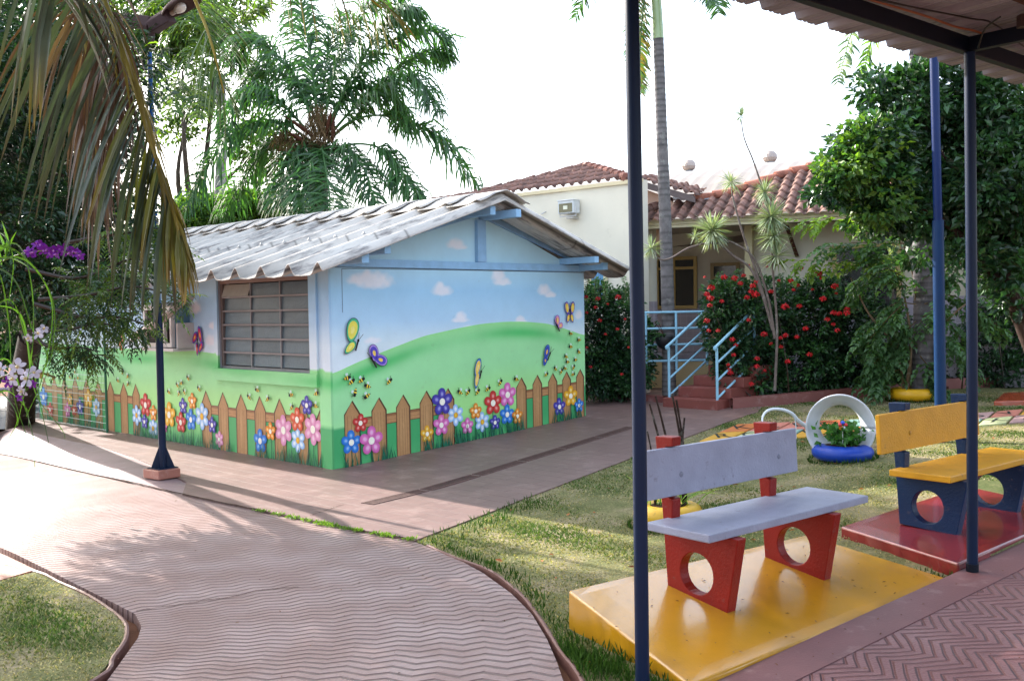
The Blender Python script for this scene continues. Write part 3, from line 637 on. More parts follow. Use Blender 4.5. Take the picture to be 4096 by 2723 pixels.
PL = Paint(C0, Y, -X); zbL = lambda v: 0.
pk = [(2212, 2300, 313), (2057, 2135, 300), (1888, 1967, 280), (1740, 1815, 262), (1600, 1672, 247), (1465, 1533, 232), (1338, 1405, 220), (817, 865, 168), (725, 773, 157), (628, 670, 148), (533, 580, 140), (445, 490, 127), (362, 402, 115), (283, 320, 115), (207, 243, 115), (132, 165, 110)]
pkv = []
for a, b, t in pk:
    v1, v0 = D4(a, t + 90)[0], D4(b, t + 90)[0]; zt = D4((a + b) / 2, t)[1]; pkv.append((v0, v1, zt)); PL.picket(v0, v1, zt, -.05)
for i in range(15):
    if i == 6: continue
    a = pkv[i][1] + .015; b = pkv[i + 1][0]; PL.rail(a, b, .508 + .003 * i, .510 + .003 * i)
fl = [(145, 258, 70, 'blue'), (197, 355, 55, 'red'), (347, 277, 43, 'yellow'), (325, 357, 55, 'pink'), (377, 357, 45, 'red'), (424, 333, 62, 'purple'), (482, 272, 70, 'yellow'), (545, 337, 65, 'white'), (852, 397, 72, 'white'), (914, 320, 84, 'red'), (975, 380, 57, 'orange'), (911, 445, 52, 'purple'), (972, 496, 70, 'white'), (1060, 485, 40, 'pink'), (1098, 392, 90, 'yellow'), (1197, 328, 59, 'purple'), (1269, 290, 59, 'orange'), (1185, 450, 75, 'red'), (1257, 430, 77, 'blue'), (1343, 405, 94, 'white'), (1422, 470, 60, 'purple'), (1471, 578, 58, 'rose'), (1783, 590, 85, 'blue'), (1863, 517, 65, 'orange'), (1956, 510, 108, 'rose'), (2062, 430, 87, 'coral'), (2137, 322, 69, 'purple'), (2066, 586, 88, 'white'), (2182, 503, 110, 'rose')]
for x, y, r, k in fl:
    v, z = D4(x, y); r_ = (D4(x, y - r)[1] - z) * 1.05; PL.stem(v, z, 0); PL.flower(v, z, r_, k, 6 if k in ('white', 'rose') else 5)
for a, b in ((2180, 2240), (1740, 2180), (1410, 1560), (830, 1420), (330, 600), (120, 200)): PL.grass(D4(b, 500)[0], D4(a, 500)[0], lambda q: .0, .26, 60)
for x, y in [(305, 63), (388, 70), (349, 108), (410, 115), (750, 72), (787, 103), (712, 135), (789, 162), (1098, 222), (1162, 170), (1192, 155), (1243, 117), (1324, 197), (1174, 232), (1214, 222), (1766, 207), (1703, 260), (1845, 275), (2022, 243), (2212, 232), (2027, 338), (2205, 325)]:
    v, z = D4(x, y); PL.bee(v, z, .052, int(rng.choice([-1, 1])), rng.uniform(-.2, .9))
v, z = toL(460, 787); PL.butterfly(v, z, [(.09, .06, .11, .055, 2.3), (-.07, .1, .14, .05, 1.3), (.03, -.11, .1, .035, 1.5), (-.08, -.08, .1, .04, 2.3)], ((.0, -.08), (0, .03)), RP)
v, z = toL(281, 785); PL.butterfly(v, z, [(-.05, .08, .12, .07, 1.3), (.0, -.08, .1, .05, .9)], ((-.02, -.1), (-.06, .03)), [S(90, 170, 120), S(230, 110, 90), S(240, 140, 110), S(245, 160, 120)])
PL.mb.build('side_mural', M['paint'], room)

# ---- timber, trim and corner post
def ublock(mb, u0, u1, v0, v1, z0, z1, col): mb.box(P3(u0, v0, z0), X * (u1 - u0), Y * (v1 - v0), Z * (z1 - z0), col)
LB = S(150, 192, 226)
for (u, v0, z, n) in ((.02, -.60, 2.545, 'wall_plate'), (4.74, -.53, 2.545, 'wall_plate'), (.44, -.56, 2.70, 'purlin'), (4.32, -.70, 2.66, 'purlin'), (2.30, -.97, 3.24, 'purlin'), (2.66, -.60, 3.24, 'purlin')):
    pass
def purlin(u0, u1, v0, z0, z1): mb = MB(); ublock(mb, u0, u1, v0, LV + .2, z0, z1, LB); return mb.build('purlin', M['beam'], room, bevel=.006)
purlin(.04, .15, -.60, 2.57, 2.69); purlin(4.72, 4.83, -.52, 2.565, 2.675); purlin(.42, .52, -.56, 2.695, 2.80)
purlin(4.32, 4.42, -.68, 2.66, 2.755); purlin(2.22, 2.32, -.60, 3.27, 3.39); purlin(2.60, 2.70, -.72, 3.25, 3.36)
mb = MB(); ublock(mb, .0, LU, -.03, .0, 2.552, 2.655, LB); mb.build('tie_beam', M['beam'], room, bevel=.004)
mb = MB(); ublock(mb, 2.515, 2.68, -.035, .03, 2.658, 3.26, S(150, 190, 224)); mb.build('king_post', M['beam'], room, bevel=.004)
mb = MB()
for (ua, za, ub, zb) in ((.16, 2.66, 2.5, 3.30), (2.7, 3.28, LU - .1, 2.66)):
    d = X * (ub - ua) + Z * (zb - za); mb.box(P3(ua, -.02, za), d, Y * .05, Z * .09, S(140, 180, 218))
mb.build('rafter', M['beam'], room, bevel=.004)
mb = MB(); ublock(mb, -.035, .0, -.02, .16, -.1, 2.56, S(160, 176, 205))
V_ = mb.v[-1]
mb = MB()
def painted_box(v0, v1, z0, z1, u1, n=40):
    vv = np.linspace(v0, v1, 4); zz = np.linspace(z0, z1, n); V, Zz = np.meshgrid(vv, zz, indexing='ij'); c, dk = base_paint(V, Zz, hillL(V), [], 2)
    c = c + (dk - c) * (.85 * smooth(.56, .52, Zz))[..., None]; c = np.minimum(c * 1.1, .86)
    mb.grid(C0 + V[..., None] * Y + Zz[..., None] * Z + X * u1, c)
    for k in (0, -1): mb.grid(np.stack([C0 + vv[k] * Y + zz[:, None] * Z + X * u1, C0 + vv[k] * Y + zz[:, None] * Z - X * .0012], 0), np.stack([c[k], c[k]], 0) * .92)
    for k in (0, -1): mb.grid(np.stack([C0 + vv[:, None] * Y + zz[k] * Z + X * u1, C0 + vv[:, None] * Y + zz[k] * Z - X * .0012], 0), np.stack([c[:, k], c[:, k]], 0) * .9)
painted_box(.0, .16, -.2, 2.555, -.032, 90); painted_box(.162, .262, -.2, 2.555, -.016, 90)
mb.build('corner_post', M['plaster'], room)
# ---- window
win = MB(); FR = S(132, 130, 132)
def lb(mb, v0, v1, z0, z1, u0, u1, col): mb.box(P3(u0, v0, z0), X * (u1 - u0), Y * (v1 - v0), Z * (z1 - z0), col)
lb(win, WV0, WV1, WZ1 - .05, WZ1, .03, .10, S(150, 128, 118)); lb(win, WV0, WV1, WZ0, WZ0 + .035, .03, .10, FR)
lb(win, WV0, WV0 + .04, WZ0 + .035, WZ1 - .05, .03, .10, FR); lb(win, WV1 - .06, WV1, WZ0 + .035, WZ1 - .05, .03, .10, S(120, 108, 104))
cols_ = np.linspace(WV0 + .04, WV1 - .06, 4); rows_ = np.linspace(WZ0 + .035, WZ1 - .05, 7)
for v in cols_[1:-1]: lb(win, v - .014, v + .014, WZ0 + .035, WZ1 - .05, .035, .09, FR)
for z in rows_[1:-1]: lb(win, WV0 + .04, WV1 - .06, z - .012, z + .012, .022, .07, S(140, 132, 132))
wf = win.build('window', M['metal'], room)
for i in range(3):
    for j in range(6):
        g = MB(); v0, v1 = cols_[i] + .018, cols_[i + 1] - .018; z0, z1 = rows_[j] + .014, rows_[j + 1] - .014
        tl = .0 if (i, j) != (2, 5) else .04
        g.quads(np.array([[P3(.05 - tl, v0, z0), P3(.05 - tl, v1, z0), P3(.062, v1, z1), P3(.062, v0, z1)]]), np.array(S(88, 106, 116)) * rng.uniform(.75, 1.15) if (i, j) != (2, 5) else S(170, 170, 160))
        o = g.build('pane', M['glass'], room); o.parent = wf
mb = MB(); mb.quads(np.array([[P3(.35, WV0 - .3, WZ0 - .3), P3(.35, WV1 + .3, WZ0 - .3), P3(.35, WV1 + .3, WZ1 + .2), P3(.35, WV0 - .3, WZ1 + .2)]]), S(40, 42, 42)); mb.build('window_recess', M['plaster'], room)
mb = MB(); painted_box(.265, 2.88, 1.035, WZ0, -.055, 12); painted_box(.266, WV0 - .001, WZ0 + .001, 2.5, -.045); painted_box(WV1 + .001, 2.86, WZ0 + .001, 2.5, -.03)
lb(mb, .27, 2.86, WZ1 + .045, 2.53, -.04, -.0012, S(150, 136, 128))
mb.build('window_surround', M['plaster'], room)
# ---- wavy roof
PIT_ = .615
def wave(t):                    # t in pitches; crest narrow, trough broad
    a = (t % 1.0); a = np.minimum(a, 1 - a) * 2; return .14 * (1 - smooth(0, .50, a)) + .02 * (a - .5) * a * -1.0
def roof_side(name, ue, ze, sg):
    vv = np.arange(-.70, LV + .75, PIT_ / 20); ss = np.array([0, .05, .2, .4, .56, .571, .58, .8, 1.0]); V, SS = np.meshgrid(vv, ss, indexing='ij')
    Un = RIDGE_U + (ue - RIDGE_U) * SS; zr = ZR + .02 + .010 * (V + .7); zz = zr + (ze + .003 * V - zr) * SS + wave((V - .02) / PIT_) - .03
    G = C0 + Un[..., None] * X + V[..., None] * Y + zz[..., None] * Z
    c = np.tile(np.array(S(196, 190, 182)), (*V.shape, 1)); w_ = wave((V - .02) / PIT_); ph = ((V - .02) / PIT_) % 1
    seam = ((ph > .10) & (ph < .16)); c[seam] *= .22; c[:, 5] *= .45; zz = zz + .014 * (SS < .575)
    if sg > 0: G = G[:, ::-1]; c = c[:, ::-1]
    mb = MB(); mb.grid(G, c, sm=True); return mb.build(name, M['cement'], room, solid=.012)
rl = roof_side('roof', -.60, 2.46, -1); rr = roof_side('roof', 5.30, 2.50, 1)
k = 0
for v in np.arange(-.72, LV + .4, PIT_):
    mb = MB(); prof = []
    q = [(-.50, -.5 * .335 + .09), (-.36, -.08), (-.2, -.005), (-.06, .085), (0, .105), (.06, .085), (.2, -.005), (.36, -.08), (.46, -.12)]
    G = []
    for t in np.linspace(0, 1, 9):
        vv = v + t * (PIT_ + .06); zc = ZR + .12 + .010 * (vv + .7); row = []
        for (du, dz) in q:
            lift = .05 * (1 - smooth(0, .5, abs(t - .12) * 2)) * min(1, abs(du) * 3) + .012 * (1 - t)
            base = -abs(du) * .345 if abs(du) > .01 else 0
            row.append(P3(RIDGE_U + du, vv, zc + base + (-.015 if abs(du) > .2 else .02) + lift))
        G.append(row)
    mb.grid(np.array(G), S(200, 194, 186), sm=True); o = mb.build('ridge_cap', M['cement'], room, solid=.012); o.parent = rl
for v in np.arange(.33, LV, PIT_):                  # roofing bolts
    mb = MB(); uu = .55; zz = 2.46 + (ZR - 2.46) * (uu + .6) / 3.02 + .14; mb.lathe(P3(uu, v - .31, zz), [(0, .03), (.012, .03), (.012, .01), (.03, .008), (.03, 0)], 8, col=S(150, 150, 150)); o = mb.build('roof_bolt', M['galv'], room); o.parent = rl
# ---- air conditioner through the side wall
ac = empty('air_conditioner', P3(-.2, 4.0, 1.47), 'old grey air conditioner with dark louvres and bent hose on the painted side wall', 'air conditioner')
mb = MB(); lb(mb, 3.62, 4.52, 1.50, 2.10, -.24, .02, S(96, 130, 152)); mb.build('body', M['metal'], ac, bevel=.01)
mb = MB(); lb(mb, 3.62, 4.52, 1.50, 1.56, -.30, -.242, S(205, 200, 196)); lb(mb, 3.62, 4.52, 2.06, 2.12, -.30, -.242, S(205, 200, 196)); lb(mb, 3.62, 3.67, 1.56, 2.06, -.30, -.242, S(205, 200, 196)); lb(mb, 4.47, 4.52, 1.56, 2.06, -.30, -.242, S(205, 200, 196)); lb(mb, 3.84, 3.88, 1.56, 2.06, -.30, -.242, S(205, 200, 196)); mb.build('front_frame', M['metal'], ac)
mb = MB()
for z in np.arange(1.575, 2.05, .035): mb.box(P3(-.262, 3.88, z), X * .012 + Z * .012, Y * .59, Z * .012, S(74, 66, 60))
lb(mb, 3.67, 4.47, 1.56, 2.06, -.254, -.243, S(24, 20, 18)); mb.build('grille', M['rust'], ac)
mb = MB(); lb(mb, 3.50, 3.55, 1.46, 1.86, -.26, .0, S(190, 184, 180)); lb(mb, 3.50, 4.55, 1.44, 1.485, -.34, .0, S(205, 198, 194)); mb.build('bracket', M['metal'], ac)
mb = MB(); G = [[P3(-.34 + a * .38, 3.55 + b * 1.02, 2.125 + .05 * math.sin(math.pi * a)) for b in np.linspace(0, 1, 6)] for a in np.linspace(0, 1, 6)]; mb.grid(np.array(G), S(150, 150, 152), sm=True); mb.build('rain_cover', M['galv'], ac, solid=.01)
mb = MB(); mb.tube(bezier([P3(-.05, 3.42, 2.24), P3(-.22, 3.40, 2.2), P3(-.40, 3.5, 2.02), P3(-.46, 3.75, 1.9), P3(-.46, 4.1, 1.78), P3(-.46, 4.6, 1.66)], 26), .035, 10, S(190, 176, 168))
mb.tube(bezier([P3(-.05, 3.45, 2.20), P3(-.20, 3.44, 2.15), P3(-.38, 3.55, 1.95), P3(-.45, 3.8, 1.83), P3(-.45, 4.1, 1.72), P3(-.45, 4.6, 1.60)], 26), .03, 10, S(176, 160, 152)); mb.build('hose', M['rubber'], ac)
# ================================================================== LAMP POST
def lamp_post():
    b = np.array([-4.29, 12.13, 0.]); b[2] = .03
    t = empty('street_lamp', b - [0, 0, .03], 'tall blue lamp post with two brown lamp heads, bolted beside the curved path', 'lamp post')
    mb = MB(); ax = (A2(-38), A2(52), Z); mb.cbox(b + [0, -.04, .035], .17, .15, .055, S(160, 100, 84), ax=ax); mb.build('plinth', M['concrete'], t, bevel=.012)
    mb = MB(); z0 = .095
    prof = [(b + Z * z, r) for z, r in ((z0, .046), (1.0, .045), (2.02, .043), (2.1, .043))]
    mb.tube([p for p, _ in prof], [r for _, r in prof], 14, S(2, 26, 56)); mb.build('lower_pole', M['metal'], t)
    mb = MB(); top = b + np.array([-.02, 0, 5.12]); mb.tube([b + Z * 2.08, top], [.030, .028], 12, S(24, 80, 140)); mb.build('upper_pole', M['metal'], t)
    mb = MB()
    for a in (20, 110, 200, 290):
        d = A2(a); mb.add([b + Z * z0 + d * .04, b + Z * z0 + d * .135, b + Z * (z0 + .01) + d * .135, b + Z * (z0 + .26) + d * .04], [(0, 1, 2, 3), (3, 2, 1, 0)], S(10, 30, 56))
    mb.cbox(b + [0, 0, z0], .13, .13, .006, S(10, 30, 56), ax=ax); mb.build('base_flange', M['metal'], t, solid=.006)
    BR = S(66, 46, 46)
    def P(x, y, dy=0): return at_y(x, y, b[1] + dy)
    mb = MB(); mb.tube([P(348, 95), P(349, 66)], [.038, .044], 12, BR); mb.build('collar', M['rust'], t)
    # two tapered housings; the right one carries an open bowl with a bulb
    def housing(p, q, r0, r1, wd):
        mb = MB(); p, q = np.asarray(p), np.asarray(q); d = q - p; u = np.cross(d, [0, 1, 0]); u /= np.linalg.norm(u); n = np.cross(u, d); n /= np.linalg.norm(n)
        V = [];
        for c, r in ((p, r0), (q, r1)):
            for a, bb in ((-1, -1), (1, -1), (1, .5), (.6, 1), (-.6, 1), (-1, .5)): V.append(c + n * a * wd + u * bb * r)
        mb.add(V, [tuple(range(6))[::-1], tuple(range(6, 12))] + [(i, (i + 1) % 6, 6 + (i + 1) % 6, 6 + i) for i in range(6)], BR); return mb
    h = housing(P(350, 62), P(392, 36, -.12), .085, .085, .075).build('lamp_head', M['rust'], t, bevel=.01)
    h2 = housing(P(350, 58), P(311, 50, .12), .085, .07, .075).build('lamp_head', M['rust'], t, bevel=.01)
    h3 = housing(P(311, 50, .12), P(262, 52, .3), .07, .09, .11).build('lamp_shade', M['rust'], t, bevel=.01)
    mb = MB(); c = P(417, 18, -.22); ax_ = P(455, -6, -.3) - P(385, 38, -.1); ax_ /= np.linalg.norm(ax_); side = np.cross(ax_, Z); side /= np.linalg.norm(side); dn = np.cross(ax_, side); dn = dn if dn[2] < 0 else -dn
    G = []
    for a in np.linspace(-math.pi / 2, math.pi / 2, 12):
        row = []
        for s_ in np.linspace(-1, 1, 14):
            w_ = .15 * (1 - .55 * (max(0, -s_)) ** 2) * (1 - .3 * max(0, s_) ** 4); row.append(c + ax_ * .25 * s_ * (1 if abs(s_) < 1 else 1) + side * math.sin(a) * w_ - dn * math.cos(a) * .11 * (1 - .3 * s_ * s_))
        G.append(row)
    mb.grid(np.array(G), S(88, 68, 64), sm=True); sh = mb.build('lamp_shade', M['rust'], t, solid=.008)
    mb = MB(); mb.tube([c - ax_ * .16, c - ax_ * .09], .03, 10, S(150, 130, 115)); mb.lathe(c - ax_ * .1, [(.001, 0), (.03, 0), (.055, .06), (.06, .1), (.045, .14), (.02, .165), (.001, .17)], 14, ax=(side, dn, ax_), col=S(200, 190, 178)); mb.build('bulb', M['gloss'], t).parent = t
lamp_post()

# ================================================================== CANOPY
def canopy():
    zb = 3.73; can = empty('covered_walk_canopy', wk(1.5, -1.6) + [0, 0, 3.6], 'ribbed metal canopy roof on dark blue beams over the walkway, top right corner', 'canopy')
    RC = S(150, 150, 158); pitch = .375
    def prof(t):
        a = t % 1.0; return .085 * (smooth(.0, .12, a) * (1 - smooth(.42, .54, a)) * 0 + (smooth(.62, .78, a) * (1 - smooth(.84, 1.0, a)))) + .012 * (np.abs(((a * 9) % 1) - .5) < .12)
    bb = np.arange(-7, 10, pitch / 24); cs = np.array([.06, -.4, -1.2, -2.2, -3.4, -4.9]); Bm, Cm = np.meshgrid(bb, cs, indexing='ij')
    tone = .86 + .14 * np.sin(np.floor(Bm / pitch * 3) * 2.4) ; col = np.array(RC) * tone[..., None]
    G = S2 * [1, 1, 0] + Bm[..., None] * B + Cm[..., None] * CC + (3.845 + prof(Bm / pitch + .28) + .035 * (-Cm))[..., None] * Z
    mb = MB(); mb.grid(G[:, ::-1], col[:, ::-1]); mb.build('ribbed_sheet', M['sheet'], can, solid=.004)
    def beam(name, p, q, wv, hv, col, mt): 
        d = q - p; s_ = np.cross(d, Z); s_ /= np.linalg.norm(s_); mb = MB(); mb.box(p - s_ * wv / 2, d, s_ * wv, Z * hv, col); return mb.build(name, mt, can, bevel=.004)
    NB = S(10, 22, 38)
    beam('edge_beam', wk(-6, -.46) + Z * 3.70, wk(9, -.46) + Z * 3.70, .06, .11, NB, M['metal'])
    beam('purlin', wk(-6, -1.02) + Z * 3.835, wk(9, -1.02) + Z * 3.835, .045, .05, S(76, 44, 36), M['rust'])
    beam('purlin', wk(-6, -2.3) + Z * 3.865, wk(9, -2.3) + Z * 3.865, .045, .06, S(76, 44, 36), M['rust'])
    beam('purlin', wk(-6, -3.6) + Z * 3.90, wk(9, -3.6) + Z * 3.90, .045, .06, S(76, 44, 36), M['rust'])
    for b_ in (2.25, -.86, 5.3, -3.9): beam('cross_beam', wk(b_, -.49) + Z * 3.705, wk(b_, -4.6) + Z * 3.705, .055, .10, NB, M['metal'])
    mb = MB()
    mb.tube(bezier([wk(-1.6, -.50) + Z * 3.83, wk(-.4, -.52) + Z * 3.82, wk(.6, -.50) + Z * 3.815, wk(1.5, -.53) + Z * 3.82, wk(2.1, -.55) + Z * 3.82, wk(2.4, -.8) + Z * 3.815, wk(2.3, -2.5) + Z * 3.82], 50), .008, 6, S(150, 95, 60))
    mb.tube(bezier([wk(-.2, -.60) + Z * 3.82, wk(.8, -.54) + Z * 3.81, wk(1.9, -.62) + Z * 3.85, wk(2.15, -.7) + Z * 3.83, wk(3.2, -.55) + Z * 3.82, wk(5, -.52) + Z * 3.83], 40), .006, 6, S(20, 18, 18))
    mb.tube(bezier([wk(1.9, -.85) + Z * 3.80, wk(2.02, -.7) + Z * 3.78, wk(2.15, -.6) + Z * 3.72, wk(2.18, -.58) + Z * 3.70], 16), .006, 6, S(20, 18, 18))
    mb.cbox(wk(2.12, -.9) + Z * 3.80, .03, .03, .04, S(60, 40, 34)); mb.build('cable', M['rubber'], can)
    for (b_, c_, lb_) in ((-.862, -.25, 'thick dark blue steel pole nearest the camera, in front of the grey bench'), (2.249, -.501, 'dark blue steel pole standing on the walkway edge in front of the yellow bench')):
        p = wk(b_, c_); p[2] = float(W(*p[:2])); po = empty('canopy_pole', p, lb_, 'pole', 'poles holding up the canopy')
        topz = 3.70
        mb = MB(); mb.tube([p, p + Z * .12, p + Z * 1.6, np.array([p[0] - .012, p[1], topz])], .037, 20, S(2, 26, 56)); mb.build('shaft', M['metal'], po)
        mb = MB(); mb.tube([p, p + Z * .055], .042, 20, S(4, 14, 28)); mb.build('foot_sleeve', M['metal'], po)
    for b_ in (-.862, 2.249):
        p = wk(b_, -4.5); p[2] = float(W(*p[:2])); mb = MB(); mb.tube([p, np.array([p[0], p[1], 3.7])], .037, 16, S(2, 26, 56))
        tag(mb.build('canopy_pole', M['metal']), 'dark blue steel pole on the far side of the walkway, ' + ('nearer the camera' if b_ < 0 else 'opposite the yellow bench'), 'pole', 'poles holding up the canopy')
M['sheet'] = mat('ribbed_sheet', .55, .4, 2.2, .2, n2=(3, .55, .75, S(80, 62, 54), .4), stretch=(1, 1, 1))
canopy()

# ================================================================== BENCH PADS AND BENCHES
def pad(name, c4, zs, col, label):
    """four plan corners, top heights; a cast slab with softened edges"""
    n = 14; P = np.array([[*c[:2], z] for c, z in zip(c4, zs)]); mb = MB(); s_ = np.linspace(0, 1, n)
    U, V = np.meshgrid(s_, s_, indexing='ij'); G = P[0] * ((1 - U) * (1 - V))[..., None] + P[1] * (U * (1 - V))[..., None] + P[2] * (U * V)[..., None] + P[3] * ((1 - U) * V)[..., None]
    edge = np.minimum(np.minimum(U, 1 - U), np.minimum(V, 1 - V)); G[..., 2] -= .006 * (edge == 0)
    mb.grid(G, col, sm=False)
    ring = [G[i, 0] for i in range(n)] + [G[-1, i] for i in range(1, n)] + [G[i, -1] for i in range(n - 2, -1, -1)] + [G[0, i] for i in range(n - 2, 0, -1)]
    ring = np.array(ring); nx = np.roll(ring, -1, 0); low = ring.copy(); low[:, 2] = np.minimum(T(low[:, 0], low[:, 1]) - .06, ring[:, 2] - .02); low[:, :2] += rng.normal(0, .006, (len(ring), 2)); ln = np.roll(low, -1, 0)
    side = np.array(col) * .8
    mb.quads(np.stack([ring, low, ln, nx], 1), side)
    # shape the underside out of sight
    o = mb.build(name, M['gloss']); bm = bmesh.new(); bm.from_mesh(o.data); bmesh.ops.remove_doubles(bm, verts=bm.verts, dist=1e-4); bmesh.ops.recalc_face_normals(bm, faces=bm.faces); bm.to_mesh(o.data); bm.free()
    md = o.modifiers.new('b', 'BEVEL'); md.width = .014; md.segments = 3; md.limit_method = 'ANGLE'
    return tag(o, label, 'slab')
bcw = lambda b, c: S2 * [1, 1, 0] + B * b + CC * c
pad('bench_slab', [bcw(-.70, -.428), bcw(2.14, -.428), bcw(1.97, .65), bcw(-.43, .765)], [.052, .056, .228, .244], S(196, 140, 24), 'thick glossy yellow concrete slab under the grey bench')
pad('bench_slab', [bcw(2.19, -.428), bcw(5.2, -.428), bcw(5.0, .72), bcw(2.53, .70)], [.165, .24, .25, .195], S(138, 40, 42), 'red painted concrete slab under the yellow bench')

def bench(org, zt, legc, boardc, label, zleg=(.129, .213), legs=(.2, 1.24), boff=-.07):
    """local frame: b along the seat, c to the back, z up; org = near front seat corner on plan"""
    Pq = lambda b, c, z: org + B * b + CC * c + Z * z
    t = empty('bench', Pq(.85, .25, zleg[0] - .02), label, 'bench', 'concrete benches on the coloured slabs')
    def board(name, pts, th, nrm, col, wob=.003):
        mb = MB(); p0, p1, p2, p3 = pts; n_ = 16
        mb.box(p0 - nrm * th, p1 - p0, p3 - p0, nrm * th, col); return mb.build(name, M['bench'], t, bevel=.008)
    board('seat', (Pq(0, 0, zt), Pq(1.757, 0, zt), Pq(1.757, .502, zt), Pq(0, .502, zt)), .052, Z, boardc)
    # backrest leans slightly back
    lean = np.array(CC) * .045 / .32; 
    f = lambda b, z: Pq(b, .458 + (z - zt - .14) * .05, z)
    n = np.cross(B, (CC * .05 + Z)); n /= np.linalg.norm(n); n = -n if np.dot(n, CC) > 0 else n
    mb = MB(); mb.box(f(boff, zt + .14), B * 1.655, (CC * .05 + Z) * .312, -n * .038, boardc); mb.build('backrest', M['bench'], t, bevel=.007)
    for b_ in (legs[0] + .10, legs[1] + .12):
        mb = MB(); q = f(b_, zt + .27) + n * .002; mb.lathe(q, [(.0, .004), (.016, .003), (.02, -.002)], 10, ax=(B, Z, n), col=np.array(boardc) * .7); mb.build('bolt', M['bench'], t)
    for b0 in legs:
        th = .085
        # side profile in (c, z): slanted front, post rising behind the backrest
        prof = [(.035, zleg[0] - .03), (.504, zleg[1] - .03), (.535, zt - .03), (.548, zt + .1), (.597, zt + .515), (.449, zt + .52), (.452, zt + .46), (.512, zt + .455), (.502, zt + .13), (.455, zt + .12), (.462, zt), (.462, zt - .053), (-.055, zt - .053)]
        hole_c, hole_z, hr = .268, (zleg[0] + zleg[1]) / 2 + .15, .132
        bm = bmesh.new(); loops = []
        th_ = np.linspace(0, 2 * math.pi, 28, endpoint=False); hole = [(hole_c + hr * math.cos(a), hole_z + hr * math.sin(a)) for a in th_]
        polys = geometry.tessellate_polygon([[Vector((c, z, 0)) for c, z in prof], [Vector((c, z, 0)) for c, z in hole[::-1]]])
        allp = prof + hole[::-1]; mb = MB(); base = t.location
        Va = [Pq(b0, c, z) for c, z in allp]; Vb = [Pq(b0 + th, c, z) for c, z in allp]; k = len(allp); fc = []
        for tr in polys:
            a_, b_, c_ = tr; nn = np.cross(Va[b_] - Va[a_], Va[c_] - Va[a_]); tr = (a_, b_, c_) if np.dot(nn, B) < 0 else (a_, c_, b_)
            fc.append(tr); fc.append((tr[0] + k, tr[2] + k, tr[1] + k))
        m_ = len(prof)
        for lo, hi in ((0, m_), (m_, k)):
            for i in range(lo, hi):
                j = i + 1 if i + 1 < hi else lo; fc.append((i, j, j + k, i + k))
        mb.add(Va + Vb, fc, legc); o = mb.build('leg', M['bench'], t)
        b2 = bmesh.new(); b2.from_mesh(o.data); bmesh.ops.recalc_face_normals(b2, faces=b2.faces); b2.to_mesh(o.data); b2.free()
        md = o.modifiers.new('b', 'BEVEL'); md.width = .006; md.segments = 2; md.limit_method = 'ANGLE'
    return t
bench(S2 * [1, 1, 0], .64, S(134, 22, 10), S(150, 153, 172), 'grey wooden bench with red concrete legs on the yellow slab')
E2 = at_z(2190, 1098, .665)
bench(E2 * [1, 1, 0], .665, S(6, 38, 74), S(208, 150, 34), 'yellow wooden bench with dark blue concrete legs on the red slab', zleg=(.21, .235), legs=(.16, 1.20), boff=-.19)

# ================================================================== PLANTERS, TILES
def torus(ctr, ax, R, r, n=40, k=16, rz=1.0, col=(1, 1, 1), open_in=True, mb=None, tread=0):
    """a tyre: rounded outside, open towards the hub"""
    mb = mb or MB(); G = []
    for a in np.linspace(0, 2 * math.pi, n + 1):
        row = []
        for b in np.linspace(-2.35, 2.35, k):
            rr = R - r + r * math.cos(b) * 1.05; h = r * math.sin(b) * rz
            if tread and abs(b) < .9: rr -= .006 * (int(a * 14) % 2) + .006 * (abs(abs(b) - .35) < .12)
            row.append(np.asarray(ctr) + ax[0] * rr * math.cos(a) + ax[1] * rr * math.sin(a) + ax[2] * h)
        G.append(row)
    mb.grid(np.array(G), col, sm=True); return mb
FR_ = (np.array([1., 0, 0]), np.array([0, 1., 0]), Z)
def leaf_quads(P, D, N, L, Wd, fold=.15):
    """leaves: base points, directions, side vectors, length, width"""
    D = D / (np.linalg.norm(D, axis=1)[:, None] + 1e-9); Sd = np.cross(D, N); Sd /= np.linalg.norm(Sd, axis=1)[:, None] + 1e-9
    Nn = np.cross(Sd, D); L = np.broadcast_to(L, (len(P),))[:, None]; Wd = np.broadcast_to(Wd, (len(P),))[:, None]
    a = P; b = P + D * L * .45 + Sd * Wd / 2 + Nn * Wd * fold; c = P + D * L - Nn * L * .12; d = P + D * L * .45 - Sd * Wd / 2 + Nn * Wd * fold
    return np.stack([a, b, c, d], 1)
def rdir(n, up=0., r=rng):
    v = r.normal(0, 1, (n, 3)); v /= np.linalg.norm(v, axis=1)[:, None]; v[:, 2] += up; return v / np.linalg.norm(v, axis=1)[:, None]
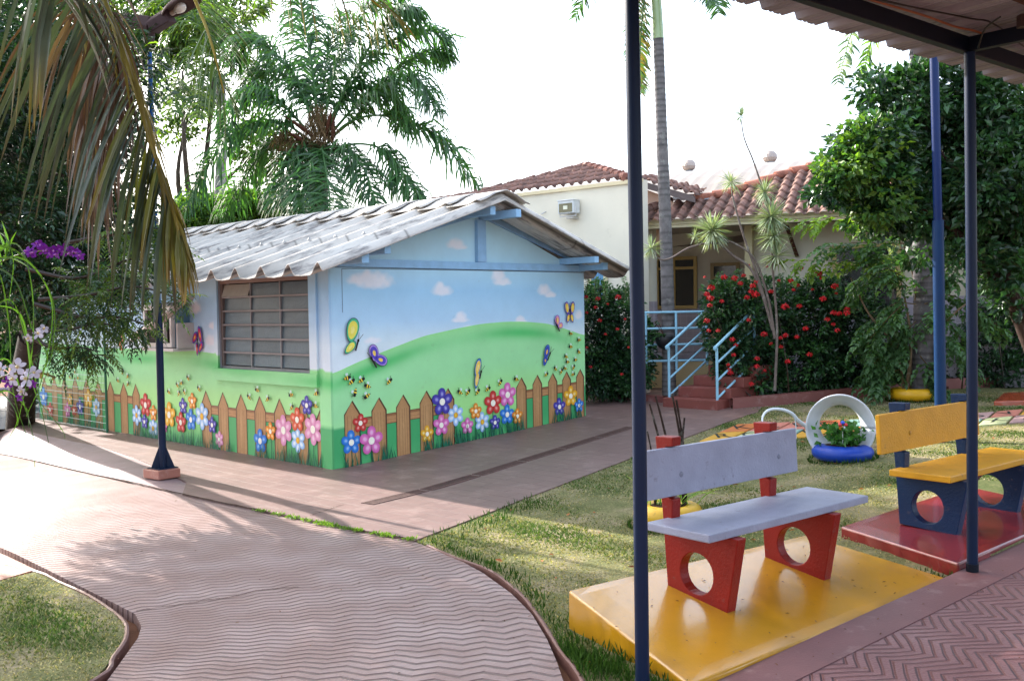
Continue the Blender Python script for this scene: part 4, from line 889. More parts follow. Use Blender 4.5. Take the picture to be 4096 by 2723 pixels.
def blade(mb, p0, d0, L, wd, droop, col, col2=None, n=6, mi=0, twist=0., fold=.25):
    """long strap leaf, V folded, bending under its weight"""
    d = np.asarray(d0, float); d = d / np.linalg.norm(d); p = np.asarray(p0, float).copy(); V = []; C_ = []; st = L / n
    side = np.cross(d, Z); side = side / (np.linalg.norm(side) + 1e-6) if np.linalg.norm(side) > .05 else np.array([1., 0, 0])
    c1 = np.asarray(col); c2 = c1 if col2 is None else np.asarray(col2)
    for i in range(n + 1):
        t = i / n; w_ = wd * (.35 + 1.3 * t if t < .4 else .87 * (1 - (t - .4) / .6) ** .8 + .03) ; w_ = min(w_, wd)
        up_ = np.cross(side, d); sd = side * math.cos(twist * t) + up_ * math.sin(twist * t); nn = np.cross(sd, d)
        V += [p - sd * w_ / 2 + nn * w_ * fold, p, p + sd * w_ / 2 + nn * w_ * fold]; cc = c1 + (c2 - c1) * max(0, (t - .5) / .5); C_ += [cc, cc * .9, cc]
        p = p + d * st; d = d + np.array([0, 0, -1.]) * droop / n; d /= np.linalg.norm(d)
    f = []
    for i in range(n): f += [(3 * i, 3 * i + 1, 3 * i + 4, 3 * i + 3), (3 * i + 1, 3 * i + 2, 3 * i + 5, 3 * i + 4)]
    mb.add(V, f, np.array(C_), mi, True)

def swan():
    c = np.array([3.74, 11.30, 0]); c[2] = float(T(c[0], c[1]))
    t = empty('tyre_planter', c, 'white upright tyre ring in a blue tyre shaped like a swan, planted with herbs', 'planter')
    mb = torus(c + Z * .09, FR_, .335, .105, 48, 16, .85, S(14, 62, 168), tread=1); mb.build('base_tyre', M['rubber'], t)
    # upright ring turned inside out: broad pale band, thin rim
    mb = MB(); ctr = c + np.array([-.02, .02, .36]); nrm = np.array([-.30, -.95, .05]); nrm /= np.linalg.norm(nrm); sx = np.cross(nrm, Z); sx /= np.linalg.norm(sx); sx = sx if sx[0] > 0 else -sx; sz = np.cross(sx, nrm); sz = sz if sz[2] > 0 else -sz
    G = []
    for a in np.linspace(0, 2 * math.pi, 57):
        row = []; ctrs = .03 * math.sin(a)
        for q in np.linspace(0, 1, 9):
            w_ = (.17 + .05 * math.sin(a)) * (q - .35); R = .37 - .15 * math.sin(q * math.pi / 2) ** 1.2 * (1 - .2 * math.sin(a)) if q > .0 else .37
            row.append(ctr + sx * R * math.cos(a) * 1.0 + sz * (R * math.sin(a) * 1.02) - nrm * (w_ * 1.1))
        G.append(row)
    mb.grid(np.array(G), S(214, 216, 222), sm=True); mb.build('ring', M['rubber'], t, solid=.014)
    mb = MB(); nk = [(1855, 980), (1838, 968), (1825, 953), (1805, 944), (1782, 942), (1765, 948), (1757, 960), (1756, 972)]
    mb.tube(bezier([at_y(x, y, 11.5 - i * .05) for i, (x, y) in enumerate(nk)], 30), np.concatenate([np.linspace(.024, .016, 20), np.linspace(.016, .009, 10)]), 10, S(214, 220, 226)); mb.build('neck', M['rubber'], t)
    mb = MB(); mb.tube(bezier([at_y(1829, 955, 11.3), at_y(1833, 975, 11.3), at_y(1834, 1010, 11.3)], 10), .006, 6, S(205, 212, 218)); mb.build('wire', M['rubber'], t)
    mb = MB(); mb.lathe(c + Z * .16, [(.0, .03), (.22, .01)], 20, col=S(70, 46, 34)); mb.build('earth', M['soil'], t)
    mb = MB(); n = 330; P = c + np.stack([rng.normal(0, .11, n), rng.normal(-.05, .10, n), rng.uniform(.18, .40, n)], 1); D = rdir(n, .5)
    cc = np.array(S(70, 120, 54)) * rng.uniform(.6, 1.5, (n, 1)); mb.quads(leaf_quads(P, D, rdir(n), .085, .05), cc)
    mb.build('herb', M['leaf'], t)
    pw = c + np.array([-.05, -.16, .36]); mb = MB()
    for i, cl in enumerate((S(30, 80, 210), S(210, 40, 50), S(240, 130, 40), S(235, 235, 240), S(210, 40, 50))):
        a = i * 1.256 + 1.57; q = pw + np.array([math.cos(a) * .034, 0, math.sin(a) * .034 + .05]); mb.lathe(q, [(0, -.024), (.02, -.014), (.026, 0), (.02, .014), (0, .024)], 10, col=cl)
    mb.tube([pw - Z * .16, pw + Z * .05], .004, 6, S(230, 230, 230))
    tag(mb.build('toy_pinwheel', M['gloss']), 'tiny blue, red and orange plastic pinwheel stuck in the swan planter', 'toy')
swan()
def pot2():
    c = gr(1567, 1150); c = np.array([1.38, 8.95, 0.]); z = float(T(c[0], c[1])); c[2] = z
    t = empty('tyre_planter', c, 'faded yellow tyre with burnt black stalks, standing on the lawn behind the grey bench', 'planter')
    mb = torus(c + Z * .1, FR_, .315, .095, 44, 14, .95, S(214, 168, 40), tread=1); mb.build('base_tyre', M['rubber'], t)
    mb = MB(); mb.lathe(c + Z * .14, [(.0, .06), (.24, .01)], 20, col=S(60, 42, 32)); mb.build('earth', M['soil'], t)
    for (x0, y0, x1, y1, r) in ((1541, 1010, 1496, 930, .014), (1556, 1000, 1510, 912, .014), (1590, 1010, 1548, 906, .016), (1592, 1000, 1558, 921, .016), (1575, 1005, 1577, 962, .014), (1506, 1040, 1491, 993, .012)):
        mb = MB(); p = at_y(x0, y0, c[1] + .02); q = at_y(x1, y1, c[1] - .03); kz = (p[2] - c[2] - .1) / (q[2] - p[2]); rt_ = p - (q - p) * kz * .9; rt_[0] = c[0] + np.clip(rt_[0] - c[0], -.2, .2); b0_ = c + np.array([np.clip(p[0] - c[0], -.16, .16), 0, .1]); ts = np.linspace(0, 1, 22)[:, None]; pts = b0_ + (q - b0_) * ts + np.array([.03, 0, 0]) * np.sin(ts * 3.14) * np.sign(b0_[0] - q[0])
        mb.tube(pts, np.linspace(r, r * .55, 22) * rng.uniform(.85, 1.2, 22), 8, S(52, 40, 34)); mb.build('stalk', M['bark'], t)
    for i in range(16):
        mb_ = MB(); 
    mb = MB()
    for i in range(34):
        a = rng.uniform(0, 6.28); d = np.array([math.cos(a), math.sin(a) * .6, rng.uniform(.6, 1.8)]); blade(mb, c + np.array([rng.normal(.02, .09), rng.normal(0, .05), .16]), d, rng.uniform(.25, .52), .022, rng.uniform(.4, 1.4), np.array(S(120, 168, 50)) * rng.uniform(.6, 1.2), np.array(S(190, 200, 90)), 5)
    mb.build('leaves', M['leaf'], t)
pot2()
TILES = []
def alphabet():
    PALC = dict(o=S(206, 120, 62), y=S(214, 160, 54), s=S(206, 130, 112), t=S(138, 172, 162), g=S(196, 202, 150), l=S(188, 152, 150), r=S(206, 106, 62))
    rows = []
    def row(y0, y1, xs0, xs1, cols, lets, nm):
        for i, (cl, le) in enumerate(zip(cols, lets)):
            g = .06; a0, a1 = xs0 + i + g, xs0 + i + 1 - g; rows.append((y0, y1, i, cl, le))
    # two rows of slabs: u runs along the row, edges lean as laid
    p0, p1 = gr(1655, 998), gr(1716, 998); q0 = gr(1697, 979.5)
    e1 = np.array([1., -.07, 0]); e1 /= np.linalg.norm(e1); e2 = (q0 - p0) * [1, 1, 0]; l2 = np.linalg.norm(e2); e2 /= l2
    w1 = .395
    def mk(o, cl, le, name_):
        mb = MB(); c = [o + e1 * .02, o + e1 * (w1 - .02), o + e1 * (w1 - .02) + e2 * (l2 - .03), o + e2 * (l2 - .03) + e1 * .02]
        top = np.array([[*p[:2], float(T(p[0], p[1])) + .022] for p in c]); lo = top - [0, 0, .05]
        TILES.append(c); V = list(top) + list(lo); mb.add(V, [(0, 1, 2, 3), (0, 4, 5, 1), (1, 5, 6, 2), (2, 6, 7, 3), (3, 7, 4, 0)], PALC[cl])
        lt = f'{dict(o="orange", y="yellow", s="salmon pink", t="pale teal", g="pale green", l="lilac pink", r="red orange")[cl]} slab painted with a black letter {le}, in the alphabet path across the lawn'
        t = tag(mb.build('letter_slab', M['tile'], bevel=.008), lt, 'paving slab', 'letter slabs across the lawn')
        cu = bpy.data.curves.new('letter', 'FONT'); cu.body = le; cu.align_x = 'CENTER'; cu.align_y = 'CENTER'; cu.size = .36; cu.resolution_u = 3
        to = bpy.data.objects.new('tmp', cu); COL.objects.link(to); bpy.context.view_layer.update(); dg = bpy.context.evaluated_depsgraph_get(); me = bpy.data.meshes.new_from_object(to.evaluated_get(dg)); bpy.data.objects.remove(to)
        lo_ = bpy.data.objects.new('letter', me); COL.objects.link(lo_); me.materials.clear(); me.materials.append(M['letter'])
        ctr = np.array(top).mean(0) + [0, 0, .003]; nv = np.cross(top[1] - top[0], top[3] - top[0]); nv /= np.linalg.norm(nv); xv = e1 - nv * np.dot(e1, nv); xv /= np.linalg.norm(xv); yv = np.cross(nv, xv) 
        R_ = Matrix([[xv[i], yv[i] * 1.3, nv[i], ctr[i] - t.location[i]] for i in range(3)] + [[0, 0, 0, 1]]); me.transform(R_); lo_.parent = t
    M['letter'] = mat('letter_paint', .6, .3, 20, .3, col=S(34, 44, 40))
    base = p0
    for i, (cl, le) in enumerate(zip('ossrtgyolsyt', 'KCEGHAMPSVNJ')):
        if le in 'PSV': pass
        mk(base + e1 * (w1 * i * 1.0 + (0 if i < 7 else .05)), cl, le, '')
    off = base - e2 * (l2 + .02)
    for i, (cl, le) in enumerate(zip('ygtyolgstgls', 'RODUBWSQTXZL')):
        mk(off + e1 * w1 * i, cl, le, '')
alphabet()
def pot3():
    c = gr(2122, 927); c = c + [0, .32, 0]; c[2] = float(T(c[0], c[1]))
    t = empty('tyre_planter', c, 'bright yellow tyre round the foot of the small leafy tree', 'planter')
    torus(c + Z * .1, FR_, .37, .10, 40, 14, .95, S(226, 170, 24), tread=1).build('base_tyre', M['rubber'], t)
    mb = MB(); mb.lathe(c + Z * .12, [(.0, .03), (.28, .01)], 20, col=S(60, 42, 32)); mb.build('earth', M['soil'], t)
    return c
POT3 = pot3()
def far_pole():
    c = gr(2168, 1045); p = at_z(2168, 1040, .2); c = np.array([p[0] * 1.0, p[1], float(T(p[0], p[1]))])
    t = empty('blue_post', c, 'tall light blue steel post in two diameters, on the lawn behind the yellow bench', 'post')
    zt = at_y(2163, 508, c[1])[2]; mb = MB(); mb.tube([c - Z * .05, np.array([c[0] - .03, c[1], zt])], .066, 18, S(5, 46, 86)); mb.build('lower_tube', M['metal'], t)
    mb = MB(); mb.tube([np.array([c[0] - .03, c[1], zt]), np.array([c[0] - .10, c[1], 6.4])], .05, 16, S(3, 34, 84)); mb.build('upper_tube', M['metal'], t)
far_pole()
def orange_bench():
    c = gr(2359, 900, .3); t = empty('bench', c, 'orange bench cut off by the right frame edge', 'bench', 'concrete benches on the coloured slabs')
    d = at_y
    y = 17.5; p = at_y(2343, 880, y); g0 = float(T(p[0], p[1]))
    mb = MB(); a = at_y(2336, 846, y); mb.box(a, np.array([1.7, .3, 0]), np.array([-.1, .45, 0]), Z * .07, S(226, 92, 40)); mb.build('seat', M['bench'], t, bevel=.008)
    mb = MB(); a = at_y(2346, 834, y + .5); mb.box(a, np.array([1.7, .3, 0]), np.array([0, .05, 0]), Z * .30, S(214, 84, 40)); mb.build('backrest', M['bench'], t, bevel=.008)
    for k_ in (.25, 1.3):
        mb = MB(); a = at_y(2336, 846, y) + np.array([k_, .05, 0]); mb.box(np.array([a[0], a[1], g0]), np.array([.1, 0, 0]), np.array([0, .36, 0]), Z * (a[2] - g0), S(40, 60, 80)); mb.build('leg', M['bench'], t)
    q = [gr(2289, 934), gr(2500, 930), gr(2520, 905), gr(2312, 914)]
    pad('bench_slab', q, [float(T(a[0], a[1])) + .07 for a in q], S(190, 84, 52), 'dull orange concrete slab at the right frame edge by the hedge')
orange_bench()
# ================================================================== STAIR, RAILINGS, MAIN BUILDING
GB = 3.62                                                     # gutter height
gA, gB = at_y(1440, 509, 19.3), at_y(1990, 487, 17.6)
GDIR = (gB - gA) * [1, 1, 0]; GDIR /= np.linalg.norm(GDIR); GN = np.array([GDIR[1], -GDIR[0], 0])      # GN faces the camera
FL = .98                                                      # veranda floor level
def main_building():
    t = empty('main_building', (4.5, 20, 0), 'cream building with a dark veranda, clay tile roof and moulded gutter, behind the red flowers', 'building')
    o = gA * [1, 1, 0]; Q = lambda s, d, z: o + GDIR * s - GN * d + Z * z
    CR = S(196, 188, 170); RL = np.linalg.norm((gB - gA)[:2]) + 9
    mb = MB()
    # inner wall under the eave, upper cream, lower tiles
    dep = 1.6; o_s = 0.
    pcs = [(3.5, RL, .30)]
    mb.quads(np.array([[Q(-2, dep + 1.2, FL), Q(2.3, dep + 1.2, FL), Q(2.3, dep + 1.2, 3.55), Q(-2, dep + 1.2, 3.55)], [Q(2.3, .62, FL + 1.1), Q(RL, .62, FL + 1.1), Q(RL, .62, 3.55), Q(2.3, .62, 3.55)], [Q(2.3, dep + 1.2, FL), Q(2.3, .62, FL), Q(2.3, .62, 3.55), Q(2.3, dep + 1.2, 3.55)]]), CR)
    mb.build('wall', M['wall2'], t)
    mb = MB(); TL = S(158, 150, 160); f_ = .004
    mb.quads(np.array([[Q(-2, dep + 1.19, FL), Q(2.29, dep + 1.19, FL), Q(2.29, dep + 1.19, FL + 1.12), Q(-2, dep + 1.19, FL + 1.12)], [Q(2.3, .60, 0), Q(RL, .60, 0), Q(RL, .60, FL + 1.1), Q(2.3, .60, FL + 1.1)], [Q(2.28, dep + 1.2, FL), Q(2.28, .60, FL), Q(2.28, .60, FL + 1.1), Q(2.28, dep + 1.2, FL + 1.1)]]), TL)
    mb.build('tiled_dado', M['walltile'], t)
    mb = MB(); mb.quads(np.array([[Q(-2, -.25, 3.45), Q(-2, 3, 3.55), Q(RL, 3, 3.55), Q(RL, -.25, 3.45)]]), S(150, 140, 120)); mb.build('soffit', M['wall2'], t)
    mb = MB(); mb.box(Q(-2, -.05, .1), GDIR * 4.4, -GN * 3, Z * (FL - .1), S(182, 160, 120)); mb.build('veranda_base', M['wall2'], t)
    mb = MB(); mb.box(Q(-2, -.08, FL), GDIR * 4.36, -GN * 2.85, Z * .012, S(66, 74, 92)); mb.build('veranda_floor', M['gloss'], t)
    # round pillar and square post
    pc = at_pl(1496, 700, Q(0, .25, 0), GN); pc = np.array([pc[0], pc[1], 0]); mb = MB(); mb.tube([pc + Z * (FL + 1.1), pc + Z * 3.5], .155, 20, S(206, 204, 190)); mb.build('pillar', M['wall2'], t)
    mb = MB(); mb.tube([pc + Z * FL, pc + Z * (FL + 1.1)], .158, 20, TL); mb.build('pillar_dado', M['walltile'], t)
    pc = at_pl(1727, 700, Q(0, .45, 0), GN); pc[2] = 0; mb = MB(); mb.cbox(pc + Z * 2.4, .07, .1, 1.2, S(190, 178, 140), ax=(GDIR, GN, Z)); mb.build('post', M['wall2'], t)
    # gutter moulding
    mb = MB(); pr = [(0, 0), (.04, .0), (.04, .05), (.075, .06), (.075, .10), (.11, .115), (.11, .155), (.02, .16), (0, .16)]
    G = np.array([[Q(s, -.25 - a, 3.44 + b) for a, b in pr] for s in np.linspace(-.42, RL, 30)]); mb.grid(G, S(222, 214, 182)); 
    mb.build('gutter', M['wall2'], t)
    # windows, doors
    def opening(name, x0, y0, x1, y1, depth, colf, rows=(), cols=(), gl=M['darkglass'], fw=.07):
        p = Q(0, depth, 0); a = at_pl(x0, y1, p, GN); b = at_pl(x1, y0, p, GN); s0, s1 = (a - o) @ GDIR, (b - o) @ GDIR; z0, z1 = a[2], b[2]
        mb = MB()
        def bar(sa, sb, za, zb, th=.06): mb.box(Q(sa, depth, za), GDIR * (sb - sa), GN * th, Z * (zb - za), colf)
        bar(s0, s1, z0, z0 + fw); bar(s0, s1, z1 - fw, z1); bar(s0, s0 + fw, z0 + fw, z1 - fw); bar(s1 - fw, s1, z0 + fw, z1 - fw)
        for r in rows: z = z0 + (z1 - z0) * r; bar(s0 + fw, s1 - fw, z - fw * .4, z + fw * .4, .055)
        for c in cols: s = s0 + (s1 - s0) * c; bar(s - fw * .4, s + fw * .4, z0 + fw, z1 - fw, .05)
        f = mb.build(name, M['wall2'], t)
        mb = MB(); mb.quads(np.array([[Q(s0 + fw, depth - .02, z0 + fw), Q(s1 - fw, depth - .02, z0 + fw), Q(s1 - fw, depth - .02, z1 - fw), Q(s0 + fw, depth - .02, z1 - fw)]]), S(30, 34, 40)); mb.build('pane', gl, t).parent = f
    opening('window', 1512, 590, 1606, 712, dep + 1.18, S(176, 150, 96), rows=(.78,), cols=(.45,))
    opening('door', 1640, 604, 1704, 850, dep + 1.18, S(150, 128, 92), rows=(.86,), cols=())
    opening('window', 1919, 560, 2075, 720, .60, S(176, 158, 108), rows=(.72,), cols=())
    # diagonal brown roof strut seen under the eave
    mb = MB(); a = at_pl(1812, 520, Q(0, .3, 0), GN); b = at_pl(1836, 590, Q(0, .58, 0), GN); mb.tube([a, b], .04, 6, S(70, 34, 26)); mb.build('strut', M['rust'], t)
    # tile roof: a plane rising behind the gutter, clipped to its outline
    sl = math.tan(math.radians(24)); nrm = np.cross(GDIR, -GN + Z * sl); pl0 = Q(0, -.33, 3.62)
    out = [at_pl(x, y, pl0, nrm) for x, y in [(1436, 512), (1476, 508), (1546, 465), (1600, 463), (1650, 455), (1700, 442), (1760, 421), (1830, 399), (1917, 378), (2100, 330), (2500, 300), (2500, 470), (1990, 487)]]
    return t, Q, out, sl, pl0
def tile_roof(parent, o, ds, du, out, col, name='roof', pw=.215, ph=.36, cap=None):
    """barrel clay tiles on the plane (o, ds along the eave, du up the slope), clipped to an outline"""
    ds = ds / np.linalg.norm(ds); du = du / np.linalg.norm(du); nn = np.cross(ds, du); nn = nn if nn[2] > 0 else -nn
    pts = [((p - o) @ ds, (p - o) @ du) for p in out]; s0, s1 = min(p[0] for p in pts), max(p[0] for p in pts); t0, t1 = min(p[1] for p in pts), max(p[1] for p in pts)
    ss = np.arange(s0, s1, pw / 8); mb = MB(); k = 0; nr = int((t1 - t0) / ph) + 1
    for r in range(nr):
        tt = t0 + ph * np.array([r - .06, r + .0, r + .5, r + 1.0]); St, Tt = np.meshgrid(ss, tt, indexing='ij')
        q = (St / pw) % 1; h = np.where(q < .62, .052 * np.sin(np.pi * q / .62), -.022 * np.sin(np.pi * (q - .62) / .38)) + (.036 - .036 * (Tt - tt[1]) / ph); h[:, 0] = h[:, 1] - .03
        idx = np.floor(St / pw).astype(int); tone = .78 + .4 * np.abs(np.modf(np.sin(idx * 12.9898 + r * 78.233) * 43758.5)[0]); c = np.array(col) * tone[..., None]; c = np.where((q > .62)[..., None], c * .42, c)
        G = o + St[..., None] * ds + Tt[..., None] * du + h[..., None] * nn
        cs_, ct_ = (St[:-1, :-1] + St[1:, 1:]) / 2, (Tt[:-1, :-1] + Tt[1:, 1:]) / 2; mk = pip(np.array(pts), cs_, np.maximum(ct_, t0 + 1e-3))
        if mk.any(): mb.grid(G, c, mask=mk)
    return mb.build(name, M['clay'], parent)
def cap_line(parent, pts, col, r=.085, name='ridge_cap'):
    P = bezier(pts, 60); L_ = np.concatenate([[0], np.cumsum(np.linalg.norm(np.diff(P, axis=0), axis=1))]); mb = MB(); st = .36; a = 0
    while a < L_[-1]:
        b = min(a + st + .04, L_[-1]); p = np.array([np.interp(a, L_, P[:, i]) for i in range(3)]); q = np.array([np.interp(b, L_, P[:, i]) for i in range(3)])
        mb.tube([p + Z * .02, q], [r * 1.08, r * .85], 8, np.array(col) * rng.uniform(.75, 1.1)); a += st
    return mb.build(name, M['clay'], parent)
TC = S(142, 106, 94)
mb_t, Qm, out_m, sl_m, pl0_m = main_building()
tile_roof(mb_t, pl0_m, GDIR, -GN + Z * sl_m, out_m, TC)
cap_line(mb_t, [p + Z * .03 for p in out_m[3:9]], S(176, 112, 92))
cap_line(mb_t, [out_m[0] + Z * .02, out_m[2] + Z * .03], S(120, 92, 84))
mb = MB(); a_, b_ = out_m[2], out_m[3]; mb.box(a_ + Z * .02, (b_ - a_) * 1.6, -GN * .25 + Z * .12, Z * .02, S(170, 178, 188)); mb.build('valley_flashing', M['galv'], mb_t)

def cream_block():
    pR = at_y(1470, 414, 19.0); pLl = at_y(1190, 447, 20.75); zt = 4.22
    pR = at_z(1476, 413, 4.3); pLl = at_z(1190, 447, 4.3)
    t = empty('cream_wall_block', (2.4, 19.5, 0), 'plain cream rendered block with a hipped clay tile roof behind the painted classroom', 'building')
    d = (pR - pLl) * [1, 1, 0]; L_ = np.linalg.norm(d); d /= L_; n = np.array([d[1], -d[0], 0]); dd = -n
    mb = MB(); mb.quads(np.array([[pLl * [1, 1, 0] - d * 3, pR * [1, 1, 0], pR, pLl - d * 3], [pR * [1, 1, 0], pR * [1, 1, 0] + dd * .22, pR + dd * .22, pR]]), S(226, 220, 202)); mb.build('wall', M['wall2'], t)
    mb = MB(); mb.box(pLl - d * 3 - Z * .06, d * (L_ + 3.06), n * .05, Z * .07, S(222, 208, 172)); mb.build('cornice', M['wall2'], t)
    # roof plane rising behind the wall top
    sl = math.tan(math.radians(21)); nrm = np.cross(d, dd + Z * sl); pl0 = pLl + n * .06 + Z * .03
    out = [at_pl(x, y, pl0, nrm) for x, y in [(1112, 441), (1190, 447.5), (1300, 434), (1446, 416), (1443, 411), (1400, 396), (1347, 382), (1250, 407)]]
    tile_roof(t, pl0, d, dd + Z * sl, [pLl - d * 2.9, pR, out[5] , out[6], out[7], out[0]], TC)
    cap_line(t, [out[4], out[5], out[6]], S(160, 108, 94)); cap_line(t, [out[6], out[7], out[0]], S(120, 84, 76), .06)
    # the window with blue boards low on the wall
    f = lambda x, y, off=.0: at_pl(x, y, pLl + n * off, n)
    a, b = f(1358, 690, .02), f(1399, 586, .02); s = (b - a) @ d
    mb = MB(); fr = S(214, 206, 168)
    mb.box(a, d * s, n * .04, Z * .06, fr); mb.box(np.array([a[0], a[1], b[2] - .06]), d * s, n * .04, Z * .06, fr); mb.box(b * [1, 1, 0] - d * .07 + Z * (a[2] + .06), d * .07, n * .04, Z * (b[2] - a[2] - .12), fr); mb.box(a + Z * .06, d * .07, n * .04, Z * (b[2] - a[2] - .12), fr)
    w_ = mb.build('window', M['wall2'], t); mb = MB()
    for k in range(5): mb.box(a + d * (.08 + k * (s - .16) / 5) + Z * .07, d * ((s - .16) / 5 - .012), n * .02, Z * (b[2] - a[2] - .30), S(108, 160, 200))
    mb.build('boards', M['beam'], t).parent = w_
    # floodlight and its bracket
    c = f(1312, 478, .12); fl = empty('floodlight', c, 'white metal floodlight with a glass front fixed high on the cream wall', 'floodlight')
    mb = MB(); ax = (d, n, Z); mb.cbox(c + n * .02, .19, .10, .12, S(214, 218, 220), ax=ax); mb.box(c - d * .2 + Z * .12 + n * -.08, d * .4, n * .22, Z * .02, S(225, 228, 228)); mb.build('housing', M['metal'], fl, bevel=.015)
    mb = MB(); mb.cbox(c + n * .123 - Z * .015, .16, .004, .085, S(120, 116, 90), ax=ax); mb.cbox(c + n * .13 - Z * .01, .05, .004, .035, S(220, 220, 200), ax=ax); mb.build('glass', M['glass'], fl)
    mb = MB(); mb.tube([c - d * .19 + n * .05, c - d * .2 + n * .05 - Z * .17, c + d * .2 + n * .05 - Z * .17, c + d * .19 + n * .05], .012, 6, S(214, 214, 214)); mb.box(c - d * .02 - Z * .22 - n * .1, d * .15, n * .18, Z * .03, S(190, 186, 178)); mb.build('bracket', M['metal'], fl)
    c = f(1258, 487, .0); mb = MB(); mb.tube([c, c + n * .08 - d * .06 - Z * .06], .012, 6, S(190, 190, 190)); mb.build('hook', M['metal'], t)
    # small pink gabled bit right of the wall
    p0 = pR + dd * 1.2; nb = MB()
    g = lambda x, y: at_pl(x, y, p0, GN)
    nb.add([g(1474, 432), g(1530, 452), g(1556, 470), g(1530, 560), g(1474, 560)], [(0, 1, 2, 3, 4)], S(232, 196, 176)); nb.build('side_gable', M['wall2'], t)
    e0, e1 = g(1472, 414) + GN * .25, g(1606, 452) + GN * .25; nb = MB(); nb.box(e0 - Z * .14, e1 - e0, -GN * .1, Z * .12, S(112, 100, 98)); nb.build('barge_board', M['beam'], t)
    back = -GN * 2.2
    dsl = np.cross(np.cross(e1 - e0, back), Z)
    out2 = [e0, e1, e1 + back * .5 + Z * .5, e0 + back + Z * .15]
    ds = (e1 - e0); du = back + Z * .35; tile_roof(t, e0 + Z * .0, ds, du - ds * (du @ ds) / (ds @ ds), [e0, e1 + ds * .05, e1 + du * .5, e0 + du * .45], TC)
cream_block()
def metal_hall():
    t = empty('metal_roof_hall', (6, 30, 0), 'long hall with a pale curved metal roof far behind the tile roofs', 'building')
    Yd = 28; a = at_y(1440, 418, Yd); b = at_y(1990, 360, Yd - 3); d = (b - a) * [1, 1, 0]; d /= np.linalg.norm(d); n = np.array([d[1], -d[0], 0]); sl_ = (b[2] - a[2]) / np.linalg.norm((b - a)[:2])
    G = []
    for s in np.arange(-1, 16, .12):
        row = []; zt = a[2] + s * sl_
        for q in np.linspace(0, 1, 10): ang = q * 1.1; row.append(a * [1, 1, 0] + d * s + n * 6 * math.sin(ang) + Z * (zt - 4.2 * (1 - math.cos(ang)) + .012 * (int(s / .12) % 3 == 0)))
        G.append(row)
    mb = MB(); mb.grid(np.array(G)[:, ::-1], S(136, 126, 118)); mb.build('roof', M['galv2'], t)
    mb = MB(); p, q = a * [1, 1, 0] - d, a * [1, 1, 0] + d * 16; mb.quads(np.array([[p + n * 5.2, q + n * 5.2, q + n * 5.2 + Z * (a[2] - 2.2), p + n * 5.2 + Z * (a[2] - 2.4)]]), S(214, 206, 186)); mb.build('wall', M['wall2'], t)
    for x, y, r, lb_ in ((1587, 397, .15, 'round spinning roof vent, the smaller one left on the pale metal roof'), (1774, 378, .15, 'round spinning roof vent, the one further right on the pale metal roof')):
        c = at_y(x, y + 6, Yd - 1.0 - (x > 1700) * .9); k = (Yd - 1.0) / 28; v = empty('roof_vent', c, lb_, 'roof vent', 'turbine vents on the metal roof')
        mb = MB(); mb.tube([c - Z * .35, c + Z * .12], r * .72, 18, S(120, 128, 138)); mb.build('neck', M['galv'], v)
        mb = MB(); th = np.linspace(0, 2 * math.pi, 49); G = []
        for h, rr in ((.12, .8), (.16, 1.06), (.23, 1.2), (.31, 1.12), (.38, .8), (.41, .3), (.415, .02)): G.append([c + Z * h + np.array([math.cos(a_ + h * 1.5), math.sin(a_ + h * 1.5), 0]) * r * rr * (1 + .05 * (i % 2)) for i, a_ in enumerate(th)])
        mb.grid(np.array(G).transpose(1, 0, 2), S(170, 156, 148)); mb.build('turbine', M['galv'], v)
M['galv2'] = mat('pale_metal_roof', .5, .4, .5, .08)
metal_hall()

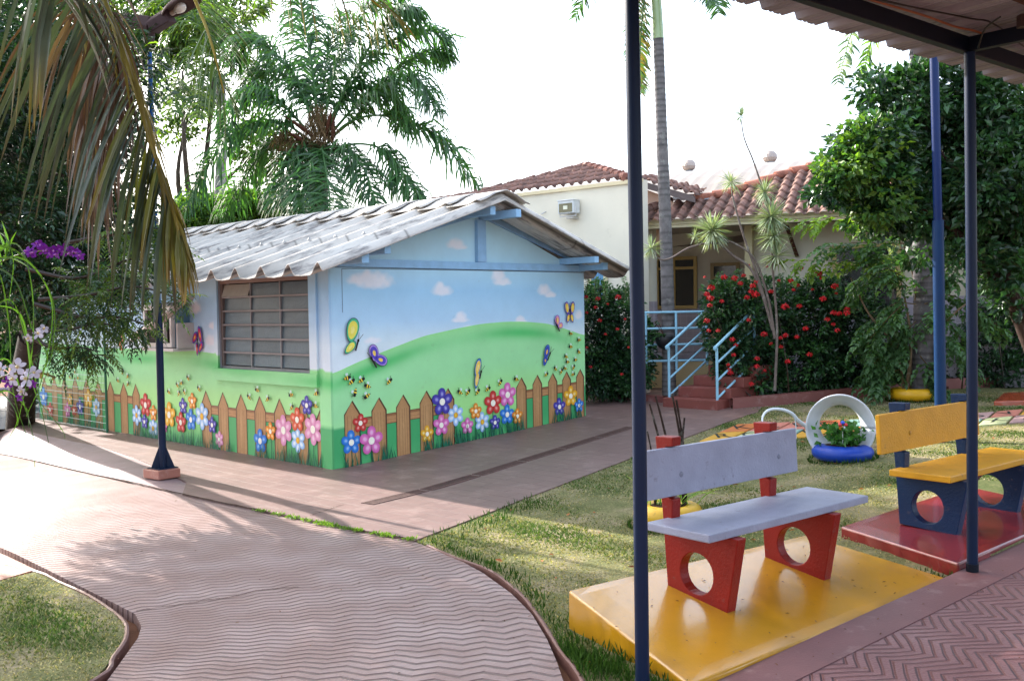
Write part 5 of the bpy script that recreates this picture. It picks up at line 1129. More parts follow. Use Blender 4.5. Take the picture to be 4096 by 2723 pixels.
def stair():
    f0, f1 = gr(1527, 938), gr(1652, 947); d = (f1 - f0) * [1, 1, 0]; L_ = np.linalg.norm(d); d /= L_; n = np.array([-d[1], d[0], 0]); n = n if n[1] > 0 else -n; z0 = min(f0[2], f1[2])
    t = empty('stair', (f0 + f1) / 2, 'dark red concrete steps with pale blue pipe railings climbing to the veranda', 'stairs')
    H_ = (FL - z0) / 4; run = .31; mb = MB()
    for i in range(4):
        e = .0 if i == 0 else .10
        mb.box(f0 * [1, 1, 0] + n * (run * i) + d * e * i * .9 + Z * (z0 - .1 if i == 0 else z0 + H_ * i), d * (L_ - e * i * .4), n * (run * (4 - i) + .2), Z * (H_ + (.1 if i == 0 else 0) - .001), S(132, 70, 62))
    mb.build('steps', M['concrete'], t, bevel=.01)
    BL = S(150, 200, 224); P = lambda s, q, z: f0 * [1, 1, 0] + d * s + n * q + Z * z
    def rail(name, s, q0, q1):
        mb = MB(); b0, b1 = z0 + H_ * .9, FL; 
        mb.tube([P(s, q0, z0 + H_ * .9), P(s, q0, z0 + H_ + .83)], .022, 10, BL); mb.tube([P(s, q1, FL - .02), P(s, q1, FL + .9)], .022, 10, BL)
        for k in range(4): o_ = .9 - .28 * k; mb.tube([P(s, q0 + .01 - (.05 if k == 0 else 0), z0 + H_ + o_ - .03 - (.03 if k == 0 else 0)), P(s, q1, FL + o_ + (.03 if k == 0 else 0))], .024 if k == 0 else .018, 10, BL)
        mb.lathe(P(s, q0 - .05, z0 + H_ + .84), [(.0, .03), (.03, .01), (.03, -.04), (0, -.06)], 10, col=BL)
        mb.build(name, M['metal'], t)
    rail('handrail', .06, .10, 1.22); rail('handrail', L_ - .06, .10, 1.22)
    t2 = empty('veranda_railing', P(-1, 1.5, FL), 'pale blue horizontal pipe railing along the veranda edge left of the steps', 'railing')
    mb = MB(); s1 = P(.06, 1.24, 0); s0 = Qm(-1.8, -.0, 0)
    s0 = s1 - np.array([1.1, .06, 0])
    for k in range(4):
        z = FL + .9 - .28 * k; mb.tube([s0 + Z * z, s1 + Z * z], .02, 10, BL)
    mb.build('bars', M['metal'], t2)
    for q in (.02, .5):
        mb = MB(); p = s0 + (s1 - s0) * q; mb.tube([p + Z * (FL - .1), p + Z * (FL + .9)], .022, 10, BL); mb.build('upright', M['metal'], t2)
stair()
# wire panel standing in front of the far part of the painted wall, and the railing beyond
def wire_panel():
    t = empty('wire_fence_panel', P3(-.2, 7.9, 0), 'welded white wire panel standing close in front of the painted side wall', 'fence panel')
    mb = MB(); WC = S(214, 226, 224)
    for z in np.arange(.06, 2.0, .113): mb.tube([P3(-.16, 6.28, z), P3(-.16, 9.6, z)], .0045, 5, WC, cap=False)
    mb.build('horizontal_wires', M['metal'], t); mb = MB()
    for v in np.arange(6.3, 9.6, .06): mb.tube([P3(-.165, v, .02), P3(-.165, v, 2.0)], .0022, 4, S(70, 140, 100), cap=False)
    mb.build('vertical_wires', M['metal'], t)
    for v in (6.27, 9.62): mb = MB(); mb.tube([P3(-.16, v, -.1), P3(-.16, v, 2.05)], .022, 8, S(60, 110, 84)); mb.build('post', M['metal'], t)
wire_panel()
def left_railing():
    a, b = at_y(-220, 902, 19.0), at_y(92, 894, 20.2); g = -.12
    t = empty('metal_railing', (a + b) / 2 * [1, 1, 0], 'grey metal railing with wire mesh at the far left, behind the orchid trunk', 'railing')
    mb = MB(); mb.tube([a, b], .035, 10, S(166, 150, 160)); mb.build('top_rail', M['metal'], t)
    mb = MB(); d = b - a; nn = int(np.linalg.norm(d) / .09)
    for i in range(nn): p = a + d * i / nn; mb.tube([p, [p[0], p[1], g]], .004, 4, S(120, 125, 135), cap=False)
    for z in np.arange(g + .1, a[2], .14): mb.tube([[a[0], a[1], z], [b[0], b[1], z]], .004, 4, S(120, 125, 135), cap=False)
    mb.build('mesh', M['metal'], t)
    for q in (0, .35, .66, 1): p = a + d * q; mb = MB(); mb.tube([p, [p[0], p[1], g - .1]], .035, 8, S(40, 44, 100) if q == .66 else S(90, 100, 120)); mb.build('post', M['metal'], t)
    mb = MB(); mb.quads(np.array([[[-40, 14.5, -.155], [-6.2, 19.6, -.155], [-9, 60, -.155], [-60, 60, -.155]]]), S(92, 98, 108)); tag(mb.build('yard', M['concrete']), kind='structure')
left_railing()
# ================================================================== VEGETATION
G1, G2, G3 = np.array(S(36, 68, 42)), np.array(S(62, 100, 52)), np.array(S(112, 140, 50))
def ell_pts(blobs, n, surf=.55):
    """points spread through ellipsoids, denser towards their skins; blobs: centre, radii"""
    vol = np.array([b[1][0] * b[1][1] * b[1][2] for b in blobs]) ** .8; cnt = rng.multinomial(n, vol / vol.sum()); out = []; nr = []
    for (c, r), k in zip(blobs, cnt):
        d = rdir(k); rad = rng.uniform(0, 1, k) ** (1 / 3) * (1 - surf) + surf * rng.uniform(.82, 1.05, k); out.append(np.asarray(c) + d * np.asarray(r) * rad[:, None]); nr.append(d)
    return np.concatenate(out), np.concatenate(nr)
def crown(name, parent, blobs, nclump, per, lL, lW, cols, cr_=.22, hang=-.1, mt=None, surf=.5, flat=.7):
    C_, D_ = ell_pts(blobs, nclump, surf); cs = cr_ * rng.uniform(.6, 1.3, nclump)
    off = rdir(nclump * per) * (rng.uniform(0, 1, nclump * per) ** .5 * np.repeat(cs, per))[:, None] * [1, 1, flat]
    P = np.repeat(C_, per, 0) + off; D = off / cr_ * .6 + np.repeat(D_, per, 0) * .5 + rdir(nclump * per) * .6; D[:, 2] += hang
    N = rdir(nclump * per, .9); L_ = lL * rng.uniform(.65, 1.25, len(P)); tone = np.repeat(rng.uniform(.6, 1.3, nclump), per) * rng.uniform(.8, 1.2, len(P))
    mix = np.repeat(rng.uniform(0, 1, nclump), per)[:, None] ** 1.5; c = np.asarray(cols[0]) * (1 - mix) + np.asarray(cols[1]) * mix
    mb = MB(); mb.quads(leaf_quads(P, D, N, L_, L_ * lW / lL), c * tone[:, None]); o = mb.build(name, mt or M['leaf'], parent); return o, C_
def limbs(parent, base, tops, r0, col, mt=None, name='trunk', split=.45, wig=.15):
    """one tapered trunk with limbs that reach into the crown"""
    mb = MB(); base = np.asarray(base, float); mid = base + (np.mean(tops, 0) - base) * split
    P = bezier([base - Z * .1, base + (mid - base) * .5 + rng.normal(0, wig * .4, 3), mid], 14); mb.tube(P, np.linspace(r0 * 1.15, r0 * .75, 14), 12, col)
    for tp in tops:
        m2 = (mid + tp) / 2 + rng.normal(0, wig, 3); mb.tube(bezier([mid - (mid - base) * .03, m2, tp], 12), np.linspace(r0 * .6, r0 * .1, 12), 8, col)
    return mb.build(name, mt or M['bark'], parent)
def frond(parent, pts, LL, wd, cols, t0=.12, n=60, hang=.55, plume=.35, r=.018, name='frond', mt=None, side=.75, tipc=None, seg=3):
    P = bezier(pts, 60); t = np.linspace(t0, .995, n); idx = t * 59; i0 = idx.astype(int).clip(0, 58); f = (idx - i0)[:, None]
    p = P[i0] * (1 - f) + P[i0 + 1] * f; Tn = np.gradient(P, axis=0); Tn /= np.linalg.norm(Tn, axis=1)[:, None]; tn = Tn[i0]
    sd = np.cross(tn, Z); nrm_ = np.linalg.norm(sd, axis=1)[:, None]; sd = np.where(nrm_ > .12, sd / (nrm_ + 1e-6), np.array([.8, .6, 0]))
    Q = []; Cq = []
    for sg in (-1, 1):
        for rep in range(1):
            d = tn * .55 + sd * sg * side + rng.normal(0, plume, (n, 3)) * [1, 1, .8] + Z * .12; d /= np.linalg.norm(d, axis=1)[:, None]
            L_ = LL * np.sin(np.pi * (.12 + .80 * (t - t0) / (1 - t0))) ** .6 * rng.uniform(.8, 1.1, n); a = p.copy(); c = np.asarray(cols[0]) + (np.asarray(cols[1]) - np.asarray(cols[0])) * rng.uniform(0, 1, (n, 1)); 
            ws = [.5, 1, .8, .45, .06][:seg + 1] if seg == 4 else [.55, 1, .7, .06]
            for k in range(seg):
                b = a + d * (L_ / seg)[:, None]; wv = np.cross(d, tn); wv /= np.linalg.norm(wv, axis=1)[:, None] + 1e-6; wv = np.cross(wv, d)
                cc = c if tipc is None else c + (np.asarray(tipc) - c) * (k / (seg - 1)) ** 2
                Q.append(np.stack([a - wv * wd * ws[k] / 2, a + wv * wd * ws[k] / 2, b + wv * wd * ws[k + 1] / 2, b - wv * wd * ws[k + 1] / 2], 1)); Cq.append(cc)
                a = b; d = d + np.array([0, 0, -1.]) * hang * rng.uniform(.6, 1.3, (n, 1)); d /= np.linalg.norm(d, axis=1)[:, None]
    mb = MB(); mb.quads(np.concatenate(Q), np.concatenate(Cq)); mb.tube(P, np.linspace(r, r * .25, 60), 6, np.asarray(cols[1]) * 1.1)
    return mb.build(name, mt or M['frond'], parent)
def ringed_trunk(parent, pts, r0, r1, col=(S(150, 146, 146)), step=.11, name='trunk'):
    P = bezier(pts, 200); s = np.concatenate([[0], np.cumsum(np.linalg.norm(np.diff(P, axis=0), axis=1))]); R = np.linspace(r0, r1, 200) * (1 + .035 * (np.abs(((s / step) % 1) - .5) < .14))
    c = np.array(col) * np.where(np.abs(((s / step) % 1) - .5) < .12, .62, 1)[:, None] * rng.uniform(.9, 1.1, (200, 1)); mb = MB(); mb.tube(P, R, 16, c); return mb.build(name, M['bark'], parent)
pd = lambda x, y, d: at_y(x, y, d)

# ---- queen palm behind the classroom
def queen_palm():
    D = 23.; c = pd(738, 315, D); g = np.array([c[0] - .1, c[1] + .1, 0.])
    t = empty('queen_palm', g, 'large queen palm with a shaggy brown heart, towering behind the middle of the wavy roof', 'palm tree')
    ringed_trunk(t, [g, g + [0.05, 0, 2], pd(733, 420, D), pd(735, 330, D)], .24, .2, S(120, 105, 92))
    fr = [[(755, 330), (800, 285), (868, 266), (945, 285), (1020, 330), (1112, 445)], [(750, 320), (800, 210), (870, 120), (945, 75), (1010, 80), (1035, 140)], [(742, 315), (765, 190), (800, 80), (860, 5), (930, -20)],
          [(752, 320), (830, 235), (910, 190), (970, 195), (1010, 260)], [(755, 325), (830, 260), (900, 170), (970, 130), (1025, 130)], [(728, 315), (690, 200), (630, 120), (570, 95), (530, 150)], [(725, 322), (660, 250), (600, 215), (545, 240), (515, 320)], [(720, 330), (650, 285), (560, 300), (480, 380), (428, 480)],
          [(722, 338), (655, 325), (600, 360), (550, 430), (512, 500)], [(738, 335), (742, 345), (752, 400), (760, 470), (750, 520)], [(758, 350), (820, 332), (880, 345), (925, 400), (972, 462)], [(735, 310), (722, 180), (705, 70), (690, -10)], [(745, 335), (790, 345), (835, 385), (868, 470)], [(730, 335), (690, 345), (655, 400), (640, 480)], [(740, 335), (720, 360), (700, 430), (700, 500)], [(740, 310), (700, 220), (650, 170), (600, 170), (560, 230)], [(745, 310), (790, 230), (850, 200), (910, 230), (930, 290)], [(740, 305), (745, 200), (760, 100), (790, 30)], [(745, 310), (820, 160), (880, 70), (920, 30), (960, 30)]]
    for i, f in enumerate(fr):
        dz = [-.6, .8, .5, -1.2, 1.2, .4, -1.0, -.8, .8, -2.6, -.9, 1, -1.4, -1.2, -2.0, 1.2, .6, 1.4, -.6, 1.0][i]; n = len(f); bare = i in (0, 10)
        pts = [pd(x, y, D + dz * (k / (n - 1))) for k, (x, y) in enumerate(f)]
        frond(t, pts, 1.05 if i != 9 else .8, .046, (G1 * 1.15, G2 * 1.5), t0=.42 if bare else .14, n=105 if not bare else 90, hang=.95 if i != 9 else .3, plume=.32, r=.035, side=.6 if i != 9 else .8, name='frond')
    for (x0, y0, x1, y1) in ((740, 330, 650, 265), (750, 330, 765, 245), (765, 345, 770, 260), (722, 345, 655, 300)):
        mb = MB(); a, b = pd(x0, y0, D - .4), pd(x1, y1, D - .5); mb.tube(bezier([a, (a + b) / 2 + [0, 0, .03], b], 12), [.02, .03, .05, .09, .12, .13, .12, .1, .08, .05, .03, .01], 8, S(84, 50, 36), flat=.4); mb.build('flower_sheath', M['dry'], t)
    n = 2600; P, Dn = ell_pts([(pd(735, 320, D - .3), (.42, .4, .75)), (pd(700, 350, D - .3), (.45, .3, .5)), (pd(735, 280, D - .3), (.25, .25, .5)), (pd(660, 335, D - .2), (.35, .3, .5))], n, .3)
    mb = MB(); mb.quads(leaf_quads(P, rdir(n) * .5 + [0, 0, -.7], rdir(n), rng.uniform(.12, .4, n), .02), np.array(S(122, 100, 70)) * rng.uniform(.4, 1.2, (n, 1))); mb.build('dry_fibres', M['dry'], t)
queen_palm()
def thin_palm():
    D = 27.; g = pd(508, 500, D) * [1, 1, 0]
    t = empty('palm_tree', g, 'slim grey-trunked palm standing behind the left end of the wavy roof', 'palm tree')
    ringed_trunk(t, [g, pd(508, 480, D), pd(511, 320, D), pd(508, 170, D)], .17, .12, S(160, 160, 158), .25)
    c = pd(508, 165, D)
    for i, f in enumerate([[(508, 165), (470, 80), (420, 60), (370, 110), (345, 190)], [(508, 165), (540, 90), (590, 90), (630, 150)], [(508, 165), (480, 110), (440, 120), (405, 190), (395, 260)], [(508, 165), (500, 60), (490, -20)], [(508, 168), (550, 130), (590, 170), (606, 240)], [(508, 168), (490, 150), (465, 190), (455, 270)], [(508, 160), (560, 50), (620, 10)], [(508, 165), (450, 40), (390, 0), (330, 30)]]):
        frond(t, [pd(x, y, D + [-.6, .5, -1.2, .3, -1, -1.5, .6, .4][i] * k / 3) for k, (x, y) in enumerate(f)], .85, .05, (G1 * 1.1, G3 * .95), n=64, hang=.6, r=.03)
thin_palm()
# ---- broadleaf trees and bushes beyond the roof
def bl(D, lst): return [(pd(x, y, D + dd), (r * D / 2298, r * D / 2298 * .9, ry * D / 2298)) for x, y, r, ry, dd in lst]
def tree_far():
    D = 30.; g = pd(430, 520, D) * [1, 1, 0]; t = empty('broadleaf_tree', g, 'tall loose broadleaf tree far behind the lamp post, its branches against the white sky', 'tree')
    crown('crown', t, bl(D, [(420, 60, 80, 60, 0), (500, 40, 60, 50, 1), (360, 120, 60, 70, 0), (560, 10, 50, 30, 0), (440, 235, 60, 32, 0), (405, 300, 48, 22, .5), (330, 30, 90, 70, 0), (600, 330, 60, 60, 0), (640, 420, 50, 50, 0), (480, 180, 40, 30, 1)]), 560, 24, .17, .085, (G1 * 1.1, G3), .5)
    limbs(t, g, [pd(420, 120, D), pd(500, 60, D), pd(360, 160, D), pd(600, 340, D), pd(440, 240, D)], .2, S(90, 80, 70), wig=.4)
tree_far()
def bush_far():
    for i, (x, y, r, ry, lb_) in enumerate([(470, 500, 62, 50, 'sunlit yellow-green bush peeking over the left end of the wavy roof'), (580, 490, 70, 48, 'sunlit bright green bush behind the roof, left of the large palm'), (690, 500, 60, 40, 'low green bush behind the roof, under the large palm')]):
        D = 25. + i * .6; g = pd(x, y, D) * [1, 1, 0]; t = empty('bush', g, lb_, 'bush', 'bushes behind the classroom')
        crown('foliage', t, [(pd(x, y + 20, D), (r * D / 2298, .8, ry * D / 2298 * 1.2)), (pd(x - 20, y - 10, D), (r * D / 2900, .6, ry * D / 3200))], 330, 24, .15, .06, (G2, G3 * 1.3), .3)
        limbs(t, g, [pd(x - 20, y, D), pd(x + 20, y + 10, D)], .07, S(90, 80, 66), name='stem')
bush_far()
def hill_trees():
    for i, (x, r, lb_) in enumerate([(60, 200, 'dark tree beyond the yard railing, behind the feathery tree')]):
        D = 24. + i * 1.5; g = pd(x, 700, D) * [1, 1, 0]; t = empty('background_tree', g, lb_, 'tree', 'trees beyond the yard')
        crown('crown', t, bl(D, [(x, 520, r, 190, 0), (x - 60, 300, r * .8, 160, 1), (x + 40, 200, r * .7, 130, .5), (x, 60, r * .8, 110, 0), (x - 20, 740, r * 1.1, 110, 0)]), 800, 26, .24, .12, (G1 * .8, G2), .6)
        limbs(t, g, [pd(x, 400, D), pd(x - 60, 300, D), pd(x + 40, 200, D)], .25, S(70, 60, 52), wig=.4)
hill_trees()
# ---- feathery dark tree on the left, its twigs hanging over the pavement
def pinnate(mb, p, d, L_, nl, ll, lw, col, droop=.5):
    """sprays of paired leaflets; p, d arrays"""
    k = len(p); d = d / np.linalg.norm(d, axis=1)[:, None]; t = np.linspace(.12, 1, nl); Q = []; C_ = []; a = p.copy(); dd = d.copy()
    for i in range(nl):
        a = a + dd * (L_ / nl)[:, None]; dd = dd + [0, 0, -droop / nl]; dd /= np.linalg.norm(dd, axis=1)[:, None]
        sd = np.cross(dd, Z) + 1e-6; sd /= np.linalg.norm(sd, axis=1)[:, None]; sz = math.sin(math.pi * (.2 + .7 * t[i])) ** .6
        for sg in (-1, 1):
            ld = dd * .55 + sd * sg * .8 + rng.normal(0, .12, (k, 3)) + [0, 0, -.12]; Q.append(leaf_quads(a, ld, np.tile(Z, (k, 1)) + rng.normal(0, .25, (k, 3)), ll * sz, lw)); C_.append(col * rng.uniform(.75, 1.2, (k, 1)))
    Q.append(leaf_quads(a, dd, np.tile(Z, (k, 1)), ll * .9, lw)); C_.append(col)
    mb.quads(np.concatenate(Q), np.concatenate(C_))
def feather_tree():
    g = gr(45, 992, fn=TP); g[2] -= .05
    t = empty('feathery_tree', g, 'big dark feathery-leaved tree with a thick trunk at the left, hanging over the pavement', 'tree')
    D = 11.; blobs = bl(D, [(40, 240, 130, 120, 0), (120, 420, 140, 120, .3), (30, 520, 130, 120, -.3), (230, 300, 110, 100, .6), (170, 140, 120, 110, 0), (300, 160, 70, 90, .8), (250, 470, 100, 110, .2), (110, 620, 140, 90, 0), (250, 610, 100, 70, 0), (40, 690, 110, 80, -.2), (190, 700, 90, 60, 0), (-120, 400, 180, 280, 0), (-60, 100, 160, 150, .4), (320, 600, 70, 50, .1), (330, 500, 30, 60, .8), (-260, 200, 200, 200, .5)])
    k = 2300; P, Dn = ell_pts(blobs, k, .4); mb = MB(); c = (G1 * .75 + (G2 - G1 * .75) * rng.uniform(0, 1, (k, 1)) ** 2) * rng.uniform(.6, 1.2, (k, 1))
    pinnate(mb, P, Dn * .8 + rdir(k) * .6 + [0, 0, -.1], rng.uniform(.22, .36, k), 8, .085, .026, c, .7); mb.build('crown', M['leafdark'], t)
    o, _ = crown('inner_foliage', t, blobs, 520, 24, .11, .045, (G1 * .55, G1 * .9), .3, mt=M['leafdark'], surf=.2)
    top = pd(60, 560, 12.5); limbs(t, g, [pd(40, 240, D), pd(230, 300, D), pd(120, 620, D), pd(-60, 100, D), pd(250, 600, D)], .23, S(46, 40, 36), split=.5, wig=.3)
    crown('added_shade_crown', t, [((-7.6, 17.6, 9.2), (1.6, 1.6, 1.2)), ((-6.2, 16.6, 8.6), (1.2, 1.2, .8)), ((-8.6, 16.4, 9.0), (1.6, 1.4, 1.1)), ((-5.6, 18.2, 9.6), (1.4, 1.4, 1.0)), ((-9.2, 18.6, 9.8), (1.6, 1.4, 1.2))], 420, 22, .2, .09, (G1, G2), .35)  # unseen foliage above the frame, added to shade the lawn and benches
    # long low boughs reaching right over the wall
    for i, (f, dd) in enumerate([([(60, 620), (180, 640), (290, 600), (390, 575)], 9.6), ([(90, 690), (200, 680), (310, 660), (420, 690)], 9.2), ([(80, 700), (190, 730), (270, 730), (330, 745)], 9.4), ([(60, 760), (150, 760), (230, 745), (290, 760)], 9.8), ([(60, 770), (120, 800), (180, 800), (230, 810)], 9.6), ([(150, 560), (260, 540), (350, 530), (375, 520)], 9.8)]):
        pts = bezier([pd(x, y, dd - .1 * j) for j, (x, y) in enumerate(f)], 40); mb = MB(); mb.tube(pts, np.linspace(.022, .005, 40), 6, S(58, 46, 40))
        k = 62 if i < 2 else 48; ii = rng.integers(8, 40, k); d = rng.normal(0, .6, (k, 3)) + [0.35, 0, -.35]; c = (G1 * .9 + (G3 * .9 - G1 * .9) * rng.uniform(0, 1, (k, 1)) ** (1.2 if i in (0, 5) else 2.6)) * rng.uniform(.7, 1.15, (k, 1))
        pinnate(mb, pts[ii] + rng.normal(0, .05, (k, 3)), d, rng.uniform(.2, .34, k), 8, .075, .02, c, .9); mb.build('bough', M['leaf'], t)
feather_tree()
def added_shade_tree():  # unseen tree, added so that its shade falls on the near left lawn
    g = np.array([-9.2, 11.0, 0.]); g[2] = float(TP(g[0], g[1])); t = empty('added_shade_tree', g, 'unseen leafy tree added outside the left frame edge to shade the near left lawn', 'tree')
    crown('crown', t, [((-8.8, 10.8, 4.4), (1.5, 1.5, 1.1)), ((-9.6, 9.6, 4.8), (1.5, 1.4, 1.1)), ((-8.4, 9.2, 3.6), (1.0, 1.2, .8)), ((-10.4, 11.2, 5.4), (1.4, 1.4, 1.0))], 520, 22, .16, .08, (G1, G2), .3)
    limbs(t, g, [np.array([-8.8, 10.8, 4.4]), np.array([-9.6, 9.6, 4.8]), np.array([-10.2, 11, 5.2])], .14, S(80, 68, 58))
added_shade_tree()
# ---- coconut palm whose fronds hang into the picture from the upper left
def coconut():
    g = np.array([-3.3, 3.6, 0.]); crownp = np.array([-2.6, 3.7, 4.5])
    t = empty('coconut_palm', g, 'coconut palm whose long drooping fronds fill the upper left corner', 'palm tree')
    ringed_trunk(t, [g, g + [.2, 0, 2], crownp + [-.1, 0, 0]], .16, .12, S(130, 120, 110))
    D = 3.7
    def cf(pts, spec, name='frond'):
        P = bezier(pts, 80); mb = MB(); mb.tube(P, np.linspace(.016, .004, 80), 8, np.linspace(0, 1, 80)[:, None] * (np.array(S(170, 150, 50)) - np.array(S(140, 150, 90))) + np.array(S(140, 150, 90)))
        Tn = np.gradient(P, axis=0); Tn /= np.linalg.norm(Tn, axis=1)[:, None]
        for (t0, t1, n, sd, L0, L1, w_, dr, c1, c2, spread) in spec:
            for q in np.linspace(t0, t1, n):
                i = int(q * 79); p = P[i]; tn = Tn[i]; f = (q - t0) / (t1 - t0 + 1e-6); L_ = (L0 + (L1 - L0) * f) * rng.uniform(.85, 1.12)
                s_ = np.cross(tn, np.array([0, 1., 0])); s_ /= np.linalg.norm(s_) + 1e-6; s_ = s_ if s_[0] > 0 else -s_
                d = tn * (.55 + .4 * f) + s_ * sd * spread * (1 - .55 * f) + rng.normal(0, .05, 3) + np.array([0, rng.normal(0, .16), 0])
                cc = np.array(c1) * rng.uniform(.7, 1.25); blade(mb, p, d, L_, w_ * rng.uniform(.85, 1.15), dr * rng.uniform(.7, 1.3), cc, np.array(c2) * rng.uniform(.6, 1.2), 7, twist=rng.normal(0, .5), fold=.3)
        return mb.build(name, M['coco'], t)
    GA, GBc, YL, BR = S(88, 106, 88), S(110, 126, 96), S(132, 120, 44), S(70, 62, 50)
    cf([crownp, pd(120, -180, D), pd(225, -30, D), pd(300, 170, D - .05), pd(355, 350, D - .1), pd(400, 490, D - .1), pd(428, 575, D - .1)],
       [(.26, .80, 40, -1, .84, .50, .036, 1.0, GA, BR, .95), (.55, .99, 24, -1, .50, .22, .026, .5, S(110, 116, 50), S(150, 120, 40), .35), (.35, .97, 34, 1, .36, .2, .020, .8, S(132, 124, 60), YL, .07)])
    cf([crownp, pd(20, -260, D - .2), pd(90, -120, D - .3), pd(130, -20, D - .3)], [(.35, .99, 13, -1, .62, .5, .04, .8, GA, S(140, 120, 40), .9), (.4, .99, 12, 1, .5, .4, .034, 1.2, GA, BR, .6)])
    cf([crownp, pd(180, -150, D + .3), pd(232, -10, D + .35), pd(262, 120, D + .35), pd(278, 260, D + .35)],
       [(.35, .98, 26, 1, .42, .3, .026, 1.2, S(96, 70, 54), S(76, 54, 42), .3), (.35, .99, 30, -1, .75, .5, .026, 1.4, S(120, 96, 78), S(100, 76, 60), .5)], 'dry_frond')
    cf([crownp, pd(130, -100, D + .4), pd(190, 60, D + .5), pd(215, 260, D + .5), pd(228, 430, D + .5)], [(.3, .99, 30, -1, .6, .42, .024, 1.2, S(120, 100, 84), S(96, 76, 64), .4), (.4, .99, 26, 1, .5, .36, .022, 1.5, S(112, 92, 78), S(92, 70, 56), .35)], 'dry_frond')
    cf([crownp, pd(260, -260, D + .8), pd(400, -100, D + 1), pd(458, 20, D + 1.1), pd(490, 110, D + 1.1), pd(516, 215, D + 1.1)], [(.66, .98, 18, -1, .4, .24, .013, .7, S(84, 120, 62), S(110, 130, 70), .5), (.42, .99, 28, 1, .45, .22, .013, .7, S(76, 110, 52), S(120, 130, 60), .55)])
    cf([crownp, pd(300, -420, D + .6), pd(520, -240, D + .8), pd(680, -110, D + .9), pd(790, -50, D + .9), pd(880, 20, D + .9)], [(.5, .99, 26, -1, .5, .26, .013, 1.5, S(100, 116, 56), S(190, 160, 50), .5), (.5, .99, 22, 1, .45, .26, .013, 1.3, S(96, 110, 60), S(180, 150, 60), .5)])
coconut()
# ---- orchids and strap leaves in the near left corner
def orchid_flower(mb, c, r, nrm, cols, petals=5):
    nrm = nrm / np.linalg.norm(nrm); a = np.cross(nrm, Z); a /= np.linalg.norm(a); b = np.cross(a, nrm)
    for i in range(petals):
        th = i * 2 * math.pi / petals + rng.uniform(-.15, .15) + .3; d = a * math.cos(th) + b * math.sin(th); s_ = np.cross(nrm, d); Lp = r * rng.uniform(.85, 1.1); wp = r * (.8 if i % 2 else .55)
        V = [c]; 
        for (tt, ww, hh) in ((.35, .7, .06), (.7, 1., .10), (.95, .5, .04)): V += [c + d * Lp * tt - s_ * wp * ww / 2 + nrm * hh * r, c + d * Lp * tt + s_ * wp * ww / 2 + nrm * hh * r]
        V += [c + d * Lp * 1.05]; cc = np.array([cols[1]] + [cols[0]] * 6 + [cols[0]]) ; mb.add(V, [(0, 1, 2), (1, 3, 4, 2), (3, 5, 6, 4), (5, 7, 6)], cc, 0, True)
    mb.lathe(c + nrm * .004, [(0, .012), (r * .12, .008), (r * .16, 0)], 8, ax=(a, b, nrm), col=cols[1])
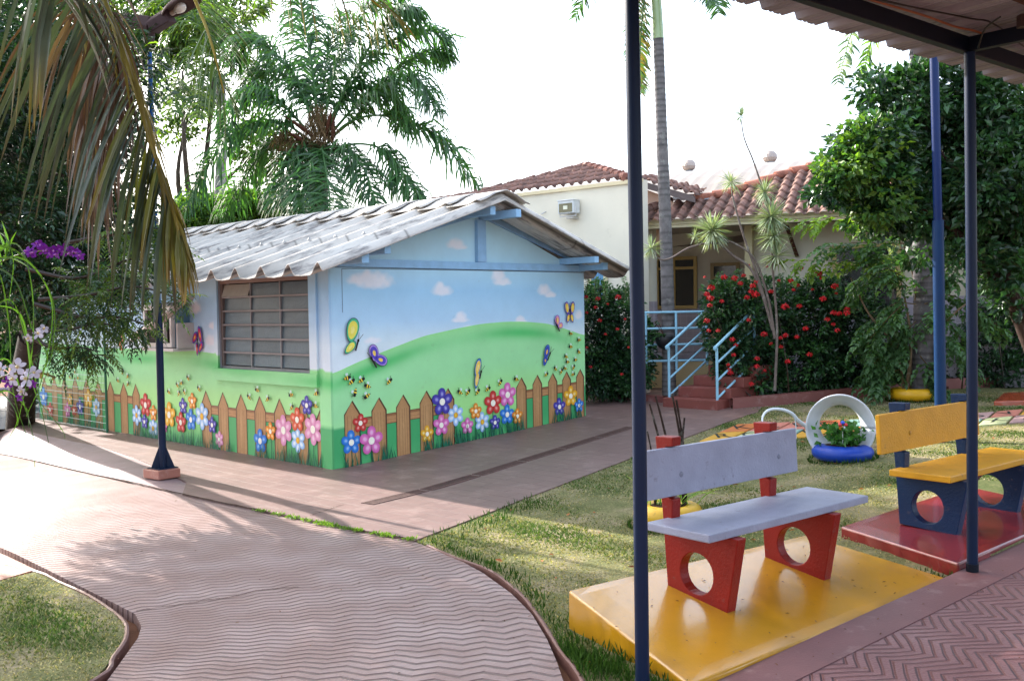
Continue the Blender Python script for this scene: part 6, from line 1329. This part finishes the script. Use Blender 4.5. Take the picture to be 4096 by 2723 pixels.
def orchids():
    D = 3.3; t = empty('orchid_plant', pd(-60, 900, D) * [1, 1, 1], 'orchid with long arching grassy leaves and white blooms, hanging at the near left edge', 'orchid')
    GL = np.array(S(64, 96, 38)); mb = MB()
    arcs = [[(-60, 640), (30, 560), (70, 640), (75, 800), (40, 980)], [(-40, 600), (60, 600), (120, 700), (100, 860), (60, 960)], [(-60, 560), (40, 580), (118, 680), (122, 800), (95, 900)], [(-80, 700), (-10, 620), (20, 740), (30, 900), (70, 1030)], [(-60, 760), (20, 690), (60, 780), (95, 940), (120, 1060)], [(-40, 850), (20, 830), (55, 930), (77, 1010), (80, 1075)], [(-60, 690), (-10, 540), (30, 590), (20, 700)], [(-60, 600), (30, 640), (75, 760), (110, 830), (60, 900)], [(-60, 880), (0, 900), (40, 960), (20, 1010)], [(-50, 950), (10, 900), (60, 940), (66, 985)], [(-30, 700), (50, 730), (80, 900), (140, 985), (150, 1010)]]
    for f in arcs:
        pts = bezier([pd(x, y, D + rng.normal(0, .05)) for x, y in f], 26); w_ = .0045; dd = np.array([1., .2, 0]); up_ = np.array([.2, 0, 1.]); n_ = len(pts); wv = np.linspace(1, .15, n_)[:, None] * w_
        tn = np.gradient(pts, axis=0); tn /= np.linalg.norm(tn, axis=1)[:, None]; sd = np.cross(tn, [0, 1., 0]); mb.grid(np.stack([pts - sd * wv, pts + np.array([0, .003, 0]), pts + sd * wv], 1), GL * rng.uniform(.6, 1.2), sm=True)
    mb.build('strap_leaves', M['leaf'], t)
    mb = MB(); mb.tube(bezier([pd(-60, 900, D), pd(0, 870, D), pd(60, 855, D), pd(100, 860, D), pd(128, 870, D)], 24), .0035, 6, S(96, 80, 40))
    for x, y, r in ((94, 865, .016), (110, 862, .011), (122, 872, .009)): mb.lathe(pd(x, y, D) - Z * r * .7, [(0, 0), (r * .45, r * .4), (r * .45, r * .9), (0, r * 1.4)], 10, col=S(150, 140, 80))
    mb.build('flower_stem', M['leaf'], t)
    WH = [S(196, 194, 210), S(206, 190, 130)]
    for x, y, r, nv in ((40, 845, .042, (.2, -1, .1)), (62, 872, .045, (-.3, -1, .2)), (30, 872, .040, (-.4, -1, -.2)), (78, 858, .036, (.5, -1, .1)), (50, 900, .030, (-.1, -1, -.5)), (88, 768, .030, (.3, -1, .3)), (100, 758, .028, (.6, -.6, .4)), (66, 778, .024, (-.2, -1, -.4)), (2, 850, .034, (-.3, -1, .1))):
        mb = MB(); orchid_flower(mb, pd(x, y, D - .03), r * .68, np.array(nv), WH); mb.build('bloom', M['petal'], t)
    for x, y, r in ((18, 880, .02), (75, 885, .016), (45, 915, .014)):
        mb = MB(); orchid_flower(mb, pd(x, y, D - .02), r, np.array([.1, -1, -.2]), [S(120, 40, 150), S(80, 20, 110)]); mb.build('bloom', M['petal'], t)
    t2 = empty('orchid_plant', pd(-40, 620, 4.4), 'spray of small violet orchids on a stalk among dark leaves, above the white orchids', 'orchid')
    D = 4.4; mb = MB(); mb.tube(bezier([pd(-60, 640, D), pd(0, 605, D), pd(50, 585, D), pd(110, 578, D), pd(182, 584, D)], 24), .003, 6, S(110, 120, 50))
    for f in ([(0, 545), (14, 590)], [(10, 530), (20, 580)], [(-10, 560), (2, 610)], [(25, 560), (12, 600)], [(38, 600), (8, 590)], [(0, 575), (18, 560)]): a, b = pd(*f[0], D), pd(*f[1], D); blade(mb, b, a - b, .14, .03, .4, np.array(S(90, 130, 50)) * rng.uniform(.7, 1.1), n=4)
    mb.build('flower_stem', M['leaf'], t2)
    for i in range(17):
        x = 62 + i * 7.6; mb = MB(); orchid_flower(mb, pd(x, 578 + rng.normal(0, 7), D), .024, np.array([rng.normal(0, .5), -1, rng.normal(0, .5)]), [S(112, 28, 150), S(190, 120, 210)]); mb.build('bloom', M['petal'], t2)
orchids()
# ---- palm in front of the veranda
def right_palm():
    D = 17.4; b = pd(1541, 880, D); b = np.array([b[0], D, float(T(b[0], D))]); t = empty('palm_tree', b, 'tall ringed grey palm trunk standing beside the stair in front of the veranda', 'palm tree')
    ringed_trunk(t, [b, pd(1540, 760, D), pd(1533, 520, D), pd(1524, 300, D), pd(1517, 88, D)], .125, .088, S(116, 112, 112), .095)
    mb = MB(); mb.tube(bezier([pd(1517, 90, D), pd(1514, 30, D), pd(1508, -60, D), pd(1504, -130, D)], 20), np.linspace(.095, .07, 20), 14, S(150, 172, 120)); mb.build('crownshaft', M['gloss'], t)
    fs = [[(1506, -120), (1490, -40), (1478, 60), (1474, 150), (1478, 215)], [(1506, -120), (1440, -160), (1370, -60), (1325, 40)], [(1506, -120), (1580, -160), (1640, -80), (1655, 30)], [(1500, -90), (1470, 0), (1468, 100), (1466, 190)], [(1510, -120), (1540, -110), (1600, -60), (1640, 10)], [(1505, -120), (1500, -300), (1450, -380)], [(1505, -120), (1560, -300), (1660, -330), (1750, -250)]]
    for i, f in enumerate(fs): frond(t, [pd(x, y, D + [-.1, .6, .5, .5, -1, 0, .8][i] * k / 3) for k, (x, y) in enumerate(f)], .34 if i in (0, 3) else .5, .035, (G1 * 1.1, G2 * 1.1) if i != 0 else (np.array(S(120, 96, 50)), G2), n=66, hang=.35, r=.02, plume=.15)
    # dark bag with an orchid tied to the trunk
    c = pd(1531, 787, D - .2); q = empty('hanging_pot', c, 'black bag of orchid roots tied to the ringed palm trunk', 'plant pot')
    mb = MB(); mb.lathe(c, [(0, -.14), (.10, -.10), (.15, -.02), (.17, .08), (.14, .12), (.0, .10)], 14, col=S(26, 26, 30)); mb.build('bag', M['rubber'], q)
    mb = MB()
    for i in range(14): a = rng.uniform(2.2, 4.6); blade(mb, c + Z * .08, [math.cos(a), math.sin(a) - .3, rng.uniform(.1, .8)], rng.uniform(.2, .34), .06, 1.0, G2 * rng.uniform(.7, 1.2), n=4)
    for x, y in ((1508, 740), (1518, 745)): mb.tube([c + Z * .1, pd(x, y, D - .25)], .006, 5, S(110, 60, 60))
    mb.build('leaves', M['leaf'], q)
right_palm()
def far_right_palm():
    D = 15.8; b = pd(2126, 880, D); b = np.array([b[0], D, float(T(b[0], D))]); t = empty('palm_tree', b, 'thick ringed palm trunk half hidden behind the dark glossy tree on the right', 'palm tree')
    ringed_trunk(t, [b, pd(2130, 700, D), pd(2126, 500, D), pd(2120, 200, D), pd(2118, 60, D)], .17, .15, S(104, 100, 104), .1)
    for f, dd in (([(2118, 60), (2040, 0), (1970, 60), (1930, 190)], -.6), ([(2118, 60), (2060, 20), (2010, 90), (1985, 190)], .5), ([(2118, 60), (2200, 0), (2300, 60)], 0), ([(2118, 60), (2140, -60), (2200, -120)], .5), ([(2118, 60), (2050, -60), (1960, -60)], .5)):
        frond(t, [pd(x, y, D + dd * k / 3) for k, (x, y) in enumerate(f)], .36, .04, (G2, G3 * 1.1), n=50, hang=.35, r=.02, plume=.18)
far_right_palm()
# ---- big glossy tree under the canopy edge
def glossy_tree():
    D = 12.8; b = pd(2450, 880, D); b = np.array([b[0], D, float(T(b[0], D))]); t = empty('glossy_tree', b, 'dense tree with rounded glossy dark leaves at the upper right, under the canopy edge', 'tree')
    blobs = bl(D, [(2010, 410, 95, 85, 0), (2080, 250, 90, 90, .2), (2160, 340, 100, 110, .5), (2240, 260, 110, 90, .3), (2330, 350, 100, 140, .5), (2100, 480, 80, 75, .1), (2220, 480, 110, 90, .4), (2340, 520, 90, 100, .2), (2000, 500, 55, 50, 0), (2040, 330, 60, 70, -.2), (2020, 200, 60, 40, .4), (2420, 400, 120, 200, .5), (1965, 350, 55, 45, -.2), (2290, 600, 60, 30, 0), (2180, 180, 90, 70, .5), (2120, 590, 50, 25, .2), (2300, 480, 120, 120, .6), (2200, 400, 130, 130, .7), (2380, 560, 100, 90, .4), (1930, 420, 45, 50, -.2), (2050, 440, 90, 90, .2), (2150, 220, 110, 80, .3), (2350, 250, 90, 80, -.2), (2280, 420, 80, 110, -.3), (2370, 440, 70, 110, -.3), (1900, 440, 35, 35, -.3), (2250, 590, 70, 40, -.2), (2320, 620, 60, 55, -.2), (2350, 690, 45, 45, -.1)])
    crown('crown', t, blobs, 3300, 12, .108, .066, (G1 * .9, G2 * 1.15), .13, mt=M['leafdark'], surf=.5)
    crown('outer_leaves', t, bl(D, [(1960, 380, 70, 60, -.3), (2000, 340, 60, 70, -.3), (2030, 460, 60, 60, -.3)]), 150, 13, .10, .058, (G2 * 1.1, G3 * 1.0), .15, mt=M['leaf'], surf=.8)
    limbs(t, b, [pd(2010, 420, D), pd(2160, 340, D), pd(2240, 260, D), pd(2330, 300, D), pd(2220, 480, D)], .12, S(64, 48, 42), split=.55)
glossy_tree()
# ---- small tree in the yellow tyre
def tyre_tree():
    b = POT3 + Z * .1; D = b[1]; t = empty('small_tree', b, 'small many-stemmed tree with drooping paired leaves growing from the yellow tyre', 'tree')
    stems = [[(2095, 900), (2098, 800), (2085, 690), (2060, 600)], [(2112, 900), (2105, 790), (2110, 680), (2130, 560)], [(2140, 900), (2136, 800), (2120, 700), (2100, 620), (2080, 560)], [(2128, 900), (2150, 790), (2200, 720), (2260, 680)], [(2100, 895), (2060, 800), (2000, 720), (1960, 640)]]
    for f in stems: mb = MB(); P = bezier([b - Z * .1 + np.array([(f[0][0] - 2120) * .005, 0, 0])] + [pd(x, y, D + rng.normal(0, .12)) for x, y in f[1:]], 24); mb.tube(P, np.linspace(.032, .009, 24), 8, S(120, 100, 78)); mb.build('stem', M['bark'], t)
    br = [[(2085, 640), (2010, 600), (1920, 600), (1830, 600)], [(2080, 560), (2000, 520), (1920, 500), (1850, 515)], [(2090, 620), (2040, 640), (1990, 640), (1960, 690)], [(2110, 700), (2060, 700), (2010, 740), (1975, 790)], [(2120, 600), (2180, 560), (2220, 600)], [(2130, 700), (2190, 680), (2260, 720), (2310, 760)], [(2100, 800), (2060, 790), (2020, 830), (1990, 880)], [(2140, 780), (2200, 790), (2240, 850)], [(2110, 760), (2140, 720), (2190, 740), (2220, 800)], [(2080, 700), (2040, 740), (2000, 790), (2010, 830)], [(2120, 820), (2150, 860), (2160, 890)], [(2110, 560), (2150, 500), (2140, 460)], [(2090, 560), (2030, 560), (1960, 560), (1900, 575)], [(2080, 850), (2040, 860), (2010, 890)], [(2090, 660), (2050, 620), (2010, 590)], [(2240, 690), (2270, 640), (2310, 640)], [(2120, 660), (2150, 630), (2190, 640)], [(2110, 740), (2080, 770), (2060, 820)]]
    for i, f in enumerate(br):
        P = bezier([pd(x, y, D + rng.normal(0, .15) - .1) for x, y in f], 30); mb = MB(); mb.tube(P, np.linspace(.010, .003, 30), 5, S(110, 90, 66)); k = 30 if i < 2 else 30; ii = np.linspace(3, 29, k).astype(int)
        c = (np.array(S(84, 118, 76)) if i > 1 else G3 * 1.1) * rng.uniform(.75, 1.25, (k, 1)) ; d = np.gradient(P, axis=0)[ii]; d /= np.linalg.norm(d, axis=1)[:, None]
        pinnate(mb, P[ii], d * .7 + rng.normal(0, .6, (k, 3)) + [0, 0, -.35], rng.uniform(.22, .36, k), 4, .125, .07, c, .9); mb.build('branch', M['leaf'], t)
tyre_tree()
# ---- shrubs with red flower heads
def head_mesh():
    mb = MB(); n = 46; d = rdir(n, .35); P = d * .035 * [1, 1, .75]; a = rdir(n); mb.quads(leaf_quads(P - a * .013, a, d, .03, .02, .05), np.array(S(196, 26, 34)) * rng.uniform(.6, 1.3, (n, 1)))
    o = mb.build('flower_head', M['petal'], origin=(0, 0, 0)); me = o.data; bpy.data.objects.remove(o); return me
HEAD = head_mesh()
def flower_shrub(label, blobs, ncl, heads, stems, D, extra=0, sprays=()):
    c0 = np.mean([b[0] for b in blobs], 0); g = np.array([c0[0], c0[1], float(T(c0[0], c0[1]))]); t = empty('flowering_shrub', g, label, 'shrub', 'shrubs with red flower heads')
    crown('foliage', t, blobs, ncl, 15, .088, .048, (G1 * 1.0, G2 * 1.25), .13, mt=M['leafdark'], surf=.5)
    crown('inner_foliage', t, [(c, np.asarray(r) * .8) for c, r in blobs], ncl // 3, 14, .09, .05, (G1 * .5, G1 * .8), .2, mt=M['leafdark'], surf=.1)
    mb = MB(); cc = np.array([b[0] for b in blobs])
    for i in range(9): tp = cc[rng.integers(len(cc))] + rng.normal(0, .25, 3); bs = np.array([tp[0] * .5 + g[0] * .5, tp[1], g[2] - .05]); mb.tube(bezier([bs, (bs + tp) / 2 + rng.normal(0, .06, 3), tp], 8), [.016, .014, .013, .012, .01, .008, .006, .004], 6, S(70, 56, 44))
    for (x, y, h) in sprays:
        P = bezier([pd(x, y + h, D - .4), pd(x + rng.normal(0, 6), y + h * .4, D - .4), pd(x, y, D - .4)], 14); mb.tube(P, .005, 4, S(70, 80, 44)); q = []; 
        for k, p in enumerate(P): 
            for sg in (-1, 1): q.append((p, [sg * .8, rng.normal(0, .3), .35]))
        mb.quads(leaf_quads(np.array([a for a, _ in q]), np.array([b for _, b in q]), rdir(len(q), 1), .065, .036), G2 * rng.uniform(.7, 1.3, (len(q), 1)))
    mb.build('stems', M['leafdark'], t)
    for (x, y, s_) in heads:
        p = pd(x, y, D - .75 - rng.uniform(0, .2)); o = bpy.data.objects.new('flower_head', HEAD); COL.objects.link(o); o.parent = t; o.location = Vector(p - g); o.scale = (s_ * 1.2, s_ * 1.2, s_ * 1.2); o.rotation_euler = (0, 0, rng.uniform(0, 6))
HC = lambda x, y: (1440 + .29385 * x, 518.3 + .29385 * y)
hd = [(675, 492, 1.25), (642, 543, 1.1), (668, 575, 1.3), (665, 630, .9), (640, 750, 1.1), (775, 410, 1.1), (858, 418, 1.2), (905, 458, 1), (930, 397, .8), (1002, 478, 1.1), (1030, 445, .9), (988, 522, 1), (1020, 545, 1.4), (955, 568, 1), (758, 598, .8), (1145, 522, .9), (1255, 640, 1.3), (1365, 636, .9), (1370, 338, 1.25), (1517, 382, 1.3), (1300, 435, 1), (1352, 472, .8), (1320, 508, .7), (1645, 480, 1.2), (1553, 578, 1.2), (970, 745, .8), (840, 898, 1), (730, 828, .8), (655, 828, .8), (868, 940, .8), (1090, 855, 1.1), (1217, 885, .8), (1258, 865, 1), (1345, 878, .9), (1415, 812, 1), (1447, 1015, 1), (1275, 1070, 1), (1222, 955, .8), (1145, 930, .6), (1035, 1048, 1), (1032, 1108, .9), (852, 1018, .8), (808, 1095, .7), (825, 1158, 1), (990, 1245, .9), (1095, 1140, .6), (1635, 688, 1), (1680, 695, 1), (1740, 690, 1.2), (1740, 660, 1), (1585, 740, .9), (1632, 778, .7), (1665, 826, .9), (1205, 435, .6), (1110, 325, .6), (972, 315, .5), (625, 408, .5), (1655, 537, .5), (1470, 505, .5), (1540, 418, .7), (820, 1130, .7)]
D_ = 16.75
flower_shrub('big dark shrub covered in red flower heads, right of the stair', bl(D_, [(1700, 750, 85, 110, 0), (1680, 690, 55, 50, 0), (1770, 720, 80, 90, 0), (1860, 730, 90, 95, .2), (1950, 760, 90, 110, .2), (1740, 850, 85, 70, 0), (1850, 850, 100, 75, .1), (1960, 850, 110, 75, .2), (1655, 700, 32, 45, -.3), (1690, 830, 50, 80, -.3), (1900, 680, 70, 50, .2), (2040, 800, 80, 110, .3)]), 1500, [(*HC(x, y), s) for x, y, s in hd], 0, D_, sprays=[(1660, 628, 60), (1685, 640, 60), (1640, 660, 50), (1745, 640, 50), (1800, 632, 50), (1990, 625, 70), (2015, 640, 60), (1930, 640, 50), (1960, 655, 40), (1705, 622, 40)])
flower_shrub('shrub with red flower heads squeezed between the painted corner and the veranda', bl(17.4, [(1375, 760, 55, 120, .3), (1430, 770, 55, 110, .2), (1475, 800, 32, 80, 0), (1400, 850, 60, 60, .2), (1455, 860, 45, 50, 0), (1370, 885, 50, 30, 0), (1430, 888, 50, 30, 0)]), 760, [(1424, 684, 1.1), (1377, 688, .9), (1372, 708, .7), (1350, 684, .8), (1382, 738, .8), (1422, 758, .7), (1352, 720, .6), (1395, 770, .6), (1440, 735, .5), (1360, 845, .6), (1432, 862, .6), (1448, 800, .5), (1476, 752, .5), (1400, 700, .5), (1352, 800, .5)], 0, 17.3, sprays=[(1352, 636, 60), (1372, 640, 60), (1395, 650, 50), (1436, 640, 60), (1448, 655, 50)])
flower_shrub('dark shrub with a few red flower heads behind the orange bench at the right edge', bl(17.4, [(2330, 760, 70, 120, 0), (2270, 800, 60, 100, 0), (2290, 700, 40, 60, 0), (2380, 740, 70, 130, 0), (2330, 860, 80, 50, 0)]), 620, [(2330, 622, 1), (2304, 629, 1), (2340, 660, .5), (2318, 658, .5), (2270, 700, .4)], 0, 18.2)
flower_shrub('dark low shrub in the shade behind the small tyre tree', bl(18.0, [(2080, 840, 70, 70, 0), (2150, 860, 70, 60, 0), (2220, 850, 70, 70, 0)]), 360, [(2046, 795, .5), (2060, 760, .5)], 0, 18.0)
# ---- spiky plant with bare curved stems
def rosette(mb, c, r, n, cols, updir=(0, 0, 1), low=-.9):
    k = 0
    while k < n:
        d = rdir(1)[0]; 
        if d @ np.asarray(updir) < low: continue
        k += 1; cc = cols[0] + (cols[1] - cols[0]) * rng.random(); blade(mb, c + d * r * .05, d, r * rng.uniform(.75, 1.1), r * .085, .3, cc * rng.uniform(.7, 1.2), cc * 1.1, 4, fold=.2)
M['spike'] = mat('pale_leaf', .5, .4, 3, .1, transl=.12)
def dracaena():
    D = 15.9; b = pd(1785, 900, D); b = np.array([b[0], D, float(T(b[0], D))]); t = empty('spiky_plant', b, 'spiky plant with pale rosettes on bare curving stems, rising out of the red-flowered shrub', 'plant')
    c = (np.array(S(132, 156, 118)), np.array(S(204, 210, 176)))
    for f in ([(1785, 900), (1790, 760), (1782, 640), (1775, 520), (1765, 450)], [(1785, 780), (1770, 690), (1740, 600), (1700, 565), (1650, 545)], [(1780, 760), (1760, 690), (1730, 620), (1690, 590), (1650, 560), (1590, 570), (1545, 595), (1520, 597), (1502, 578)], [(1775, 500), (1755, 430), (1735, 370), (1715, 320), (1707, 275)], [(1765, 700), (1740, 620), (1712, 540), (1692, 470), (1684, 430)]):
        mb = MB(); P = bezier([pd(x, y, D) for x, y in f], 40); mb.tube(P, np.linspace(.024, .011, 40) if f[0][1] > 600 else np.linspace(.018, .008, 40), 8, S(118, 106, 100)); mb.build('stem', M['bark'], t)
    for x, y, r, n in ((1500, 572, 30, 60), (1640, 533, 50, 150), (1684, 420, 34, 60), (1708, 268, 27, 40), (1762, 443, 34, 80), (1776, 500, 48, 120), (1782, 545, 46, 90), (1790, 590, 46, 70), (1600, 545, 22, 30)):
        mb = MB(); rosette(mb, pd(x, y, D), r * D / 2298 * 1.08, int(n * 1.5), c); mb.build('rosette', M['spike'], t)
    D = 16.9; b = pd(2060, 860, D); b[2] = float(T(b[0], b[1])); t = empty('spiky_plant', b, 'smaller spiky rosettes half hidden among leaves in front of the right window', 'plant')
    mb = MB(); mb.tube(bezier([b, pd(2058, 740, D), pd(2055, 600, D)], 16), .02, 8, S(110, 100, 92)); mb.build('stem', M['bark'], t)
    for x, y, r, n in ((2052, 596, 34, 60), (2056, 640, 34, 50), (2008, 760, 36, 50)): mb = MB(); rosette(mb, pd(x, y, D - .4), r * D / 2298, n, c); mb.build('rosette', M['leaf'], t)
dracaena()

# ================================================================== GRASS, WEEDS, FALLEN LEAVES
M['grassblade'] = mat('grass_blade', .9, .08, 2, .2, transl=.25)
def grass():
    allp = []
    def scatter(poly, dens, x0, x1, y0, y1, fn):
        n = int((x1 - x0) * (y1 - y0) * dens); x = rng.uniform(x0, x1, n); y = rng.uniform(y0, y1, n); k = pip(poly, x, y); return np.stack([x[k], y[k], fn(x[k], y[k])], 1)
    LW = np.array([p[:2] for p in lawnR]); near = scatter(LW, 3000, -1.2, 4, 4.6, 9.5, T); far = scatter(LW, 1500, 0, 10, 9.5, 16.5, T)
    L2 = np.array([p[:2] for p in lout] + [(-2.75, 4.5), (-3.4, 3.4), (-9, 2), (-9, 7.5)] + [tuple(gr(0, 1337, fn=TP)[:2])]); le = scatter(L2, 4200, -5.0, -2, 4.6, 8.2, TP)
    P = np.concatenate([near, far, le])
    for q in TILES + [[bcw(-.75, -.43), bcw(2.16, -.43), bcw(1.99, .68), bcw(-.45, .79)], [bcw(2.17, -.43), bcw(5.2, -.43), bcw(5.0, .74), bcw(2.51, .72)]]: P = P[~pip(np.array(q), P[:, 0], P[:, 1])]
    n = len(P)
    f = np.sin(P[:, 0] * 2.1 + 1.3 * np.sin(P[:, 1] * 1.7)) * np.sin(P[:, 1] * 2.3 + P[:, 0]) + .5 * np.sin(P[:, 0] * 6 + P[:, 1] * 5); keep = rng.random(n) < .72 + .3 * np.clip(f, -1, 1); P, f = P[keep], f[keep]; n = len(P)
    edge = np.minimum(1, 0 * f); hgt = (.011 + .007 * np.clip(f, -1, 1)) * rng.uniform(.6, 1.5, n) ; wid = .007 + .0009 * P[:, 1]; lean = rdir(n) * [1, 1, 0] * hgt[:, None] * 1.0
    a = rng.uniform(0, 6.28, n); s_ = np.stack([np.cos(a), np.sin(a), 0 * a], 1) * wid[:, None] / 2
    Q = np.stack([P - s_, P + s_, P + lean + [0, 0, 1] * hgt[:, None] + s_ * .3, P + lean + [0, 0, 1] * hgt[:, None] - s_ * .3], 1)
    gc = np.array(S(84, 108, 58)); dc = np.array(S(190, 172, 138)); mixv = np.clip(.5 - .5 * f + rng.normal(0, .3, n), 0, 1)[:, None]; c = (gc + (dc - gc) * mixv) * rng.uniform(.6, 1.25, (n, 1))
    mb = MB(); mb.quads(Q, c); tag(mb.build('grass', M['grassblade'], origin=(0, 0, 0)), 'short patchy green and straw coloured lawn grass', 'grass', kind='stuff')
    # taller tufts along slab and gutter edges
    pts = []
    def along(a, b, n, j=.05): t = rng.random(n)[:, None]; return a[:3] * (1 - t) + b[:3] * t + np.concatenate([rng.normal(0, j, (n, 2)), np.zeros((n, 1))], 1)
    for a, b in zip(rout[:-1], rout[1:]): pts.append(along(a, b, 60, .04) + [.05, .04, 0])
    q = [bcw(-.75, .78), bcw(-.78, -.42)]; pts += [along(q[0] + 0 * Z, q[1] + 0 * Z, 700, .05), along(bcw(2.12, -.4), bcw(2.0, .62), 260, .05), along(bcw(-.45, .84), bcw(1.95, .74), 160, .03)]
    pts.append(along(gr(1345, 1500), gr(1400, 1568), 500, .16)); pts.append(along(gr(1000, 1250), gr(1250, 1150), 300, .10))
    for c_, r in ((np.array([3.74, 11.30, 0]), .37), (np.array([1.38, 8.95, 0]), .35), (POT3, .4)): a = rng.uniform(0, 6.28, 260); pts.append(np.stack([c_[0] + np.cos(a) * r * 1.02, c_[1] + np.sin(a) * r * 1.02, 0 * a], 1))
    P = np.concatenate(pts); P[:, 2] = T(P[:, 0], P[:, 1]); P = P[pip(LW, P[:, 0], P[:, 1])]; mb = MB(); n = len(P); D = rdir(n) * [.5, .5, 0] + [0, 0, 1]
    mb.quads(leaf_quads(P, D, rdir(n), rng.uniform(.03, .09, n), .010), np.array(S(62, 90, 40)) * rng.uniform(.5, 1.3, (n, 1))); tag(mb.build('grass_tufts', M['grassblade'], origin=(0, 0, 0)), 'longer grass along the slab and gutter edges', 'grass', kind='stuff')
    # weeds in the joint between path and pavement
    js = [gr(x, y) for x, y in [(585, 1176), (640, 1187), (700, 1200), (760, 1212), (820, 1224), (900, 1238), (950, 1246)]]; P = []
    for _ in range(40): i = rng.integers(0, 6); f_ = rng.random(); c_ = js[i] * (1 - f_) + js[i + 1] * f_; P.append(c_ + np.concatenate([rng.normal(0, .025, (22, 2)), np.full((22, 1), .012)], 1))
    P = np.concatenate(P); n = len(P); mb = MB(); mb.quads(leaf_quads(P, rdir(n, .8), rdir(n), rng.uniform(.015, .04, n), .014), np.array(S(110, 140, 56)) * rng.uniform(.6, 1.2, (n, 1))); tag(mb.build('weeds', M['leaf'], origin=(0, 0, 0)), 'tiny weeds growing in the joint between path and pavement', 'weeds', kind='stuff')
    P = []
    for _ in range(150): x, y = rng.uniform(-1, 6), rng.uniform(5, 13); P.append([x, y, float(T(x, y)) + .015])
    P = np.array(P); P = P[pip(LW, P[:, 0], P[:, 1])]; n = len(P); mb = MB(); D = rdir(n) * [1, 1, .15]; mb.quads(leaf_quads(P, D, np.tile(Z, (n, 1)) + rng.normal(0, .3, (n, 3)), rng.uniform(.03, .08, n), .03), np.array(S(170, 110, 70)) * rng.uniform(.4, 1.3, (n, 1))); tag(mb.build('fallen_leaves', M['dry'], origin=(0, 0, 0)), 'scattered dry fallen leaves on the lawn', 'fallen leaves', kind='stuff')
grass()
def litter():
    P = []
    for _ in range(70): b_, c_ = rng.uniform(-.6, 2), rng.uniform(-.38, .6); p = bcw(b_, c_); P.append([p[0], p[1], .058 + .16 * (c_ + .42) + .004])
    for _ in range(110): x, y = rng.uniform(-4.5, .2), rng.uniform(5, 11); P.append([x, y, float(TP(x, y)) + .006])
    for _ in range(80): b_, c_ = rng.uniform(-1, 3), rng.uniform(-2, -.45); p = wk(b_, c_); P.append([p[0], p[1], float(W(p[0], p[1])) + .004])
    P = np.array(P); n = len(P); mb = MB(); mb.quads(leaf_quads(P, rdir(n) * [1, 1, .05], np.tile(Z, (n, 1)), rng.uniform(.008, .035, n), .010), np.array(S(120, 84, 56)) * rng.uniform(.4, 1.4, (n, 1)))
    tag(mb.build('leaf_litter', M['dry'], origin=(0, 0, 0)), 'tiny dry leaf scraps on the slabs and paving', 'leaf litter', kind='stuff')
litter()
# dark soil-filled joint and cracks on the path
def joint_line():
    P = bezier([gr(*p, fn=TP) + [0, 0, .014] for p in joint[2:]], 120); mb = MB(); w_ = .012 + .010 * rng.random(120); nrm = np.array([.35, .93, 0]); P[:, :2] += rng.normal(0, .004, (120, 2))
    mb.grid(np.stack([P - nrm * w_[:, None], P + nrm * w_[:, None]], 1), S(58, 40, 34)); tag(mb.build('soil_joint', M['soil']), kind='structure')
    for pts in ([(313, 1408), (400, 1395), (470, 1384), (540, 1374), (600, 1360), (690, 1352)], [(0, 1207), (40, 1198), (70, 1193)], [(715, 1190), (790, 1165)]):
        P = bezier([gr(*p, fn=TP) + [0, 0, .006 if pts[0][0] != 715 else .016] for p in pts], 60); P[:, :2] += rng.normal(0, .006, (60, 2)); w_ = .003 + .004 * rng.random(60); mb = MB(); mb.grid(np.stack([P - [0, 1, 0] * w_[:, None], P + [0, 1, 0] * w_[:, None]], 1), S(66, 44, 38)); tag(mb.build('crack', M['soil']), kind='structure')
joint_line()
